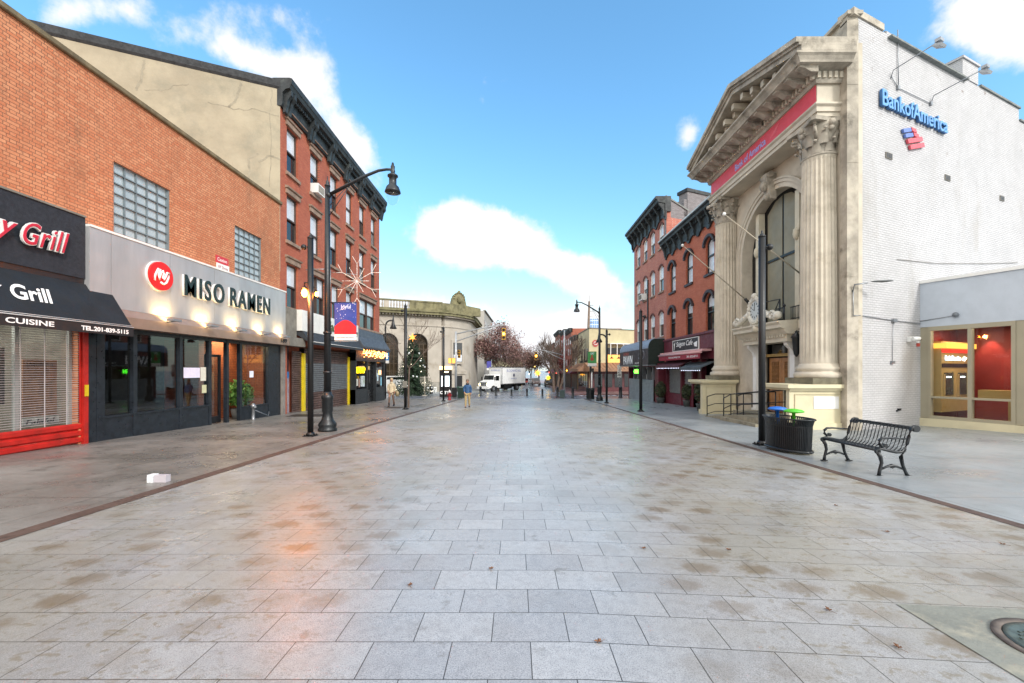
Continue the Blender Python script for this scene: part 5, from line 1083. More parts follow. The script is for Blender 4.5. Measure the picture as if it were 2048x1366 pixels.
bracket_cornice(FR_, 22.45, 30.72, 9.75, 11.05, .6, 8, cf, M['cornice_dark'], 6)
mb = MB(); mb.fb(FR_, 22.5, 30.7, .603, .64, 10.98, 11.07); part('gutter_edge', mb, mk('pale_gutter', '#b9c0c0', .5, var=.1), cf)
mb = MB(); mb.fb(FR_, 22.5, 30.66, .002, .18, 2.95, 3.78).fb(FR_, 22.5, 30.66, .002, .26, 3.783, 3.9); part('shop_fascia', mb, bm, cf)
mb = MB()
for a in (22.6, 24.7, 25.9, 27.7, 30.4): mb.fb(FR_, a, a + .2, -.2, .1, gz(30) - .1, 2.94)
mb.fb(FR_, 22.5, 30.66, -.3, .06, 2.35, 2.94).fb(FR_, 25.9, 30.4, -.2, .04, gz(30), .1); part('shopfront', mb, bm, cf)
mb = MB(); mb.fb(FR_, 22.5, 30.66, -.34, -.3, gz(30), 2.9); part('shop_glass', mb, M['dark_glass'], cf)
mb = MB()
for t0, t1 in ((26.1, 27.65), (27.9, 30.35)):
    for k in range(22):
        z = .12 + k * .1
        for j in range(int((t1 - t0) / .16)): t_ = t0 + j * .16 + (k % 2) * .08; mb.fb(FR_, t_, t_ + .1, -.1, -.08, z, z + .07)
        mb.fb(FR_, t0, t1, -.105, -.085, z + .075, z + .095)
part('open_shutter', mb, mk('shutter_pale', '#8d8f8e', .4, .3, var=.15), cf)
mb = MB(); mb.fb(FR_, 24.9, 25.75, -.2, -.12, gz(25), 2.3); dd = part('door', mb, mk('brown_door', '#5a3328', .4, var=.2), cf); mb = MB(); mb.ball(FR_.p(25.6, -.1, .7), .05); part('handle', mb, M['grey_metal'], dd)
sg2 = thing('cafe_sign', 'black framed sign with white script lettering on the maroon fascia', 'sign', FR_.p(26.8, .2, 3.0))
mb = MB(); mb.fb(FR_, 24.8, 28.8, .182, .23, 2.98, 3.66); part('panel', mb, mk('sign_black', '#1a1620', .4, var=.1), sg2)
mb = MB(); mb.fb(FR_, 24.76, 28.84, .182, .25, 3.662, 3.7).fb(FR_, 24.76, 28.84, .182, .25, 2.94, 2.978).fb(FR_, 24.76, 24.798, .182, .25, 2.978, 3.662).fb(FR_, 28.802, 28.84, .182, .25, 2.978, 3.662); part('frame', mb, M['white'], sg2)
text('lettering', 'Saigon Cafe', FR_.p(28.2, .235, 3.16), (-1, 0), 2.6, .42, M['lettering_white'], sg2, .01, .35, .0)
mb = MB(); mb.fpoly(FR_, [(25.0, 3.1), (25.35, 3.15), (25.45, 3.35), (24.95, 3.45)], .232, .24).tube([FR_.p(28.55, .24, 3.05), FR_.p(28.5, .24, 3.5)], .02, 5).tube([FR_.p(28.4, .24, 3.55), FR_.p(28.62, .24, 3.4)], .02, 5); part('emblem', mb, M['lettering_white'], sg2)
ra = thing('red_awning', 'retracted red awning with white lettering under the cafe sign', 'awning', FR_.p(27, .6, 2.5))
mb = MB(); mb.fb(FR_, 23.4, 30.2, .1, .65, 2.78, 2.9).tube([FR_.p(23.4, .7, 2.72), FR_.p(30.3, .7, 2.72)], .07, 8); part('cassette', mb, mk('pink_white_metal', '#c79a9a', .4, var=.1), ra)
mb = MB(); mb.fb(FR_, 23.5, 30.2, .70, .72, 2.36, 2.66); part('valance', mb, mk('red_canvas', '#8c2030', .7, var=.1), ra)
text('lettering', 'SAIGONCAFENJ.COM', FR_.p(28.3, .725, 2.44), (-1, 0), 2.0, .13, M['lettering_white'], ra, .004, bold=.01); text('lettering', '201-332-8711', FR_.p(25.3, .725, 2.44), (-1, 0), 1.5, .13, M['lettering_white'], ra, .004, bold=.01)
for i, (t0, t1, zt, nm, mc) in enumerate(((26.0, 30.4, 2.35, 'low maroon awning over the cafe shutters', '#4a2228'), (23.0, 25.9, 2.2, 'dark slatted awning over the cafe door', '#4c5458'))):
    a_ = thing('small_awning', nm, 'awning', FR_.p(t0, .5, zt - .5)); mb = MB(); mb.fprof(FR_, [(.1, zt), (.9, zt - .34), (.9, zt - .5), (.86, zt - .5), (.86, zt - .38), (.1, zt - .05)], t0, t1); part('canopy', mb, mk('canvas_%d' % i, mc, .6, var=.2), a_)
    mb = MB(); [mb.ball(FR_.p(t0 + .1 + k * .28, .91, zt - .52), .022, 5) for k in range(int((t1 - t0) / .28))]; part('light_bulbs', mb, emit('pale_bulbs_%d' % i, '#dfe6ff', 1.2), a_)
bxl = leafmat('evergreen_leaf', '#2f3a24', '#4c5636')
for i, (px, py, rr, hh, nm) in enumerate(((1321, 806, .42, 1.1, 'round evergreen shrub in a pot between the pawn shop and the cafe'), (1374, 813, .34, .95, 'slim evergreen shrub in a dark pot before the cafe shutter'), (1403, 822, .4, 1.2, 'bushy evergreen shrub in a pot beside the bank pedestal'))):
    y = 1411 / (py - 760); x = (px - 1032) * y / 840; z = gz(y)
    t_ = thing('potted_evergreen', nm, 'potted plant', (x, y, z), 'evergreen shrubs along the cafe front')
    mb = MB(); mb.lathe((x, y, z), [(rr * .5, 0), (rr * .7, .35), (rr * .75, .4), (rr * .6, .4)], 14); part('pot', mb, mk('stone_pot', '#4f5350', .7, var=.2), t_)
    mb = MB(); foliage(mb, (x, y, z + .45 + hh * .5), rr, rr, hh * .55, 1400, .05); part('foliage', mb, bxl, t_); mb = MB(); mb.tube([(x, y, z + .3), (x, y, z + .9)], .04, 6); part('stem', mb, M['wood_dark'], t_)

# ================================================================ four-storey pawn shop building
pw = thing('pawn_building', 'four-storey red brick building with a dark bracketed cornice and a blue ribbed shop awning', 'building', (11, 35, gz(35)))
tt = [31.3, 33.3, 35.2, 37.2]
ops = [(c, c + 1.02, z0, z1) for c in tt for z0, z1 in ((10.95, 12.75), (7.65, 9.6), (4.25, 6.15))]
wm = wall_holes(FR_, 30.72, 39.1, 2.0, 13.3, ops, -.32, 0)
for a, b_, z0, z1 in ops: arch_fill(wm, FR_, a, b_, z1 - .22, .22, -.32, 0)
wm.prism([(11.33, 30.8), (11.33, 39.0), (22, 43.6), (22, 35.4)], -1.6, 12.9)
part('wall', wm, M['brick_p'], pw)
gyb = brickmat('grey_brick', (1, .0), '#6f6b6c', '#8b8889', '#5a5657', .25, .08, .01, bump=.4, soot='#5a5456', sootamt=.4)
mb = MB(); FP = Fc((11.0, 30.72), (.917, .399), (.399, -.917)); mb.fpoly(FP, [(.0, 9.9), (0, 14.35), (4, 13.0), (9, 12.9), (9, 9.9)], -.2, .0); part('side_wall', mb, gyb, pw)
mb = MB(); mb.fpoly(FP, [(-.05, 14.352), (-.05, 14.48), (4.0, 13.12), (4.0, 13.002)], -.3, .06); part('coping', mb, cp, pw)
mb = MB(); mb.fb(FP, 2.0, 4.8, -.8, .05, 12.9, 15.1).fb(FP, 1.7, 2.0, -.7, .0, 13.2, 14.5); ch = part('chimney', mb, gyb, pw); mb = MB(); mb.fb(FP, 1.9, 4.9, -.9, .12, 15.103, 15.35); part('chimney_cap', mb, M['cornice_dark'], ch)
for a, b_, z0, z1 in ops:
    ww = sash(pw, FR_, a, b_, z0, z1, M['white'], (M['blind'], .52), rise=.22, d=-.1)
    mb = MB(); arch_band(mb, FR_, a, b_, z1 - .22, .22, .14, .002, .05, 8); part('brick_arch', mb, mk('dark_arch_%d' % len(bpy.data.materials), '#5c3228', .8, var=.2), ww)
    mb = MB(); mb.fb(FR_, a - .06, b_ + .06, -.1, .09, z0 - .12, z0 - .002); part('sill', mb, bst, ww)
bracket_cornice(FR_, 30.6, 39.3, 12.7, 14.4, .82, 8, pw, M['cornice_dark'], 4)
ac2 = copy_tree(ac, FR_.p(36.0, .2, 7.7), math.pi, 'white air conditioner in a third-floor window of the pawn shop building')
for k, c_ in enumerate(kids(ac2)): pass
ac2.scale = (1, 1, 1)
mb = MB(); mb.fb(FR_, 34.85, 34.95, .0, .1, 4.0, 9.2); part('drainpipe', mb, M['frame_dark'], pw)
# shop
FQ = Fc((10.45, 0), (0, 1), (-1, 0))
mb = MB(); mb.box(10.47, 11.3, 30.9, 31.1, gz(31) - .1, 2.2).box(10.47, 11.3, 38.9, 39.1, gz(39) - .1, 2.2).box(10.5, 11.3, 31.1, 38.9, 1.95, 2.2); part('shopfront', mb, bm, pw)
mb = MB(); mb.fb(FQ, 31.1, 38.9, -.4, -.35, gz(39), 2.0); part('shop_glass', mb, M['dark_glass'], pw)
mb = MB(); slats(mb, FQ, 32.0, 38.8, gz(38), .95, .0, .11, .03); part('roller_shutter', mb, mk('galvanised_shutter', '#8b9294', .4, .3, var=.15, scale=2), pw)
for k in range(5):
    mb = MB(); mb.fb(FQ, 32.1 + k * 1.3, 32.2 + k * 1.3, -.3, -.0, .95, 1.95) if k == 0 else mb.fb(FQ, 32.1 + k * 1.3, 32.2 + k * 1.3, -.3, -.0, .96, 1.95); part('post', mb, M['grey_metal'], pw)
mb = MB(); mb.fb(FQ, 31.15, 31.95, -.2, -.1, gz(31), 1.95); part('side_door', mb, mk('red_brown_door', '#5c2224', .5, var=.2), pw)
nsn = thing('green_neon_sign', 'glowing green OPEN sign above the pawn shop shutter', 'neon sign', FQ.p(37, .0, 1.4))
mb = MB(); mb.fb(FQ, 35.6, 37.0, .0, .05, 1.35, 1.85); part('board', mb, M['black'], nsn); text('lettering', 'OPEN', FQ.p(36.9, .055, 1.42), (-1, 0), 1.2, .36, emit('neon_green', '#50ff30', 4), nsn, .02, bold=.05)
pa = thing('pawn_awning', 'barrel shop awning with a blue-grey ribbed top, black end and PAWN in white letters', 'awning', FR_.p(35, .8, 2.1))
prof = [(.0, 4.05)] + [(1.22 * math.sin(a) if False else .72 + .5 * math.sin(a), 3.35 + .68 * math.cos(a)) for a in [math.pi / 2 * k / 8 for k in range(9)]] + [(1.18, 3.3)] + [(.68 + .5 * math.sin(a) - .03, 3.3 + .68 * math.cos(a)) for a in [math.pi / 2 * k / 8 for k in range(8, -1, -1)]] + [(0, 3.95)]
mb = MB(); mb.fprof(FR_, prof, 31.1, 39.6)
k = 31.3
while k < 39.5: mb.tube([FR_.p(k, d, z + .01) for d, z in prof[:10]], .022, 5, False); k += .33
part('canopy', mb, mk('blue_grey_canvas', '#7f8ea2', .5, var=.1), pa)
mb = MB(); mb.fb(FR_, 31.1, 39.6, 1.17, 1.215, 2.12, 3.33); fr_ = part('front_panel', mb, mk('dark_sign_vinyl', '#2a2429', .45, var=.3, scale=1.2, dirt='#5a3a30'), pa)
mb = MB(); mb.fpoly(Fc((0, 31.06), (1, 0), (0, -1)), [(11.0 - .0, 2.12), (11.0, 4.04)] + [(11.0 - d, z) for d, z in prof[1:10]] + [(9.785, 2.12)], -.03, .0); part('end_panel', mb, mk('dark_green_canvas', '#10201a', .6, var=.2), pa)
text('lettering', 'PAWN', FR_.p(38.2, 1.22, 2.2), (-1, 0), 2.9, .75, M['lettering_white'], pa, .01, bold=.02)
text('lettering', 'GOLD', FR_.p(38.2, 1.22, 3.0), (-1, 0), 1.8, .25, mk('dull_red_letter', '#9a4a40', .5, var=0), pa, .01, bold=.03); text('lettering', 'buy and sell', FR_.p(34.5, 1.22, 2.2), (-1, 0), 1.6, .16, M['lettering_white'], pa, .01)
mb = MB(); [mb.tube([FR_.p(33 + .5 * math.cos(a), 1.23, 2.8 + .3 * math.sin(a)) for a in [q * .5 for q in range(13)]], .02, 5), mb.tube([FR_.p(32.4 + .4 * math.cos(a), 1.23, 2.9 + .3 * math.sin(a)) for a in [q * .5 for q in range(13)]], .02, 5)]; part('emblem', mb, mk('silver_emblem', '#8a8c96', .5, var=.1), pa)
mb = MB(); mb.fb(FR_, 31.1, 39.6, .6, 1.25, 2.04, 2.117); part('base_rail', mb, M['grey_metal'], pa)
# ================================================================ FAR SIDE
G = lambda px, y: (px - 1032) * y / 840.0
# beige bank hall with the balustrade
FH = Fc((-10.3, 58), (-.917, -.399), (.399, -.917))
hs = mk('pale_limestone', '#a69e92', .85, var=.1, scale=.5, bump=.2, dirt='#8a8070'); hm_ = mk('mossy_stone', '#716c50', .9, var=.35, scale=1.2, bump=.3, dirt='#4a4a2c')
bh = thing('domed_hall', 'pale stone hall with tall arched windows and a mossy balustrade on the far corner', 'building', (-12, 62, gz(60)))
A0, A1, zc = 1.85, 4.55, 5.45
# face in local t measured from the corner going left
def hx(px):   # pixel column on the left face -> t
    r = (px - 1032) / 840.0; return (-10.3 - r * 58) / (.917 - r * .399)
arch_t = [(hx(856), hx(815)), (hx(796.6), hx(757) + .1)]
arch_t = [(min(a), max(a)) for a in arch_t]
ops = [(a, b_, -.2, 5.3 + (b_ - a) / 2) for a, b_ in arch_t]
wm = wall_holes(FH, 0, 24, -1.6, 9.0, ops, -.5, 0)
for a, b_ in arch_t: arch_fill(wm, FH, a, b_, 5.3, (b_ - a) / 2 - .001, -.5, 0, 14)
# curved corner and street side, as a footprint prism
ft = [(-10.3, 58)]
for k in range(1, 9): q = k / 8; ft.append((-10.3 + 3.5 * math.sin(q * math.pi / 2) ** 1.0 * (.55 + .45 * q), 58 + .55 * q * 3 + 4.2 * q * q))
ft += [(-6.8, 74), (-30, 84), (-32.3, 48.9 + .6), (-10.3 - .2, 58.5)]
wm.prism([(-10.5, 58.5)] + ft[1:8 + 1] + [(-6.8, 74), (-28, 84), (-32, 49.6)], -1.8, 9.0); part('wall', wm, hs, bh)
def band(mb, off, z0, z1):
    P = [FH.p(24, off, 0), FH.p(0, off, 0)] ; pts = [(p.x, p.y) for p in P]
    for i, (x, y) in enumerate(ft[1:9]): 
        a = i / 7; nx, ny = (.399 * (1 - a) + 1.0 * a, -.917 * (1 - a)); l = math.hypot(nx, ny); pts.append((x + nx / l * off, y + ny / l * off))
    pts.append((-6.8 + off, 74)); pts += [(-7.4, 74), (-12, 62), (-31.5, 50.2)]
    mb.prism(pts, z0, z1)
mb = MB(); band(mb, .10, 7.7, 7.85); part('string_course', mb, hs, bh)
mb = MB(); band(mb, .35, 9.0, 9.14); band(mb, .75, 9.22, 9.55); band(mb, .9, 9.551, 9.7); part('cornice', mb, hm_, bh)
mb = MB()
k = 0.1
while k < 14: mb.fb(FH, k, k + .2, .0, .5, 9.03, 9.22); k += .42
for (x, y), (x2, y2) in zip(ft[1:9], ft[2:9] + [(-6.8, 66)]):
    for q in (.0, .33, .66): X, Y = x + (x2 - x) * q, y + (y2 - y) * q; mb.box(X - .05, X + .45, Y - .4, Y - .1, 9.0, 9.22)
part('dentils', mb, hs, bh)
mb = MB(); band(mb, .2, 9.701, 9.98); mb.fb(FH, -.1, 24, -.1, .25, 10.9, 11.1)
for t_ in (0, 2.9, 3.6, 10.2, 11.0): mb.fb(FH, t_, t_ + .75, -.05, .2, 9.98, 10.9)
mb.fb(FH, .0, 3.4, -.02, .17, 9.98, 10.9)
part('parapet', mb, hm_, bh)
mb = MB(); k = 4.5
while k < 14:
    if not 10.1 < k < 11.8 and not 6.95 < k < 7.7: c = FH.p(k, .1, 9.98); mb.lathe(tuple(c), [(.1, 0), (.07, .1), (.13, .35), (.06, .75), (.09, .92)], 7)
    k += .37
mb.fb(FH, 7.0, 7.65, -.02, .2, 9.98, 10.9); part('balusters', mb, hs, bh, 'row of pale stone balusters')
P_ = [ft[i] for i in range(9)]
mb = MB()
for (xa, ya), (xb, yb_) in zip(P_[:-1], P_[1:]): v_ = Vector((xb - xa, yb_ - ya)); nn = Vector((v_.y, -v_.x)).normalized() * .2; mb.prism([(xa + nn.x, ya + nn.y), (xa - nn.x, ya - nn.y), (xb - nn.x, yb_ - nn.y), (xb + nn.x, yb_ + nn.y)], 9.98, 11.0)
part('corner_parapet', mb, hm_, bh)
mb = MB(); pc = (-8.3, 60.6)
FK = Fc(pc, (.80, .60), (.60, -.80))
mb.fpoly(FK, [(-1.5, 9.7), (3.6, 9.7), (3.6, 10.9), (1.2, 11.1), (1.0, 12.0), (.75, 12.5), (.3, 12.85), (0, 12.95), (-.3, 12.85), (-.75, 12.5), (-1.0, 12.0), (-1.2, 11.1), (-1.5, 11.0)], -.4, .25)
for a in range(9): an = math.pi * a / 8; mb.ball(FK.p(.85 * math.cos(an), .25, 12.0 + .85 * math.sin(an)), .16, 6)
mb.ball(FK.p(0, .3, 11.8), .4, 8, 1, 1, 1.3); mb.ball(FK.p(0, .2, 13.0), .22, 7)
part('crest', mb, hm_, bh)
for a, b_ in arch_t:
    mb = MB(); mb.fpoly(FH, [(a, -.2), (b_, -.2)] + arch_pts(a, b_, 5.3, (b_ - a) / 2 - .001, 14)[::-1], -.5, -.45); aw_ = part('arched_window', mb, mk('bronze_glass_%d' % int(a), '#2c2418', .2, var=.35, scale=.8), bh)
    mb = MB(); n_ = 5
    for k in range(1, n_): t_ = a + (b_ - a) * k / n_; mb.fb(FH, t_ - .04, t_ + .04, -.449, -.38, -.2, 5.3)
    for z in (.6, 1.6, 2.6, 3.6, 4.6, 5.28): mb.fb(FH, a, b_, -.449, -.4, z - .03, z + .03)
    for k in range(1, 6): an = math.pi * k / 6; c = (a + b_) / 2; r = (b_ - a) / 2; mb.tube([FH.p(c, -.42, 5.3), FH.p(c + r * math.cos(an), -.42, 5.3 + r * math.sin(an))], .03, 4)
    part('glazing_bars', mb, mk('bronze_bars_%d' % int(a), '#4a3a26', .4, var=.2), aw_)
    mb = MB(); arch_band(mb, FH, a, b_, 5.3, (b_ - a) / 2 - .001, .32, .002, .09, 16); part('archivolt', mb, hs, aw_)
mb = MB(); mb.fb(FH, 0, 20, .002, .15, -1.6, .1); part('base_course', mb, mk('grey_base_stone', '#8f8a80', .8, var=.2), bh)
FE = Fc((-9.2, 58.9), (.80, .60), (.60, -.80))
mb = MB(); mb.fb(FE, .1, 2.3, -.2, .16, gz(59), 1.2).fb(FE, -.1, 2.5, -.2, .35, 1.2, 1.5).fpoly(FE, [(-.2, 1.5), (2.6, 1.5), (1.2, 2.4)], -.1, .4); do_ = part('door_surround', mb, hs, bh)
mb = MB(); mb.fb(FE, .6, 1.8, .1, .18, gz(59), .95); part('door', mb, M['black'], do_)
mb = MB(); mb.fb(FE, .1, 2.1, -.2, .12, 2.6, 6.0); wn = part('window_frame', mb, hs, bh); mb = MB(); mb.fb(FE, .4, 1.8, .0, .14, 2.9, 5.6); part('pane', mb, M['shade_glass'], wn); mb = MB(); mb.fb(FE, .45, 1.75, .141, .15, 2.95, 3.9); part('blind', mb, M['blind'], wn)
# pale block behind it
bb = thing('pale_office_block', 'plain pale four-storey block rising behind the stone hall', 'building', (-8, 88, gz(88)))
mb = MB(); mb.prism([(G(968.5, 86), 86), (G(968.5, 86) - 9, 84), (-16, 100), (G(985, 106), 106)], -2.5, 13.9); part('wall', mb, mk('pale_render', '#9b978f', .85, var=.08, scale=.6), bb)
FO = Fc((G(968.5, 86), 86), (0, 1), (1, 0)); FO = Fc((G(968.5, 86), 86), (G(985, 106) - G(968.5, 86), 20), (20, -(G(985, 106) - G(968.5, 86))))
for k in range(7):
    for z in (3, 6.5, 10):
        mb = MB(); mb.fb(FO, 1 + k * 2.8, 2.6 + k * 2.8, .001, .04, z, z + 2.1); part('window', mb, M['shade_glass'], bb)
mb = MB(); mb.fb(FO, 0, 20, -.2, .3, 13.9, 14.1); part('parapet', mb, M['concrete'], bb)
# cream corner building on the right with its awning
FX = Fc((10.1, 58), (.917, .399), (.399, -.917)); FY = Fc((10.1, 58), (0, 1), (-1, 0))
cb_ = thing('corner_building', 'cream painted two-storey corner building with a tan metal awning over a dark shopfront', 'building', (12, 60, gz(60)))
cr = mk('cream_render', '#b5aa88', .85, var=.08, scale=.5, dirt='#988c6e')
mb = MB(); mb.prism([(10.1, 58), (10.1, 68), (24, 74), (24, 64.05)], -2, 7.5); part('wall', mb, cr, cb_)
mb = MB(); mb.fb(FX, -.1, 14, -.2, .08, 7.5, 7.62).fb(FY, -.1, 10, -.2, .08, 7.5, 7.62); part('coping', mb, M['concrete'], cb_)
tan = mk('tan_metal_roof', '#8a6850', .5, .2, var=.2, scale=2)
mb = MB()
for F, L_ in ((FX, 9.5), (FY, 9.5)):
    mb.fprof(F, [(0, 2.75), (.3, 2.75), (1.6, 1.85), (1.6, 1.55), (0, 1.55)], -.9 if F is FX else -.6, L_)
    k = 0
    while k < L_: mb.tube([F.p(k, .3, 2.77), F.p(k, 1.6, 1.88)], .04, 4, False); k += .6
part('awning_roof', mb, tan, cb_)
mb = MB(); mb.fb(FX, .1, 9.4, .0, .1, gz(60), 1.54).fb(FY, .1, 9.5, .0, .1, gz(66), 1.54); sf_ = part('shopfront', mb, mk('maroon_front', '#4a1c20', .5, var=.4, scale=1.2), cb_)
mb = MB(); [mb.fb(FX, .8 + k * 1.7, 2.1 + k * 1.7, .101, .12, -.7, 1.2) for k in range(5)]; [mb.fb(FY, .8 + k * 1.7, 2.1 + k * 1.7, .101, .12, -.7, 1.2) for k in range(5)]; part('pane', mb, M['dark_glass'], sf_)
mb = MB(); mb.fb(FX, 2.9, 6.5, .002, .06, 2.8, 3.9); bd_ = part('lit_board', mb, emit('amber_board', '#e09a50', .9), cb_, 'amber lit boarding under small gooseneck lamps')
mb = MB(); [(mb.tube([FX.p(t_, .05, 3.95), FX.p(t_, .5, 3.9), FX.p(t_, .5, 3.6)], .03, 5), mb.lathe(tuple(FX.p(t_, .5, 3.35)), [(.3, 0), (.05, .25)], 8)) for t_ in (3.4, 4.6, 5.8)]; part('gooseneck_lamp', mb, M['black'], bd_)
mb = MB(); mb.fb(FX, 3.1, 6.3, .002, .05, 3.95, 4.9); part('dark_opening', mb, M['frame_dark'], cb_)
mb = MB(); mb.fb(FX, 3.0, 6.4, .0, .8, 5.4, 5.5); [mb.fb(FX, t_, t_ + .08, .7, .8, 3.9, 5.4) for t_ in (3.0, 4.1, 5.2, 6.3)]; part('balcony_frame', mb, M['white'], cb_)
mb = MB(); mb.cylx(FX.p(1.0, .03, 5.45), (.399, -.917, 0), .5, .05, 20, False); rl = part('round_logo', mb, mk('logo_red', '#a04844', .6, var=.3, scale=6), cb_); mb = MB(); mb.tube([FX.p(1.0 + .3 * math.cos(a), .08, 5.45 + .2 * math.sin(a)) for a in [q * .55 for q in range(12)]], .04, 5); part('emblem', mb, M['white'], rl)
for k in range(3):
    mb = MB(); mb.fb(FY, 1.0 + k * 2.3, 2.0 + k * 2.3, .002, .05, 3.0, 4.8); part('window', mb, M['shade_glass'], cb_)
text('lettering', 'Rumba Cubana', FY.p(8.5, .06, 2.85), (-1, 0), 7.0, .5, M['black'], cb_, .02, .35)
# row houses receding beyond both corners
def rowhouse(x, y0, y1, h, side, mcol, nm, lbl, storeys=3):
    F = Fc((x, 0), (0, 1), (-side, 0)); o = thing('row_building', lbl, 'building', (x, y0, gz(y0)))
    mb = MB(); xs = sorted((x, x + side * 9)); mb.box(xs[0], xs[1], y0, y1 - .02, -4, h); part('wall', mb, mcol, o)
    mb = MB(); mb.fprof(F, [(-.2, h - .7), (.1, h - .7), (.5, h - .1), (.5, h + .1), (-.2, h + .1)], y0, y1 - .03); part('cornice', mb, M['cornice_dark'], o)
    n_ = max(2, int((y1 - y0) / 2.4)); fh = (h - 3.4) / storeys
    for s_ in range(storeys):
        for k in range(n_):
            t_ = y0 + (y1 - y0) * (k + .5) / n_; z = 2.1 + s_ * fh + .5; mb = MB(); mb.fb(F, t_ - .5, t_ + .5, .001, .05, z, z + fh * .6); w_ = part('window', mb, M['blind'] if random.random() < .4 else M['shade_glass'], o)
    mb = MB(); mb.fb(F, y0 + .2, y1 - .25, .0, .12, gz(y0) - .6, 1.2); part('shopfront', mb, M['wood_dark'], o)
    mb = MB(); mb.fprof(F, [(0, 2.0), (1.2, 1.3), (1.2, 1.1), (0, 1.2)], y0 + .2, y1 - .2); part('awning', mb, mk('awning_cloth_%s' % nm, random.choice(['#6a2a24', '#7a3a30', '#5a2a34']), .7), o)
    return o
bkf = brickmat('far_brick', (1, 1), '#8a4a38', '#9c5a46', '#7a5848', .3, .1, .01); bkt = mk('far_tan', '#9a8468', .85, var=.15, scale=.6); bkr = mk('far_red', '#9c3a34', .8, var=.15, scale=.6)
rowhouse(10.0, 68.1, 75, 7.4, 1, bkt, 'a', 'low tan row building next beyond the cream corner building', 2)
rowhouse(9.9, 75, 83, 9.2, 1, bkf, 'b', 'brown brick row building behind the bare tree', 3)
rowhouse(9.9, 83, 92, 9.8, 1, bkr, 'c', 'bright red painted row building behind the bare tree', 3)
rowhouse(9.7, 92, 104, 10.5, 1, bkf, 'd', 'tall brown brick row building with a flat top, right side of the far street', 3)
rowhouse(9.7, 104, 122, 8.5, 1, bkt, 'e', 'distant tan row building on the right of the far street', 3)
rowhouse(-9.0, 108, 124, 8.0, -1, bkf, 'f', 'distant brick row building beyond the purple tree on the left', 3)
rowhouse(-9.0, 124, 150, 9.0, -1, bkt, 'g', 'most distant tan row building on the left of the far street', 3)
eb = thing('far_building', 'pale green-trimmed building closing the far end of the street', 'building', (-2, 175, gz(175)))
mb = MB(); mb.box(-14, 3.2, 172, 180, -4, 6.2); part('wall', mb, mk('far_olive', '#8a8468', .85, var=.2, scale=.3), eb); mb = MB(); mb.box(-14.2, 3.4, 171.5, 172, 5.8, 6.8); part('cornice', mb, mk('far_green', '#4f6a58', .7), eb)
for k in range(7):
    mb = MB(); mb.box(-12.4 + k * 2.1, -11.2 + k * 2.1, 171.9, 171.99, 1, 3.5); part('window', mb, M['shade_glass'], eb)
# glass tower and leaning pole far off
tw = thing('glass_tower', 'distant blue glass tower showing over the cream corner building', 'tower', (92, 480, -3))
m, n, b = newmat('tower_glass'); p = n.n('ShaderNodeNewGeometry').outputs['Position']; s = n.n('ShaderNodeSeparateXYZ'); n.set(s.inputs[0], p)
gx = n.m('FRACT', n.m('MULTIPLY', s.outputs[0], .4)); gz_ = n.m('FRACT', n.m('MULTIPLY', s.outputs[2], .22)); c = n.mix(n.m('MAXIMUM', n.ss(gx, .82, .86), n.ss(gz_, .8, .85)), lin('#6f8fb8'), lin('#c5d0dc')); n.set(b.inputs['Base Color'], c); b.inputs['Roughness'].default_value = .2
mb = MB(); mb.box(G(1181, 480), G(1196, 480), 480, 500, -3, 61).box(G(1196, 480), G(1201, 480), 482, 500, -3, 59); part('facade', mb, m, tw)
up = thing('utility_pole', 'tall leaning pole with short rungs behind the cream corner building', 'pole', (G(1174.5, 70), 70, gz(70)))
mb = MB(); mb.tube([(G(1173, 70), 70, -1.4), (G(1178.5, 70), 70, 13.2)], [.3, .17], 8); part('shaft', mb, mk('pole_wood', '#6a5a4e', .8, var=.2), up); mb = MB()
for k in range(6): z = 7.8 + k * .95; x = G(1176 + k * .4, 70); mb.tube([(x - .1, 70, z), (x + .75, 70, z - .05)], .04, 4)
mb.tube([(G(1178.5, 70), 70, 13.1), (G(1178.8, 70), 70, 14.2)], .03, 4); part('rungs', mb, M['concrete'], up)

# ================================================================ STREET FURNITURE
def at(px, py): y = 1411.0 / (py - 760); return ((px - 1032) * y / 840, y)
def black_post(px, py, h, lbl, side=1, xo=None):
    x, y = at(px, py); z = gz(y); o = thing('black_post', lbl, 'post', (x, y, z), 'black lighting posts along the plaza')
    mb = MB(); mb.tube([(x, y, z + .05), (x, y, z + h)], .083, 16); mb.lathe((x, y, z + h), [(.088, -.03), (.088, .01), (.05, .04), (.02, .09), (.03, .12), (.01, .15)], 12); part('shaft', mb, M['black'], o)
    mb = MB(); mb.box(x - .16, x + .16, y - .16, y + .16, z, z + .03).lathe((x, y, z + .03), [(.13, 0), (.12, .05), (.09, .09)], 14); [mb.lathe((x + a, y + b_, z + .03), [(.025, 0), (.025, .035)], 6) for a in (-.12, .12) for b_ in (-.12, .12)]; part('base_plate', mb, M['black'], o)
    mb = MB(); mb.tube([(x + side * .08, y, z + h - .28), (x + side * .2, y, z + h - .28)], .03, 6); mb.ball((x + side * .2, y, z + h - .28), .085, 8); part('camera', mb, M['black'], o)
    return o
bp1 = black_post(621, 872, 5.95, 'black post with an orange lamp beside the near left street lamp', -1)
black_post(811, 818.5, 5.95, 'black post in front of the christmas tree', -1)
black_post(887, 802.3, 5.8, 'black post in front of the glowing kiosk', -1)
black_post(1524, 890, 5.4, 'black post standing beside the recycling bin', 1)
black_post(1281.5, 823, 5.35, 'black post in front of the pawn shop', 1)
black_post(1213.4, 806, 5.3, 'black post next to the street lamp on the right', 1)
x, y = at(621, 872)
ol = thing('amber_lamp', 'glowing orange lamp fixed to the near left black post', 'lamp', (x - .1, y, 4.0)); mb = MB(); mb.ball((x - .17, y - .02, 4.0), .085, 10, 1, 1, 1.5); part('bulb', mb, emit('amber_glow', '#ff8a22', 40), ol)
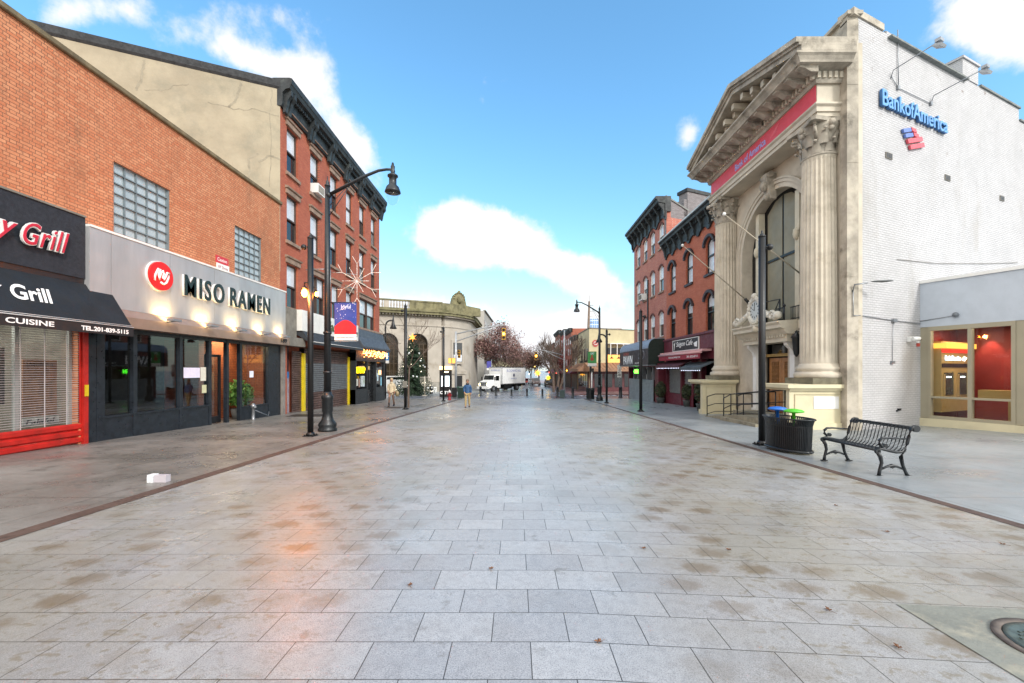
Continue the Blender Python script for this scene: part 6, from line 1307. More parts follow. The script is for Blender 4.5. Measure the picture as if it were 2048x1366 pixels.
mb = MB(); mb.tube([(x, y, 4.32), (x - .17, y - .02, 4.3), (x - .17, y - .02, 4.16)], .03, 6).lathe((x - .17, y - .02, 4.12), [(.1, 0), (.04, .08)], 8); part('bracket', mb, M['black'], ol)
ld = bpy.data.lights.new('amber_point', 'POINT'); ld.energy = 110; ld.color = (1, .30, .07); ld.shadow_soft_size = .12; lo = bpy.data.objects.new('amber_point', ld); COL.objects.link(lo); lo.parent = ol; lo.location = (-.07, -.25, .0)
x2 = x + .22; ol2 = thing('amber_lamp', 'small orange lamp on the right of the near left black post', 'lamp', (x2, y + .5, 4.0)); mb = MB(); mb.ball((x + .16, y + .05, 3.98), .05, 8, 1, 1, 1.4); part('bulb', mb, bpy.data.materials['amber_glow'], ol2); mb = MB(); mb.tube([(x, y, 4.2), (x + .16, y + .05, 4.17), (x + .16, y + .05, 4.04)], .02, 5); part('bracket', mb, M['black'], ol2)
clear = glassmat('lamp_globe', (.93, .95, .97), 1.3)
def street_lamp(x, y, h, sgn, lbl, arm=2.15, banner=None):
    z = gz(y); o = thing('street_lamp', lbl, 'street lamp', (x, y, z), 'ornamental street lamps')
    mb = MB(); mb.lathe((x, y, z), [(.29, 0), (.30, .08), (.26, .12), (.29, .2), (.28, .26), (.2, .36), (.16, .5), (.15, .62), (.17, .66), (.17, 1.05), (.19, 1.08), (.19, 1.16), (.15, 1.2), (.12, 1.3)], 20)
    part('base', mb, M['iron'], o)
    mb = MB(); mb.tube([(x, y, z + 1.28), (x, y, z + h)], [.115, .075], 16); mb.lathe((x, y, z + h), [(.09, -.04), (.09, .0), (.05, .05), (.06, .1), (.02, .16), (.01, .3)], 10); [mb.lathe((x, y, z + q), [(.12, 0), (.14, .04), (.12, .08)], 12) for q in (1.9, 3.2)]; part('shaft', mb, M['iron'], o)
    mb = MB(); P = [(x, y, z + h - .35), (x + sgn * arm * .55, y, z + h + .28), (x + sgn * arm * .78, y, z + h + .48), (x + sgn * arm * .9, y, z + h + .52), (x + sgn * arm, y, z + h + .52)]; mb.tube(P, [.06, .05, .045, .042, .04], 10)
    mb.tube([(x, y, z + h - 1.1), (x + sgn * arm * .35, y, z + h + .02)], .014, 5).tube([(x, y, z + h - .75), (x + sgn * arm * .3, y, z + h - .04)], .012, 5).tube([(x - .01, y, z + h - .35), (x + sgn * .1, y, z + h - .3)], .09, 10); part('arm', mb, M['iron'], o)
    lx = x + sgn * arm; lz = z + h + .52
    mb = MB(); mb.lathe((lx, y, lz), [(.03, .22), (.05, .12), (.07, .1), (.06, .0), (.08, -.06), (.06, -.12), (.1, -.15), (.17, -.2), (.17, -.24), (.12, -.27), (.12, -.5), (.2, -.58), (.25, -.72), (.26, -.76), (.21, -.78)][::-1], 18); lh = part('lamp_housing', mb, M['iron'], o)
    mb = MB(); mb.lathe((lx, y, lz), [(.205, -.77), (.205, -.85), (.18, -1.0), (.12, -1.12), (.03, -1.17)][::-1], 18); part('globe', mb, clear, lh)
    return o
xl_, yl_ = at(655, 862)
street_lamp(xl_, yl_, 8.1, 1, 'tall black street lamp with a flared base at the near left, carrying the snowflake')
xr_, yr_ = at(1199, 801.3)
street_lamp(xr_, yr_, 7.5, -1, 'street lamp at the far right carrying the green banner', 1.85)
# small curved-arm lamps further off
def crook_lamp(x, y, ztop, zb, sgn, lbl):
    z = gz(y); o = thing('crook_lamp', lbl, 'street lamp', (x, y, z)); mb = MB(); mb.tube([(x, y, z), (x, y, ztop - .5)] + [(x + sgn * .45 * (1 - math.cos(a)), y, ztop - .5 + .5 * math.sin(a)) for a in (.4, .8, 1.2, 1.57)] + [(x + sgn * .7, y, ztop)], .07, 8); part('shaft', mb, M['black'], o)
    mb = MB(); mb.lathe((x + sgn * .7, y, ztop), [(.28, -.75), (.32, -.7), (.14, -.35), (.1, -.05), (.05, .3), (.02, .6)], 12); part('lamp_head', mb, M['black'], o)
crook_lamp(G(771, 38), 38, 6.2, 0, 1, 'black crook lamp by the corner restaurant with a blue banner')
crook_lamp(G(1213, 40), 40, 5.1, 0, -1, 'small black crook lamp partly behind the post next to the right street lamp')
def banner(name, x0, x1, y, z0, z1, top, low, zl, lbl, words, cap, lcol='#e8f0ff'):
    o = thing(name, lbl, 'banner', (x0, y, z0), 'holiday banners'); mb = MB(); mb.box(x0, x1, y - .006, y + .006, zl, z1); part('cloth', mb, top, o)
    mb = MB(); mb.box(x0, x1, y - .007, y + .007, z0, zl - .001); part('lower_band', mb, low, o)
    mb = MB(); mb.tube([(x0 - .12, y, z1 - .02), (x1, y, z1 - .02)], .014, 6).tube([(x0 - .12, y, z0 + .02), (x1, y, z0 + .02)], .014, 6); part('rods', mb, M['iron'], o)
    if words: text('lettering', words, (x0 + (x1 - x0) * .28, y - .0075, z1 - (z1 - z0) * .2), (0, -1), (x1 - x0) * .46, (z1 - z0) * .13, mk('banner_letter_%s' % words, lcol, .6, var=0), o, .002)
    if cap: text('lettering', cap, (x0 + (x1 - x0) * .1, y - .0085, z0 + (z1 - z0) * .08), (0, -1), (x1 - x0) * .8, (z1 - z0) * .025, M['black'], o, .002)
    return o
yb = yl_ - .05
b1 = banner('joyful_banner', G(669, yb), G(713, yb), yb, 2.64, 3.93, mk('banner_blue', '#27408f', .6, var=.15, scale=3), M['white'], 2.87, 'blue and red holiday banner reading Joyful on the near left street lamp', 'Joyful', 'PARK DINING RESTAURANT')
mb = MB(); x0, x1 = G(669, yb) + .004, G(713, yb) - .004
mb.add([(x0, yb - .0078, 2.872), (x1, yb - .0078, 2.872)] + [(x1 - (x1 - x0) * k / 12, yb - .0078, 3.12 + .22 * math.sin(math.pi * k / 12)) for k in range(13)], [tuple(range(15))]); part('red_hill', mb, mk('banner_scarlet', '#c81f28', .6, var=.06), b1)
mb = MB(); rr = random.Random(3)
for k in range(34):
    x, z, r = rr.uniform(x0 + .02, x1 - .02), rr.uniform(3.38, 3.9), rr.choice((.006, .009, .013)); mb.cylx((x, yb - .009, z), (0, 1, 0), r, .003, 8, False)
part('stars', mb, M['lettering_white'], b1)
ybr = yr_ - .1
b2 = banner('green_banner', G(1175.5, ybr), G(1193, ybr), ybr, 1.68 + (741 - 733) * ybr / 840, 1.68 + (741 - 703) * ybr / 840, mk('banner_green', '#3f8a4a', .6, var=.3, scale=6), M['white'], 1.68 + (741 - 726.5) * ybr / 840, 'green holiday banner with a red ornament on the far right street lamp', 'COMET', 'PARK DINING')
mb = MB(); cx = G(1184, ybr); mb.cylx((cx, ybr - .012, 1.68 + 23 * ybr / 840), (0, 1, 0), .15, .006, 16, False).cylx((cx, ybr - .012, 1.68 + 29 * ybr / 840), (0, 1, 0), .08, .006, 12, False); part('ornament', mb, mk('ornament_red', '#9c4634', .6, var=.2), b2)
b3 = banner('blue_banner', G(772, 38), G(778.5, 38), 37.9, 1.68 + 14 * 38 / 840, 1.68 + 37 * 38 / 840, mk('banner_sky', '#3f7fb4', .6, var=.3, scale=5), M['white'], 1.68 + 20 * 38 / 840, 'narrow pale blue banner on the crook lamp by the corner restaurant', None, None)
b4 = banner('small_banner', G(973.5, 66), G(982, 66), 66, 1.68 + 0 * 66 / 840, 1.68 + 19 * 66 / 840, mk('banner_violet', '#4a4a9c', .6, var=.3, scale=5), M['white'], 1.68 + 5 * 66 / 840, 'small blue and pink banner on a pole in front of the purple tree', None, None)
mb = MB(); mb.tube([(G(983, 66), 66, gz(66)), (G(983, 66), 66, 3.4)], .06, 6); solo('banner_pole', mb, M['grey_metal'], 'thin grey pole carrying the small banner by the purple tree', 'pole', (G(983, 66), 66, gz(66)))
# snowflake decoration
sn = thing('snowflake_light', 'large white rope-light snowflake hung from the near left street lamp', 'decoration', (G(714, yl_), yl_, 4.64)); mb = MB(); c = Vector((G(714, yl_), yl_, 4.63)); 
for k in range(12):
    a = math.pi / 6 * k + math.pi / 2; L_ = .78 if k % 2 == 0 else .40; e = c + Vector((math.cos(a), 0, math.sin(a))) * L_ * (.72 if k % 2 == 0 else 1); 
    mb.tube([c, e], .0065, 4)
    if k % 2 == 0:
        for s_ in (-.55, .55): mb.tube([e, e + Vector((math.cos(a + s_), 0, math.sin(a + s_))) * .30], .0065, 4)
for k in range(70):
    a = math.pi / 6 * random.randrange(12) + math.pi / 2; mb.ball(c + Vector((math.cos(a), 0, math.sin(a))) * random.uniform(.05, .5) + Vector((0, random.uniform(-.01, .01), 0)), .012, 5)
part('rope_light', mb, mk('rope_light_white', '#e4ddd4', .4, var=.05, emis='#fff0dc', es=.08), sn)
mb = MB(); xx = xl_ + .1; mb.tube([(xx, yl_, 4.92), (c.x, yl_, 4.84)], .008, 5).tube([(xx, yl_, 4.42), (c.x, yl_, 4.42)], .008, 5).tube([(xx, yl_, 4.2), (xx, yl_, 5.0)], .012, 5).tube([(xl_ - .7, yl_, 5.0), (xl_, yl_, 5.02)], .018, 5); part('bracket', mb, M['grey_metal'], sn)

# bollards
def bollard(px, py, h, r, lbl):
    x, y = at(px, py); z = gz(y); mb = MB(); mb.lathe((x, y, z), [(r * 1.25, 0), (r * 1.25, .06), (r, .08), (r, h - .12), (r * 1.08, h - .1), (r * 1.08, h - .05), (r * .7, h), (.02, h + .02)], 14)
    return solo('bollard', mb, M['iron'], lbl, 'bollard', (x, y, z), 'bollards across the end of the plaza')
for px, py, h, r, lb in ((961, 791, 1.0, .13, 'bollard in front of the truck grille'), (992, 791, 1.0, .13, 'bollard in front of the truck door'), (1023, 791.4, .72, .10, 'slim bollard below the rear of the truck box'), (1054, 791.7, .80, .10, 'slim bollard in the middle of the far roadway'), (1084.8, 792.7, .78, .10, 'slim bollard left of the bare tree'), (1115, 793.8, 1.0, .12, 'thick bollard next to the grey planter box'), (1145.4, 795.8, 1.0, .12, 'thick bollard between the planter box and the litter bin'), (1241, 795.5, 1.05, .16, 'thick bollard below the parking sign'), (863, 790, 1.0, .16, 'dark bollard by the white folding sign')):
    bollard(px, py, h, r, lb)
def slat_bin(x, y, h, rx, ry, lbl, lidcol=None, rot=0.0, slats_=44, name='litter_bin', cat='bin'):
    z = gz(y); o = thing(name, lbl, cat, (x, y, z)); mb = MB(); cs2, sn2 = math.cos(rot), math.sin(rot)
    def P(a, k, zz): X, Y = rx * k * math.cos(a), ry * k * math.sin(a); return (x + X * cs2 - Y * sn2, y + X * sn2 + Y * cs2, z + zz)
    for k in range(slats_):
        a = 2 * math.pi * k / slats_; w_ = .30 * 2 * math.pi / slats_
        pr = [(.93, .06), (.96, h * .5), (.98, h - .14), (1.04, h - .04), (1.08, h)]
        vs = []; 
        for kk, zz in pr: vs += [P(a - w_, kk, zz), P(a + w_, kk, zz), P(a + w_, kk - .035, zz), P(a - w_, kk - .035, zz)]
        mb.add(vs, [(i * 4 + j, i * 4 + (j + 1) % 4, (i + 1) * 4 + (j + 1) % 4, (i + 1) * 4 + j) for i in range(len(pr) - 1) for j in range(4)])
    part('slats', mb, M['iron'], o)
    mb = MB(); n_ = 40
    for k0, zz, r in ((1.08, h, .018), (.97, .08, .03), (.95, h - .17, .012)): mb.tube([P(2 * math.pi * k / n_, k0, zz) for k in range(n_ + 1)], r, 6)
    part('rings', mb, M['iron'], o)
    mb = MB(); vs = []; 
    for zz, kk in ((.05, .9), (h - .15, .9)): vs += [P(2 * math.pi * k / n_, kk, zz) for k in range(n_)]
    mb.add(vs, [(k, (k + 1) % n_, n_ + (k + 1) % n_, n_ + k) for k in range(n_)] + [tuple(range(n_))[::-1]]); part('liner', mb, mk('bin_liner_%s' % name, '#0b0c0d', .5, var=.2), o)
    return o
rb_ = slat_bin(6.42, 9.92, .80, .62, .33, 'oval slatted recycling bin beside the bench with blue and green lids', rot=R(-80), slats_=74, name='recycling_bin', cat='recycling bin')
for cx, cy, nm, cl, hz_ in ((6.32, 10.15, 'blue_lid', '#1f62b8', .82), (6.36, 9.62, 'green_lid', '#4fb02a', .80)):
    mm = mk(nm, cl, .4, var=.05); z = gz(cy); mb = MB(); mb.lathe((cx, cy, z), [(.035, .55), (.035, hz_ + .12), (.2, hz_ + .15), (.21, hz_ + .17), (.16, hz_ + .205), (.05, hz_ + .225), (.01, hz_ + .228)], 28); part(nm, mb, mm, rb_)
mb = MB(); mb.lathe((6.42, 9.92, gz(9.9)), [(.5, .55), (.5, .57), (.49, .57)], 20, True, 1, .55); 
slat_bin(*at(1180.6, 799), .98, .36, .36, 'round black slatted litter bin beside the right street lamp', slats_=30)
x, y = at(922, 795.5); o = thing('green_bin', 'dark green public litter bin behind the man in blue', 'bin', (x, y, gz(y))); z = gz(y)
mb = MB(); mb.box(x - .3, x + .3, y - .25, y + .25, z, z + .95); part('body', mb, mk('bin_green', '#0f2a20', .4, var=.2), o); mb = MB(); mb.box(x - .33, x + .33, y - .28, y + .28, z + .951, z + 1.08); part('lid', mb, mk('bin_lid_green', '#1f4a38', .4), o); mb = MB(); mb.box(x - .15, x + .2, y - .29, y - .281, z + .99, z + 1.05); part('slot', mb, M['grey_metal'], o)
x, y = at(909, 794); o = thing('dark_bin', 'dark square bin between the hydrant and the signal mast', 'bin', (x, y, gz(y))); z = gz(y); mb = MB(); mb.box(x - .22, x + .22, y - .22, y + .22, z, z + .95).box(x - .24, x + .24, y - .24, y + .24, z + .8, z + .84); part('body', mb, M['black'], o)
x, y = at(1124, 794.5); o = thing('planter_box', 'grey-green square planter box beside the bollards', 'planter', (x, y, gz(y))); z = gz(y); mb = MB(); mb.box(x - .22, x + .22, y - .22, y + .22, z, z + .65).box(x - .25, x + .25, y - .25, y + .25, z + .651, z + .71); part('body', mb, mk('planter_green', '#4a5a58', .6, var=.15), o)
# hydrant
x, y = at(899, 799.7); z = gz(y); hy = thing('fire_hydrant', 'red fire hydrant with a white cap in front of the kiosk', 'hydrant', (x, y, z)); mb = MB(); mb.lathe((x, y, z), [(.17, 0), (.17, .06), (.11, .08), (.11, .55), (.14, .58), (.14, .62)], 14).cylx((x, y, z + .42), (1, 0, 0), .055, .4, 10).cylx((x, y - .1, z + .42), (0, 1, 0), .075, .14, 10); part('body', mb, mk('hydrant_red', '#8c1c20', .4, var=.15), hy)
mb = MB(); mb.lathe((x, y, z + .62), [(.13, 0), (.12, .1), (.06, .18), (.03, .2), (.03, .26)], 14); part('cap', mb, mk('hydrant_cap', '#cfc8c4', .5), hy)
# kiosk
x0, x1, yk = G(879, 42), G(902.5, 42), 42.0; z = gz(42); kk = thing('info_kiosk', 'black information kiosk with bright screens and a glowing top panel', 'kiosk', ((x0 + x1) / 2, yk, z))
mb = MB(); mb.box(x0, x1, yk, yk + .4, z, z + 2.72); part('body', mb, M['black'], kk); mb = MB(); mb.box(x0 - .02, x1 + .02, yk - .02, yk + .42, z + 2.723, z + 3.08); part('top_panel', mb, emit('kiosk_cream', '#ffd890', 1.2), kk)
mb = MB(); mb.box(x0 + .18, x0 + .40, yk - .01, yk - .001, z + 1.05, z + 2.1).box(x0 + .56, x1 - .2, yk - .01, yk - .001, z + 1.05, z + 2.1); part('screen', mb, emit('screen_white', '#e8f8ff', 1.1), kk); mb = MB(); mb.box(x0 + .3, x0 + .9, yk - .01, yk - .001, z + 2.45, z + 2.56); part('light_strip', mb, emit('strip_warm', '#ffe0a0', 3), kk)
text('lettering', 'CITY', (x0 + .04, yk - .003, z + .28), (0, -1), 1.0, .32, M['lettering_white'], kk, .01, bold=.06)
x, y = at(870.5, 786); mb = MB(); z = gz(y); mb.box(x - .2, x + .2, y - .02, y, z + .12, z + .8); sgn_ = thing('folding_sign', 'small white folding sign on the pavement left of the kiosk', 'sign', (x, y, z)); part('board', mb, M['white'], sgn_); mb = MB(); [mb.box(x - .18, x + .18, y - .024, y - .021, z + .25 + k * .16, z + .28 + k * .16) for k in range(3)]; part('print', mb, M['concrete'], sgn_); mb = MB(); mb.box(x - .2, x - .17, y - .02, y + .25, z, z + .12).box(x + .17, x + .2, y - .02, y + .25, z, z + .12); part('leg', mb, M['concrete'], sgn_)
# menorah
x, y = G(849.6, 45), 45; z = gz(y); mn = thing('menorah', 'tall pale metal menorah standing in front of the christmas tree', 'menorah', (x, y, z)); mb = MB(); mb.tube([(x, y, z), (x, y, z + 2.1)], .06, 8).lathe((x, y, z), [(.35, 0), (.3, .06), (.1, .12)], 12); part('stem', mb, mk('brushed_pale_metal', '#b0a898', .35, .3), mn)
mb = MB()
for k in range(1, 5): r = k * .125; mb.tube([(x + r * math.cos(a), y, z + 1.55 + r * 1.35 * math.sin(a) * 1.0 + .0) if False else (x + r * math.cos(a), y, z + 1.8 + r * 1.5 * math.sin(a)) for a in [math.pi + math.pi * q / 12 for q in range(13)]], .022, 6); mb.tube([(x + r, y, z + 1.8), (x + r, y, z + 2.05)], .024, 6).tube([(x - r, y, z + 1.8), (x - r, y, z + 2.05)], .024, 6)
part('branches', mb, bpy.data.materials['brushed_pale_metal'], mn)
# bench (built facing the street, side frames across x)
bx_, by_ = 6.62, 8.03; zb = gz(8.0)
be = thing('park_bench', 'black metal park bench with a curved lattice seat and scrolled armrests', 'bench', (bx_, by_, zb))
# profile of seat and back across depth: u from street side (front) to back
prof = [(-.27, .44), (-.25, .475), (-.20, .485), (-.08, .455), (.06, .425), (.15, .43), (.21, .48), (.25, .58), (.28, .70), (.31, .82), (.345, .865), (.39, .87), (.41, .84), (.40, .81)]
def BP(u_, v_, w_): return (bx_ + u_ + .02 * v_, by_ - v_, zb + w_)
Lh = .64
mb = MB()
sm_ = []
for i in range(len(prof) - 1):
    (u0, w0), (u1, w1) = prof[i], prof[i + 1]; n_ = max(1, int(math.hypot(u1 - u0, w1 - w0) / .024))
    for k in range(n_): q = k / n_; sm_.append((u0 + (u1 - u0) * q, w0 + (w1 - w0) * q))
for u_, w_ in sm_: mb.tube([BP(u_, -Lh, w_), BP(u_, Lh, w_)], .0042, 4, False)
k = -Lh
while k <= Lh + .001: mb.tube([BP(u_, k, w_) for u_, w_ in prof], .0085, 5, False); k += 2 * Lh / 17
part('seat', mb, M['iron'], be)
mb = MB(); mb.tube([BP(.385, -Lh, .845), BP(.385, Lh, .845)], .03, 10).tube([BP(-.26, -Lh, .455), BP(-.26, Lh, .455)], .02, 8).tube([BP(.16, -Lh, .42), BP(.16, Lh, .42)], .014, 8); part('rails', mb, M['iron'], be)
for s_ in (-1, 1):
    v_ = s_ * Lh; mb = MB()
    mb.tube([BP(u_, v_, w_) for u_, w_ in prof[:12]], .026, 8)
    mb.tube([BP(.40, v_ - .03, .84), BP(.40, v_ + .03, .84)], .06, 14)
    mb.tube([BP(-.27, v_ - .02, .44), BP(-.27, v_ + .02, .44)], .045, 12); part('side_frame', mb, M['iron'], be)
    for P in ([(-.27, .43), (-.22, .34), (-.20, .24), (-.235, .1), (-.25, .0)], [(.20, .46), (.14, .34), (.17, .2), (.22, .08), (.26, .0)]):
        mb = MB(); mb.tube([BP(u_, v_, w_) for u_, w_ in P], [.034, .032, .026, .026, .03], 8); u_ = P[-1][0]; mb.box(bx_ + u_ + .02 * v_ - .055, bx_ + u_ + .02 * v_ + .055, by_ - v_ - .035, by_ - v_ + .035, zb, zb + .02); part('leg', mb, M['iron'], be)
    mb = MB(); mb.tube([BP(-.225, v_, .12), BP(-.12, v_, .17), BP(-.02, v_, .195), (BP(.08, v_, .17)), BP(.20, v_, .12)], [.016, .02, .03, .02, .016], 7); mb.tube([BP(-.08, v_, .18), BP(-.01, v_, .15), BP(.05, v_, .18)], .014, 6); part('stretcher', mb, M['iron'], be)
    mb = MB(); mb.tube([BP(.25, v_, .66), BP(.1, v_, .665), BP(-.08, v_, .68), BP(-.19, v_, .675), BP(-.245, v_, .63), BP(-.24, v_, .57), BP(-.2, v_, .53), BP(-.14, v_, .535)], [.012, .016, .018, .022, .026, .026, .026, .02], 8); mb.tube([BP(-.14, v_ - .025, .54), BP(-.14, v_ + .025, .54)], .034, 10); part('armrest', mb, M['iron'], be)

# traffic signals
sy = mk('signal_yellow', '#b98a1c', .5, var=.1)
def signal_head(c, lbl, lit, s_=1.0, parent=None):
    x, y, z = c; o = thing('traffic_light', lbl, 'traffic light', (x, y, z)); mb = MB(); mb.box(x - .17 * s_, x + .17 * s_, y, y + .2, z - .55 * s_, z + .55 * s_); part('housing', mb, sy, o)
    for k, cl in enumerate(('red', 'amber', 'green')):
        zz = z + (.36 - k * .36) * s_; mb = MB(); mb.cylx((x, y - .01, zz), (0, 1, 0), .125 * s_, .03, 12, False); part('lens', mb, emit('signal_%s_%s' % (cl, lbl[:6]), '#ffb040', 5) if cl == lit else M['black'], o)
        mb = MB(); mb.add([(x + .14 * s_ * math.cos(a), y - yy2, zz + .14 * s_ * math.sin(a)) for yy2 in (0, .2) for a in [math.pi * q / 8 for q in range(9)]], [(q, q + 1, q + 10, q + 9) for q in range(8)]); part('visor', mb, sy, o)
    return o
mtl = mk('mast_metal', '#a7a9aa', .4, .4, var=.08)
xm, ym = G(911.7, 46), 46; zm_ = gz(46); t1 = thing('signal_mast', 'silver traffic signal mast with a long arm beside the kiosk', 'mast', (xm, ym, zm_)); mb = MB(); mb.tube([(xm, ym, zm_), (xm, ym, 1.68 + 78 * 46 / 840)], [.14, .1], 12).lathe((xm, ym, zm_), [(.25, 0), (.2, .3), (.13, .35)], 12); part('mast_pole', mb, mtl, t1)
mb = MB(); P1 = [(xm, ym, 1.68 + 73 * 46 / 840), (G(960, 46), ym, 1.68 + 84 * 46 / 840), (G(1000, 46), ym, 1.68 + 90.5 * 46 / 840), (G(1011, 46), ym, 1.68 + 90.5 * 46 / 840)]; P2 = [(xm, ym, 1.68 + 58 * 46 / 840), (G(960, 46), ym, 1.68 + 75 * 46 / 840), (G(996, 46), ym, 1.68 + 89 * 46 / 840)]; mb.tube(P1, .06, 8).tube(P2, .055, 8); part('mast_arm', mb, mtl, t1)
signal_head((G(1007.5, 46), 45.8, 1.68 + 73 * 46 / 840), 'large lit traffic light hanging from the left mast arm', 'amber', 1.15)
signal_head((G(918.5, 46), 45.8, 1.68 + 33 * 46 / 840), 'yellow traffic light fixed to the left signal mast', None, .8)
ped = thing('walk_signal', 'amber pedestrian signal box on the left signal mast', 'pedestrian signal', (G(904, 46), 45.7, 2.4)); mb = MB()
for k in range(2): xx = G(900.5 + k * 7.5, 46); mb.box(xx - .17, xx + .17, 45.7, 45.95, 1.68 + 14 * .0548, 1.68 + 25 * .0548)
part('housing', mb, sy, ped); mb = MB(); [mb.box(G(900.5 + k * 7.5, 46) - .14, G(900.5 + k * 7.5, 46) + .14, 45.68, 45.699, 1.68 + 15 * .0548, 1.68 + 24 * .0548) for k in range(2)]; part('face', mb, emit('walk_amber', '#ff9c48', 1.0), ped)
xm, ym = G(1128.7, 44), 44; zm_ = gz(44); t2 = thing('signal_mast', 'silver traffic signal mast with a truss arm beside the bare tree', 'mast', (xm, ym, zm_)); mb = MB(); mb.tube([(xm, ym, zm_), (xm, ym, 1.68 + 81 * 44 / 840)], [.10, .07], 12); part('mast_pole', mb, mtl, t2)
mb = MB(); q = 44 / 840; mb.tube([(xm, ym, 1.68 + 30 * q), (G(1090, 44), ym, 1.68 + 40 * q), (G(1073, 44), ym, 1.68 + 41.5 * q)], .04, 6).tube([(xm, ym, 1.68 + 21 * q), (G(1108, 44), ym, 1.68 + 30 * q), (G(1088, 44), ym, 1.68 + 41 * q)], .04, 6); part('mast_arm', mb, mtl, t2)
signal_head((G(1072, 44), 43.8, 1.68 + 29 * q), 'lit traffic light at the end of the right mast arm', 'amber', .8)
signal_head((G(1133, 44), 43.8, 1.68 - 0 * q), 'small traffic light low on the right signal mast', 'amber', .45)
x, y = at(1183.5, 793); z = gz(y); o = thing('signal_post', 'white post with a dark signal head behind the litter bin', 'signal post', (x, y, z)); mb = MB(); mb.tube([(x, y, z), (x, y, z + 2.6)], .07, 8); part('shaft', mb, M['white'], o); mb = MB(); mb.box(x - .22, x - .02, y - .1, y + .1, z + 2.5, z + 3.2).box(x + .02, x + .2, y - .1, y + .1, z + 2.5, z + 2.9); part('head', mb, M['black'], o)
x, y = at(1241, 795.2); y += .4; z = gz(y); o = thing('parking_sign', 'white parking sign on a pole in front of the pawn shop awning', 'sign', (x, y, z)); mb = MB(); mb.tube([(x, y, z), (x, y, z + 3.3)], .035, 6); part('pole', mb, M['grey_metal'], o); mb = MB(); mb.box(x - .2, x + .2, y - .03, y - .01, z + 1.95, z + 2.65).box(x - .2, x + .2, y - .03, y - .01, z + 2.7, z + 3.15); part('plate', mb, M['white'], o); text('lettering', 'NO\nPARKING', (x - .15, y - .035, z + 2.1), (0, -1), .3, .4, M['black'], o, .002, bold=.02)
sm2 = thing('post_plate', 'small grey plate tied to the black post in front of the christmas tree', 'sign', (-6.2, 23.6, 1.0)); x, y = at(811, 818.5); mb = MB(); mb.box(x - .12, x + .12, y - .12, y - .09, 1.68 - 34 * y / 840, 1.68 - 21 * y / 840); part('plate', mb, M['concrete'], sm2)
# orange star further down the street
def star(c, r, n_, mat_, lbl, name='star_light', dep=.06, inner=.42):
    o = thing(name, lbl, 'decoration', c); mb = MB(); F = Fc((c[0], c[1]), (1, 0), (0, -1)); P = [((r if k % 2 == 0 else r * inner) * math.sin(math.pi * k / n_), c[2] + (r if k % 2 == 0 else r * inner) * math.cos(math.pi * k / n_)) for k in range(2 * n_)]; mb.fpoly(F, P[::-1], -dep, dep); part('star', mb, mat_, o); return o
star((G(1075.5, 95), 95, 1.68 - 5 * 95 / 840), .8, 8, emit('star_amber', '#ffa830', 1.6), 'orange star decoration hanging over the far street')
star((G(1096, 75), 75, 1.68 - 14.5 * 75 / 840), .5, 7, emit('star_gold', '#ffc820', 1.4), 'yellow flower-shaped light low beside the bare tree')
for i, (px, py, d, cl, s_) in enumerate(((1101, 725, 80, '#ffc860', 3), (1069, 733, 110, '#ffd070', 3), (1040, 746.5, 130, '#c8fff0', 3), (1058, 748, 120, '#c8fff0', 3), (1043, 753, 140, '#ffb060', 2.5), (1098, 745, 84, '#ff5040', 1.5), (1113, 746, 80, '#ff6858', 1.5))):
    mb = MB(); mb.ball((G(px, d), d, EYE + (741 - py) * d / 840), .0016 * d, 8); solo('far_lamp', mb, emit('far_lamp_%d' % i, cl, s_), ['amber lamp glowing above the bare tree trunks', 'amber lamp over the far roadway', 'greenish lamp just right of the truck box', 'second greenish lamp right of the truck', 'low amber light at the far end of the street', 'red light on the red painted row building', 'pink light behind the bare tree trunks'][i], 'lamp', (G(px, d), d, EYE + (741 - py) * d / 840))
# ================================================================ TREES
def grow(mb, p, d, L, r, lev, spread, rnd, tips, up=.15, minr=.006, seg=3, kids_=(2, 3)):
    pts = [p]; rs = [r]; q = p.copy(); dd = d.copy()
    for k in range(seg):
        dd = (dd + Vector((rnd.uniform(-1, 1), rnd.uniform(-1, 1), rnd.uniform(-1, 1))) * .16 + Vector((0, 0, up * .3))).normalized()
        q = q + dd * L / seg; pts.append(q.copy()); rs.append(max(minr, r * (1 - .4 * (k + 1) / seg)))
        if lev > 0 and k < seg - 1 and rnd.random() < .6:
            a = (dd + Vector((rnd.uniform(-1, 1), rnd.uniform(-1, 1), rnd.uniform(-.5, 1))) * spread).normalized(); grow(mb, q.copy(), a, L * .65, rs[-1] * .6, lev - 1, spread, rnd, tips, up, minr, seg, kids_)
    mb.tube(pts, [max(minr, q_) for q_ in rs], 5 if r < .05 else 8, False)
    if lev == 0: tips.append(q); return
    for k in range(rnd.randint(*kids_)):
        a = (dd + Vector((rnd.uniform(-1, 1), rnd.uniform(-1, 1), rnd.uniform(-.4, 1))) * spread).normalized(); grow(mb, q.copy(), a, L * rnd.uniform(.62, .85), rs[-1] * .72, lev - 1, spread, rnd, tips, up, minr, seg, kids_)
bark = mk('tree_bark', '#5f5046', .9, var=.25, scale=4, bump=.5)
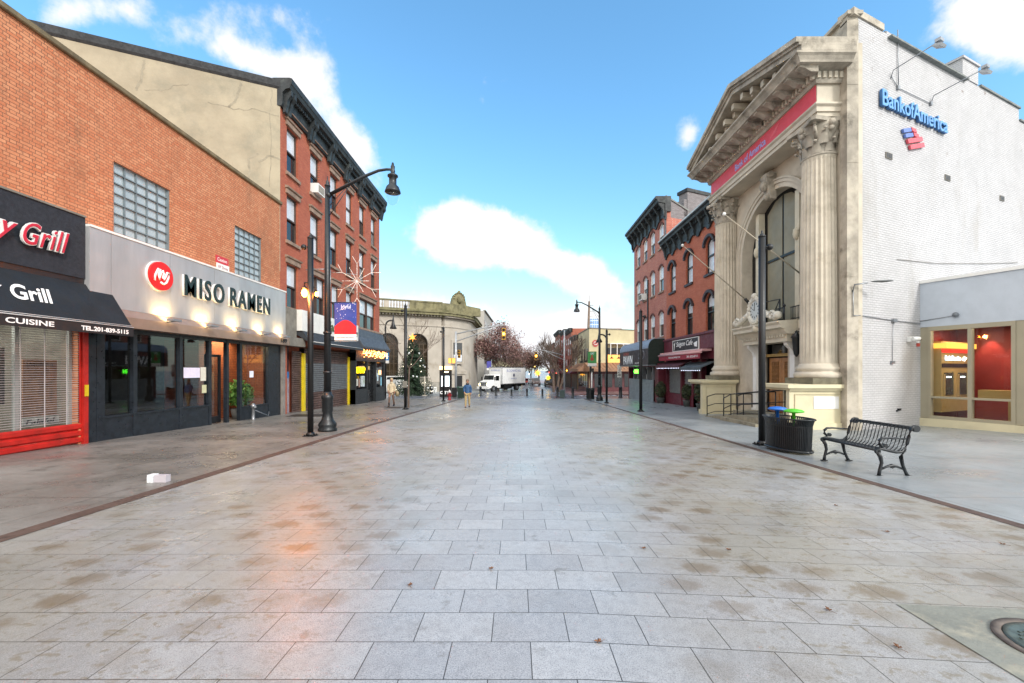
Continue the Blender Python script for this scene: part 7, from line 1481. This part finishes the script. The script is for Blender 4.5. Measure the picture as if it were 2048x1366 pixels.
def tree(x, y, label, trunks, L, r, lev, spread, seed, name='bare_tree', leaf=None, nleaf=0, ls=.1, cl=.5, mr=.006, group=None):
    rnd = random.Random(seed); z = gz(y); o = thing(name, label, 'tree', (x, y, z), group); tips = []
    tr = MB(); br_ = MB()
    for (dx_, dy_, lx, ly, h) in trunks:
        p0 = Vector((x + dx_, y + dy_, z)); p1 = p0 + Vector((lx, ly, h)); tr.tube([p0, p0.lerp(p1, .5) + Vector((rnd.uniform(-.05, .05), 0, 0)), p1], [r * 1.25, r, r * .85], 9, False)
        for k in range(3): a = Vector((rnd.uniform(-1, 1), rnd.uniform(-1, 1), rnd.uniform(.8, 1.6))).normalized(); grow(br_, p1.copy(), a, L, r * .6, lev, spread, rnd, tips, minr=mr)
    part('trunk', tr, bark, o); part('branches', br_, bark, o)
    if leaf:
        lf = MB(); 
        for k in range(nleaf):
            t = rnd.choice(tips); p_ = t + Vector((rnd.gauss(0, cl), rnd.gauss(0, cl), rnd.gauss(0, cl * .8)))
            a = Vector((rnd.uniform(-1, 1), rnd.uniform(-1, 1), rnd.uniform(-1, 1))).normalized(); b_ = a.cross(Vector((rnd.uniform(-1, 1), rnd.uniform(-1, 1), 1))).normalized(); s_ = ls * rnd.uniform(.6, 1.4); lf.add([p_ - a * s_, p_ + b_ * s_ * .6, p_ + a * s_, p_ - b_ * s_ * .6], [(0, 1, 2, 3)])
        part('foliage', lf, leaf, o)
    return o, tips
plum = leafmat('plum_leaf', '#684844', '#94706a', '#7a6656')
tree(G(995, 72), 72, 'broad tree with purple-brown leaves behind the white truck', [(0, 0, .2, 0, 2.0)], 3.0, .28, 4, .75, 11, 'plum_tree', plum, 9000, .13, .5)
tree(G(1005, 78), 78, 'second purple-leaved tree reaching out over the far roadway', [(0, 0, .3, 0, 1.8)], 3.0, .26, 4, .7, 5, 'plum_tree', plum, 5000, .12, .6)
tree(G(1111, 60), 60, 'bare multi-trunk tree behind the right traffic signal', [(-.25, 0, -.1, 0, 2.3), (.3, 0, .2, 0, 2.2), (.5, .1, .75, 0, 2.6)], 2.0, .17, 4, .5, 24, mr=.014)
tree(G(817, 25.6), 25.6, 'slender bare sapling beside the black post and the christmas tree', [(0, 0, .05, 0, 2.4)], 1.35, .055, 3, .5, 8)
tree(G(1245, 66), 66.5, 'russet bare-branched tree in front of the cream corner building', [(0, 0, 0, 0, 3.2)], 1.9, .15, 4, .5, 13, 'russet_tree', leafmat('russet_leaf', '#7a4a34', '#8f5a3c'), 900, .07, .4, mr=.02)
for i, (px, d, nm, L_) in enumerate(((1062, 125, 'distant brown leafless tree over the far cars', 2.6), (1078, 110, 'distant brown tree near the orange star', 2.2), (1047, 150, 'distant tree at the far end of the street', 2.8), (1030, 130, 'distant purple-brown tree right of the truck', 3.0))):
    tree(G(px, d), d, nm, [(0, 0, 0, 0, 2.2)], L_, .22, 3, .7, 30 + i, 'far_tree', leafmat('far_leaf_%d' % i, '#5a4438', '#7a5c4c'), 2200, .22, .9)
tree(8.0, 86, 'distant russet street tree before the red painted row building', [(0, 0, 0, 0, 2.5)], 2.0, .2, 3, .7, 41, 'russet_tree', leafmat('russet_leaf_b', '#6a3a34', '#8a4c40'), 2200, .15, .7)
# christmas tree
x, y = G(825.6, 47), 47; z = gz(y); xt = thing('christmas_tree', 'large decorated evergreen christmas tree with baubles and an orange star', 'christmas tree', (x, y, z)); rnd = random.Random(4)
nd = leafmat('fir_needle', '#17291a', '#2c4428', rough=.7); mb = MB(); H_ = 6.3; Rr = 2.35
for lay in range(34):
    q = lay / 33; zz = z + .35 + q * (H_ - .5); rad = Rr * (1 - q) ** .85 + .08; nb_ = int(10 + 26 * (1 - q))
    for k in range(nb_):
        a = rnd.uniform(0, 2 * math.pi); rl_ = rad * rnd.uniform(.8, 1.12); dr = Vector((math.cos(a), math.sin(a), -.22 + .5 * q)); sd_ = Vector((-math.sin(a), math.cos(a), 0))
        for j in range(7):
            t_ = (j + 1) / 7; c_ = Vector((x, y, zz)) + dr * rl_ * t_; s_ = .20 * (1.25 - t_ * .5)
            for m_2 in range(3):
                an = rnd.uniform(0, 6.28); v_ = (sd_ * math.cos(an) + Vector((0, 0, 1)) * math.sin(an) + dr * .8).normalized(); w2 = v_.cross(dr).normalized() * .035; mb.add([c_ - w2, c_ + w2, c_ + v_ * s_ + w2 * .4, c_ + v_ * s_ - w2 * .4], [(0, 1, 2, 3)])
part('foliage', mb, nd, xt)
mb = MB(); mb.tube([(x, y, z), (x, y, z + H_ - .3)], [.14, .03], 8); part('trunk', mb, bark, xt)
bau = mk('silver_bauble', '#c8ccd0', .15, .5, emis='#fff6e0', es=.1); bau2 = emit('fairy_light', '#fff2d0', 1.5); b1_, b2_ = MB(), MB()
for k in range(40):
    q = rnd.random() ** 1.3; a = rnd.uniform(math.pi, 2 * math.pi); rad = (Rr * (1 - q) ** .85 + .08) * 1.0; c_ = (x + rad * math.cos(a), y + rad * math.sin(a), z + .4 + q * (H_ - .6))
    (b1_ if k % 3 == 0 else b2_).ball(c_, .10 if k % 3 == 0 else .035, 7)
part('baubles', b1_, bau, xt, 'silver baubles'); part('fairy_lights', b2_, bau2, xt)
mb = MB(); F = Fc((x, y - .1), (1, 0), (0, -1)); P = [((.5 if k % 2 == 0 else .17) * math.sin(math.pi * k / 6), z + H_ + .15 + (.5 if k % 2 == 0 else .17) * math.cos(math.pi * k / 6)) for k in range(12)]; mb.fpoly(F, P[::-1], -.05, .05); part('star', mb, emit('tree_star', '#ff9a40', 1.2), xt)

# ================================================================ VEHICLES
wht = mk('truck_white', '#d8d8d6', .3, var=.04, scale=1); tyre = mk('tyre_rubber', '#141414', .8); chrome = mk('bright_metal', '#b8bcc0', .25, .8)
def wheel(par, x, y, z, r, w_):
    mb = MB(); mb.cylx((x, y, z), (1, 0, 0), r, w_, 20); wh = part('wheel', mb, tyre, par); mb = MB(); mb.cylx((x, y, z), (1, 0, 0), r * .55, w_ + .02, 14); part('rim', mb, chrome, wh)
# truck: built heading -y at the origin, then turned
tk = thing('box_truck', 'white box truck with a sloping bonnet turning at the crossing', 'truck', (0, 0, 0))
mb = MB(); mb.box(-1.2, 1.2, 1.9, 8.2, 1.05, 3.55); bo = part('cargo_box', mb, wht, tk)
mb = MB(); [mb.box(a - .03, a + .03, b_ - .03, b_ + .03, 1.0, 3.6) for a in (-1.2, 1.2) for b_ in (1.9, 8.2)]; mb.box(-1.22, 1.22, 1.86, 1.9, 3.45, 3.6).box(1.2, 1.23, 1.9, 8.2, 3.48, 3.6).box(1.2, 1.23, 1.9, 8.2, 1.0, 1.12); part('box_trim', mb, chrome, bo)
text('lettering', 'BLOOMING HILL', (1.205, 3.1, 2.85), (1, 0), 3.9, .4, mk('truck_blue_letter', '#8088b0', .5, var=0), bo, .01); text('lettering', 'FARM', (1.205, 4.3, 1.75), (1, 0), 1.4, .2, bpy.data.materials['truck_blue_letter'], bo, .01)
mb = MB(); mb.add([(1.21, 4.7, 2.35), (1.21, 5.0, 2.0), (1.21, 5.3, 2.35), (1.21, 5.0, 2.7), (1.22, 5.0, 2.35)], [(0, 1, 4), (1, 2, 4), (2, 3, 4), (3, 0, 4)]); part('emblem', mb, mk('truck_emblem', '#4a4c68', .5), bo)
text('lettering', 'BLOOMING HILL', (-.8, 1.85, 3.0), (0, -1), 1.7, .22, bpy.data.materials['truck_blue_letter'], bo, .01)
mb = MB()
sec = [(-1.0, .75, 1.15), (-.95, .85, 1.45), (-.2, 1.0, 1.62), (.15, 1.05, 1.68), (.45, 1.05, 2.45), (1.7, 1.05, 2.5)]
vs = []
for yy2, hw, zt in sec: vs += [(-hw, yy2, .55), (-hw, yy2, zt - .15), (-hw + .15, yy2, zt), (hw - .15, yy2, zt), (hw, yy2, zt - .15), (hw, yy2, .55)]
mb.add(vs, [(i * 6 + j, i * 6 + (j + 1) % 6, (i + 1) * 6 + (j + 1) % 6, (i + 1) * 6 + j) for i in range(5) for j in range(6)] + [(5, 4, 3, 2, 1, 0), (30, 31, 32, 33, 34, 35)]); cab = part('cab', mb, wht, tk)
mb = MB(); mb.add([(-.9, .17, 1.72), (.9, .17, 1.72), (.88, .43, 2.36), (-.88, .43, 2.36)], [(0, 1, 2, 3)]); mb.v = [(a, b_ - .015, c) for a, b_, c in mb.v]; part('windscreen', mb, M['shade_glass'], cab)
mb = MB(); mb.box(1.045, 1.065, .55, 1.35, 1.6, 2.3).box(-1.065, -1.045, .55, 1.35, 1.6, 2.3); part('side_window', mb, M['dark_glass'], cab)
mb = MB(); mb.box(-.55, .55, -1.03, -.99, .85, 1.38); gr = part('grille', mb, M['frame_dark'], cab); mb = MB(); [mb.box(-.55, .55, -1.05, -1.03, .9 + k * .12, .95 + k * .12) for k in range(4)]; part('grille_bars', mb, chrome, gr)
mb = MB(); mb.box(-1.05, 1.05, -1.15, -.95, .45, .78); part('bumper', mb, wht, tk)
for s_ in (-1, 1):
    mb = MB(); mb.ball((s_ * .72, -.98, 1.05), .14, 8); part('headlight', mb, emit('headlight_%d' % (s_ + 1), '#ffe6a0', 4), cab)
    mb = MB(); mb.box(s_ * 1.2 - .08, s_ * 1.2 + .08, .1, .18, 1.65, 2.15); part('mirror', mb, M['black'], cab)
    wheel(tk, s_ * .95, .0, .45, .45, .28); wheel(tk, s_ * 1.0, 5.9, .45, .45, .4)
mb = MB(); mb.box(-.5, .5, .6, 8.1, .55, .95).box(-1.1, 1.1, 2.6, 4.6, .35, .9).box(-1.15, 1.15, 8.1, 8.3, .7, 1.1); part('chassis', mb, M['black'], tk)
tk.location = (G(975, 60.5), 61.0, gz(60.5)); tk.rotation_euler = (0, 0, R(-34))
def car(name, label, cat, x, y, rz, body, L=4.5, W_=1.8, H_=1.6, kind='suv', tail='#a01818', group='cars parked along the far street'):
    o = thing(name, label, cat, (0, 0, 0), group)
    bt = .95 if kind == 'suv' else .82; hl = L / 2
    if kind == 'suv': S_ = [(-hl, .35, .78, .0), (-hl + .08, .3, .9, 0), (-hl + .95, .28, bt, 0), (-hl + 1.5, .28, H_ - .1, 1), (-hl + 1.9, .28, H_, 1), (hl - .5, .28, H_ - .04, 1), (hl - .1, .3, bt + .05, 0), (hl, .35, .8, 0)]
    elif kind == 'van': S_ = [(-hl, .35, .8, 0), (-hl + .1, .3, 1.0, 0), (-hl + .7, .28, 1.15, 0), (-hl + 1.2, .28, H_ - .08, 1), (-hl + 1.6, .28, H_, 1), (hl - .15, .28, H_, 1), (hl - .02, .3, H_ - .1, 1), (hl, .35, .9, 0)]
    else: S_ = [(-hl, .35, .6, 0), (-hl + .1, .28, .78, 0), (-hl + 1.15, .28, bt, 0), (-hl + 1.8, .28, H_ - .05, 1), (-hl + 2.3, .28, H_, 1), (hl - 1.3, .28, H_ - .08, 1), (hl - .6, .28, bt + .04, 0), (hl, .35, .72, 0)]
    mb = MB(); vs = []; hw = W_ / 2
    for yy2, zb_, zt, cb2 in S_:
        tw = hw - (.16 if cb2 else .08); e = hw - (.06 if abs(yy2) > hl - .1 else 0); zs_ = min(zt, bt) - .02
        vs += [(-e + .05, yy2, zb_), (-e, yy2, zb_ + .2), (-e, yy2, zs_ - .05), (-tw, yy2, zt), (tw, yy2, zt), (e, yy2, zs_ - .05), (e, yy2, zb_ + .2), (e - .05, yy2, zb_)]
    n_ = len(S_); mb.add(vs, [(i * 8 + j, i * 8 + (j + 1) % 8, (i + 1) * 8 + (j + 1) % 8, (i + 1) * 8 + j) for i in range(n_ - 1) for j in range(8)] + [tuple(range(8))[::-1], tuple((n_ - 1) * 8 + j for j in range(8))]); part('body', mb, body, o)
    mb = MB(); tz = H_ - .12; mb.box(-hw + .2, hw - .2, hl - .28, hl - .22 if kind != 'sedan' else hl - .22, bt + .05, tz) if kind != 'sedan' else mb.add([(-hw + .25, hl - .62, bt + .1), (hw - .25, hl - .62, bt + .1), (hw - .3, hl - 1.28, H_ - .06), (-hw + .3, hl - 1.28, H_ - .06)], [(3, 2, 1, 0)])
    for s_ in (-1, 1): mb.add([(s_ * (hw - .03), -hl + 1.5, bt + .02), (s_ * (hw - .03), hl - .6, bt + .02), (s_ * (hw - .14), hl - .75, tz), (s_ * (hw - .14), -hl + 1.85, tz)], [(0, 1, 2, 3)])
    mb.add([(-hw + .2, -hl + 1.02, bt + .05), (hw - .2, -hl + 1.02, bt + .05), (hw - .25, -hl + 1.5, H_ - .12), (-hw + .25, -hl + 1.5, H_ - .12)], [(0, 1, 2, 3)]); mb.v[-4:] = [(a, b_ - .03, c) for a, b_, c in mb.v[-4:]]
    part('window', mb, M['dark_glass'], o)
    for s_ in (-1, 1):
        mb = MB(); mb.box(s_ * (hw - .25) - .12, s_ * (hw - .25) + .12, hl - .03, hl + .02, .75, .95); part('tail_light', mb, mk('lamp_red_%s%d' % (tail[1:], len(bpy.data.materials)), tail, .3, var=0), o)
        mb = MB(); mb.box(s_ * (hw - .3) - .14, s_ * (hw - .3) + .14, -hl - .02, -hl + .04, .62, .78); part('headlight', mb, chrome, o)
        for yy2 in (-hl + .85, hl - .85): wheel(o, s_ * (hw - .1), yy2, .34, .34, .22)
    o.location = (x, y, gz(y)); o.rotation_euler = (0, 0, rz); return o
car('parked_car', 'grey-beige sport utility car parked nearest on the right of the far street', 'car', G(1073, 100), 102, R(0), mk('car_taupe', '#7c6e6c', .3, .4, var=.05), 4.7, 1.95, 1.75)
car('parked_car', 'white car parked just behind the grey-beige one', 'car', G(1062.5, 118), 118, 0, mk('car_white', '#c4c4c8', .3, .1, var=.05), 4.5, 1.8, 1.6)
car('parked_car', 'small dark car parked third in the row down the far street', 'car', G(1058, 128), 127, 0, mk('car_dark', '#3a3236', .3, .3, var=.05), 4.4, 1.8, 1.5, 'sedan')
car('parked_car', 'red car with lit tail lamps driving off down the far street', 'car', G(1052, 125), 124.8, 0, mk('car_red', '#b84a40', .3, .2, var=.05), 4.5, 1.85, 1.5, 'sedan')
car('parked_car', 'pale red car at the far end of the street', 'car', G(1047, 150), 150, 0, mk('car_pink', '#a86058', .35, .2, var=.05), 4.5, 1.85, 1.5, 'sedan')
car('parked_car', 'dark car parked under the yellow flower-shaped light', 'car', G(1094, 96), 90, 0, mk('car_olive', '#4a4238', .35, .3, var=.05), 4.5, 1.85, 1.55, 'suv')
car('white_van', 'white van parked behind the woman in the beige coat', 'van', G(783, 52), 52.4, R(-66), mk('van_white', '#cfcfcb', .35, var=.04), 5.2, 2.0, 2.2, 'van', group=None)
bc = thing('parked_bicycle', 'dark bicycle leaning near the wheel of the pawn shop shrub', 'bicycle', (G(1311, 33), 32.2, gz(32)))
x, y, z = G(1313, 32), 31.4, gz(31.4)
for q in (-.5, .5): mb = MB(); mb.tube([(x + .1, y + q + .32 * math.cos(a), z + .34 + .32 * math.sin(a)) for a in [2 * math.pi * k / 20 for k in range(21)]], .02, 5); part('wheel', mb, tyre, bc)
mb = MB(); mb.tube([(x + .1, y - .5, z + .34), (x + .1, y - .3, z + .85), (x + .1, y + .1, z + .8), (x + .1, y - .05, z + .34), (x + .1, y + .5, z + .34), (x + .1, y + .1, z + .8)], .02, 5).tube([(x + .1, y - .3, z + .85), (x - .15, y - .35, z + 1.0)], .015, 5); part('frame', mb, M['black'], bc); mb = MB(); mb.box(x + .04, x + .16, y + .0, y + .28, z + .88, z + .93); part('saddle', mb, M['black'], bc)

# ================================================================ PEOPLE
skin = mk('skin', '#a5745c', .55, var=.06)
def skinned(name, joints, edges, mat_, parent, sub=2, root=0):
    """one continuous surface grown round a skeleton: joints (x, y, z, radius)"""
    me = bpy.data.meshes.new(name); me.from_pydata([j[:3] for j in joints], edges, []); o = bpy.data.objects.new(name, me); COL.objects.link(o)
    md = o.modifiers.new('skin', 'SKIN'); md.branch_smoothing = .6
    for i, j in enumerate(joints): sv = me.skin_vertices[0].data[i]; r = j[3]; sv.radius = (r, r) if not isinstance(r, tuple) else r; sv.use_root = (i == root)
    o.modifiers.new('sub', 'SUBSURF').levels = sub; o.modifiers['sub'].render_levels = sub
    dg = bpy.context.evaluated_depsgraph_get(); m2 = bpy.data.meshes.new_from_object(o.evaluated_get(dg)); bpy.data.objects.remove(o); bpy.data.meshes.remove(me)
    m2.materials.clear(); m2.materials.append(mat_); [setattr(p_, 'use_smooth', True) for p_ in m2.polygons]
    q = bpy.data.objects.new(name, m2); COL.objects.link(q); q.parent = parent; return q
def chain(j): return [(i, i + 1) for i in range(len(j) - 1)]
def person(x, y, h, label, coat, legs, hair, shoes, skirt=False, face=-1, stride=.16, bag=False, hands_pocket=False):
    o = thing('person', label, 'person', (0, 0, 0)); k = h / 1.75
    # body skin: head, neck, torso core, hands and legs as one surface
    J = [(0, 0, .95, .10), (0, .0, 1.15, .11), (0, 0, 1.36, .12), (0, 0, 1.47, .058), (0, -.01, 1.55, .055), (0, -.02, 1.62, .082), (0, -.02, 1.70, .072),
         (-.17, 0, 1.39, .055), (-.22, .0, 1.14, .042), (-.17, -.13, .95, .034), (-.16, -.16, .88, .036),
         (.17, 0, 1.39, .055), (.22, .03, 1.14, .042), (.21, -.02, .90, .034), (.20, -.03, .83, .036),
         (-.09, 0, .88, .085), (-.10, -stride * .6, .49, .055), (-.10, -stride, .09, .04), (-.10, -stride - .12, .05, .035),
         (.09, 0, .88, .085), (.10, stride * .2, .49, .055), (.10, stride, .12, .04), (.10, stride - .08, .05, .035)]
    E = [(0, 1), (1, 2), (2, 3), (3, 4), (4, 5), (5, 6), (2, 7), (7, 8), (8, 9), (9, 10), (2, 11), (11, 12), (12, 13), (13, 14), (0, 15), (15, 16), (16, 17), (17, 18), (0, 19), (19, 20), (20, 21), (21, 22)]
    body = skinned('body', J, E, skin, o)
    mb = MB()
    for s_ in (-1, 1): mb.ball((s_ * .03, -.092, 1.645), .012, 6)
    part('eyes', mb, M['black'], body); mb = MB(); mb.ball((0, -.103, 1.615), .017, 6, 1, 1, 1.5); mb.ball((-.083, -.02, 1.62), .022, 6, .5, 1, 1.4); mb.ball((.083, -.02, 1.62), .022, 6, .5, 1, 1.4); mb.box(-.025, .025, -.098, -.085, 1.575, 1.583); part('face_features', mb, skin, body)
    for s_, (hx_, hy_, hz_) in ((-1, (-.16, -.165, .87)), (1, (.20, -.035, .82))):
        for f_ in range(4): mb = MB(); yy2 = hy_ - .03 + f_ * .02; mb.tube([(hx_, yy2, hz_ - .01), (hx_ - s_ * .005, yy2, hz_ - .05), (hx_ - s_ * .02, yy2, hz_ - .085 + .006 * abs(f_ - 1.5))], [.011, .010, .008], 6); part('finger', mb, skin, body)
        mb = MB(); mb.tube([(hx_, hy_ - .03, hz_ + .02), (hx_ - s_ * .02, hy_ - .065, hz_ - .02), (hx_ - s_ * .02, hy_ - .07, hz_ - .05)], [.012, .011, .009], 6); part('thumb', mb, skin, body)
    if not skirt:
        T = [(0, 0, .92, (.155, .115)), (-.095, 0, .85, .095), (-.10, -stride * .6, .49, .072), (-.10, -stride, .12, .062), (.095, 0, .85, .095), (.10, stride * .2, .49, .072), (.10, stride, .14, .062)]
        skinned('trousers', T, [(0, 1), (1, 2), (2, 3), (0, 4), (4, 5), (5, 6)], legs, o)
    else:
        T = [(0, 0, .9, (.14, .11)), (-.09, 0, .82, .085), (-.10, -stride * .6, .49, .062), (-.10, -stride, .1, .047), (.09, 0, .82, .085), (.10, stride * .2, .49, .062), (.10, stride, .12, .047)]
        skinned('leggings', T, [(0, 1), (1, 2), (2, 3), (0, 4), (4, 5), (5, 6)], legs, o)
    bot = .78 if not skirt else .66
    Cj = [(0, 0, bot, (.185, .15)), (0, 0, .95, (.185, .15)), (0, 0, 1.12, (.17, .14)), (0, 0, 1.32, (.19, .145)), (0, 0, 1.44, (.10, .09)), (-.17, 0, 1.38, .08), (-.22, .0, 1.15, .066), (-.175, -.125, .96, .055), (.17, 0, 1.38, .08), (.22, .02, 1.15, .066), (.21, -.02, .91, .055)]
    skinned('coat', Cj, [(0, 1), (1, 2), (2, 3), (3, 4), (3, 5), (5, 6), (6, 7), (3, 8), (8, 9), (9, 10)], coat, o)
    mb = MB(); mb.lathe((0, .01, 1.46), [(.10, -.04), (.105, .0), (.09, .06), (.07, .07)], 12); part('collar', mb, coat if skirt else M['frame_dark'], o)
    mb = MB(); mb.lathe((0, 0, 1.66), [(.02, .115), (.06, .105), (.09, .06), (.096, .0), (.085, -.05 if not skirt else -.16)][::-1], 14, True, 1, 1.05); mb.v = [(a, b_ + .022, c) for a, b_, c in mb.v]; part('hair', mb, hair, o)
    for s_, yy2 in ((-1, -stride), (1, stride)):
        mb = MB(); xx = s_ * .10; z0 = 0 if s_ < 0 else .02; mb.tube([(xx, yy2 + .07, z0 + .045), (xx, yy2, z0 + .05), (xx, yy2 - .10, z0 + .042), (xx, yy2 - .18, z0 + .03)], [.04, .05, .048, .03], 10)
        if skirt: mb.tube([(xx, yy2, z0 + .05), (xx, yy2, z0 + .24)], [.052, .056], 10)
        part('shoe', mb, shoes, o)
    if bag:
        mb = MB(); mb.tube([(.30, .05, .98), (.36, .06, .8), (.34, .05, .62)], [.06, .12, .10], 10); b_ = thing('shoulder_bag', 'tan shoulder bag carried by the woman in the beige coat', 'bag', (0, 0, 0)); part('pouch', mb, mk('bag_tan', '#8a7a5c', .6), b_); mb = MB(); mb.tube([(.32, .05, 1.0), (.2, .0, 1.46), (.18, .08, 1.40)], .012, 5); part('strap', mb, bpy.data.materials['bag_tan'], b_); b_.location = (x, y, gz(y)); b_.scale = (k,) * 3
    o.location = (x, y, gz(y)); o.scale = (k, k, k); return o
x, y = at(935, 814.8); person(x, y, 1.72, 'man in a blue jacket and tan trousers walking towards the camera', mk('jacket_blue', '#234a72', .6, var=.15, scale=20), mk('khaki', '#a08c62', .8, var=.08), mk('grey_hair', '#6a5a4c', .8), mk('brown_shoe', '#2a201a', .5))
x, y = at(783, 812.2); person(x, y, 1.80, 'woman in a beige coat and dark boots walking past the corner restaurant', mk('coat_beige', '#c2b295', .85, var=.12, scale=14), mk('taupe_leggings', '#6f5648', .8), mk('blond_hair', '#b09a78', .8), mk('black_boot', '#191718', .4), skirt=True, stride=.2, bag=True)
# distant pedestrian at the pawn shop
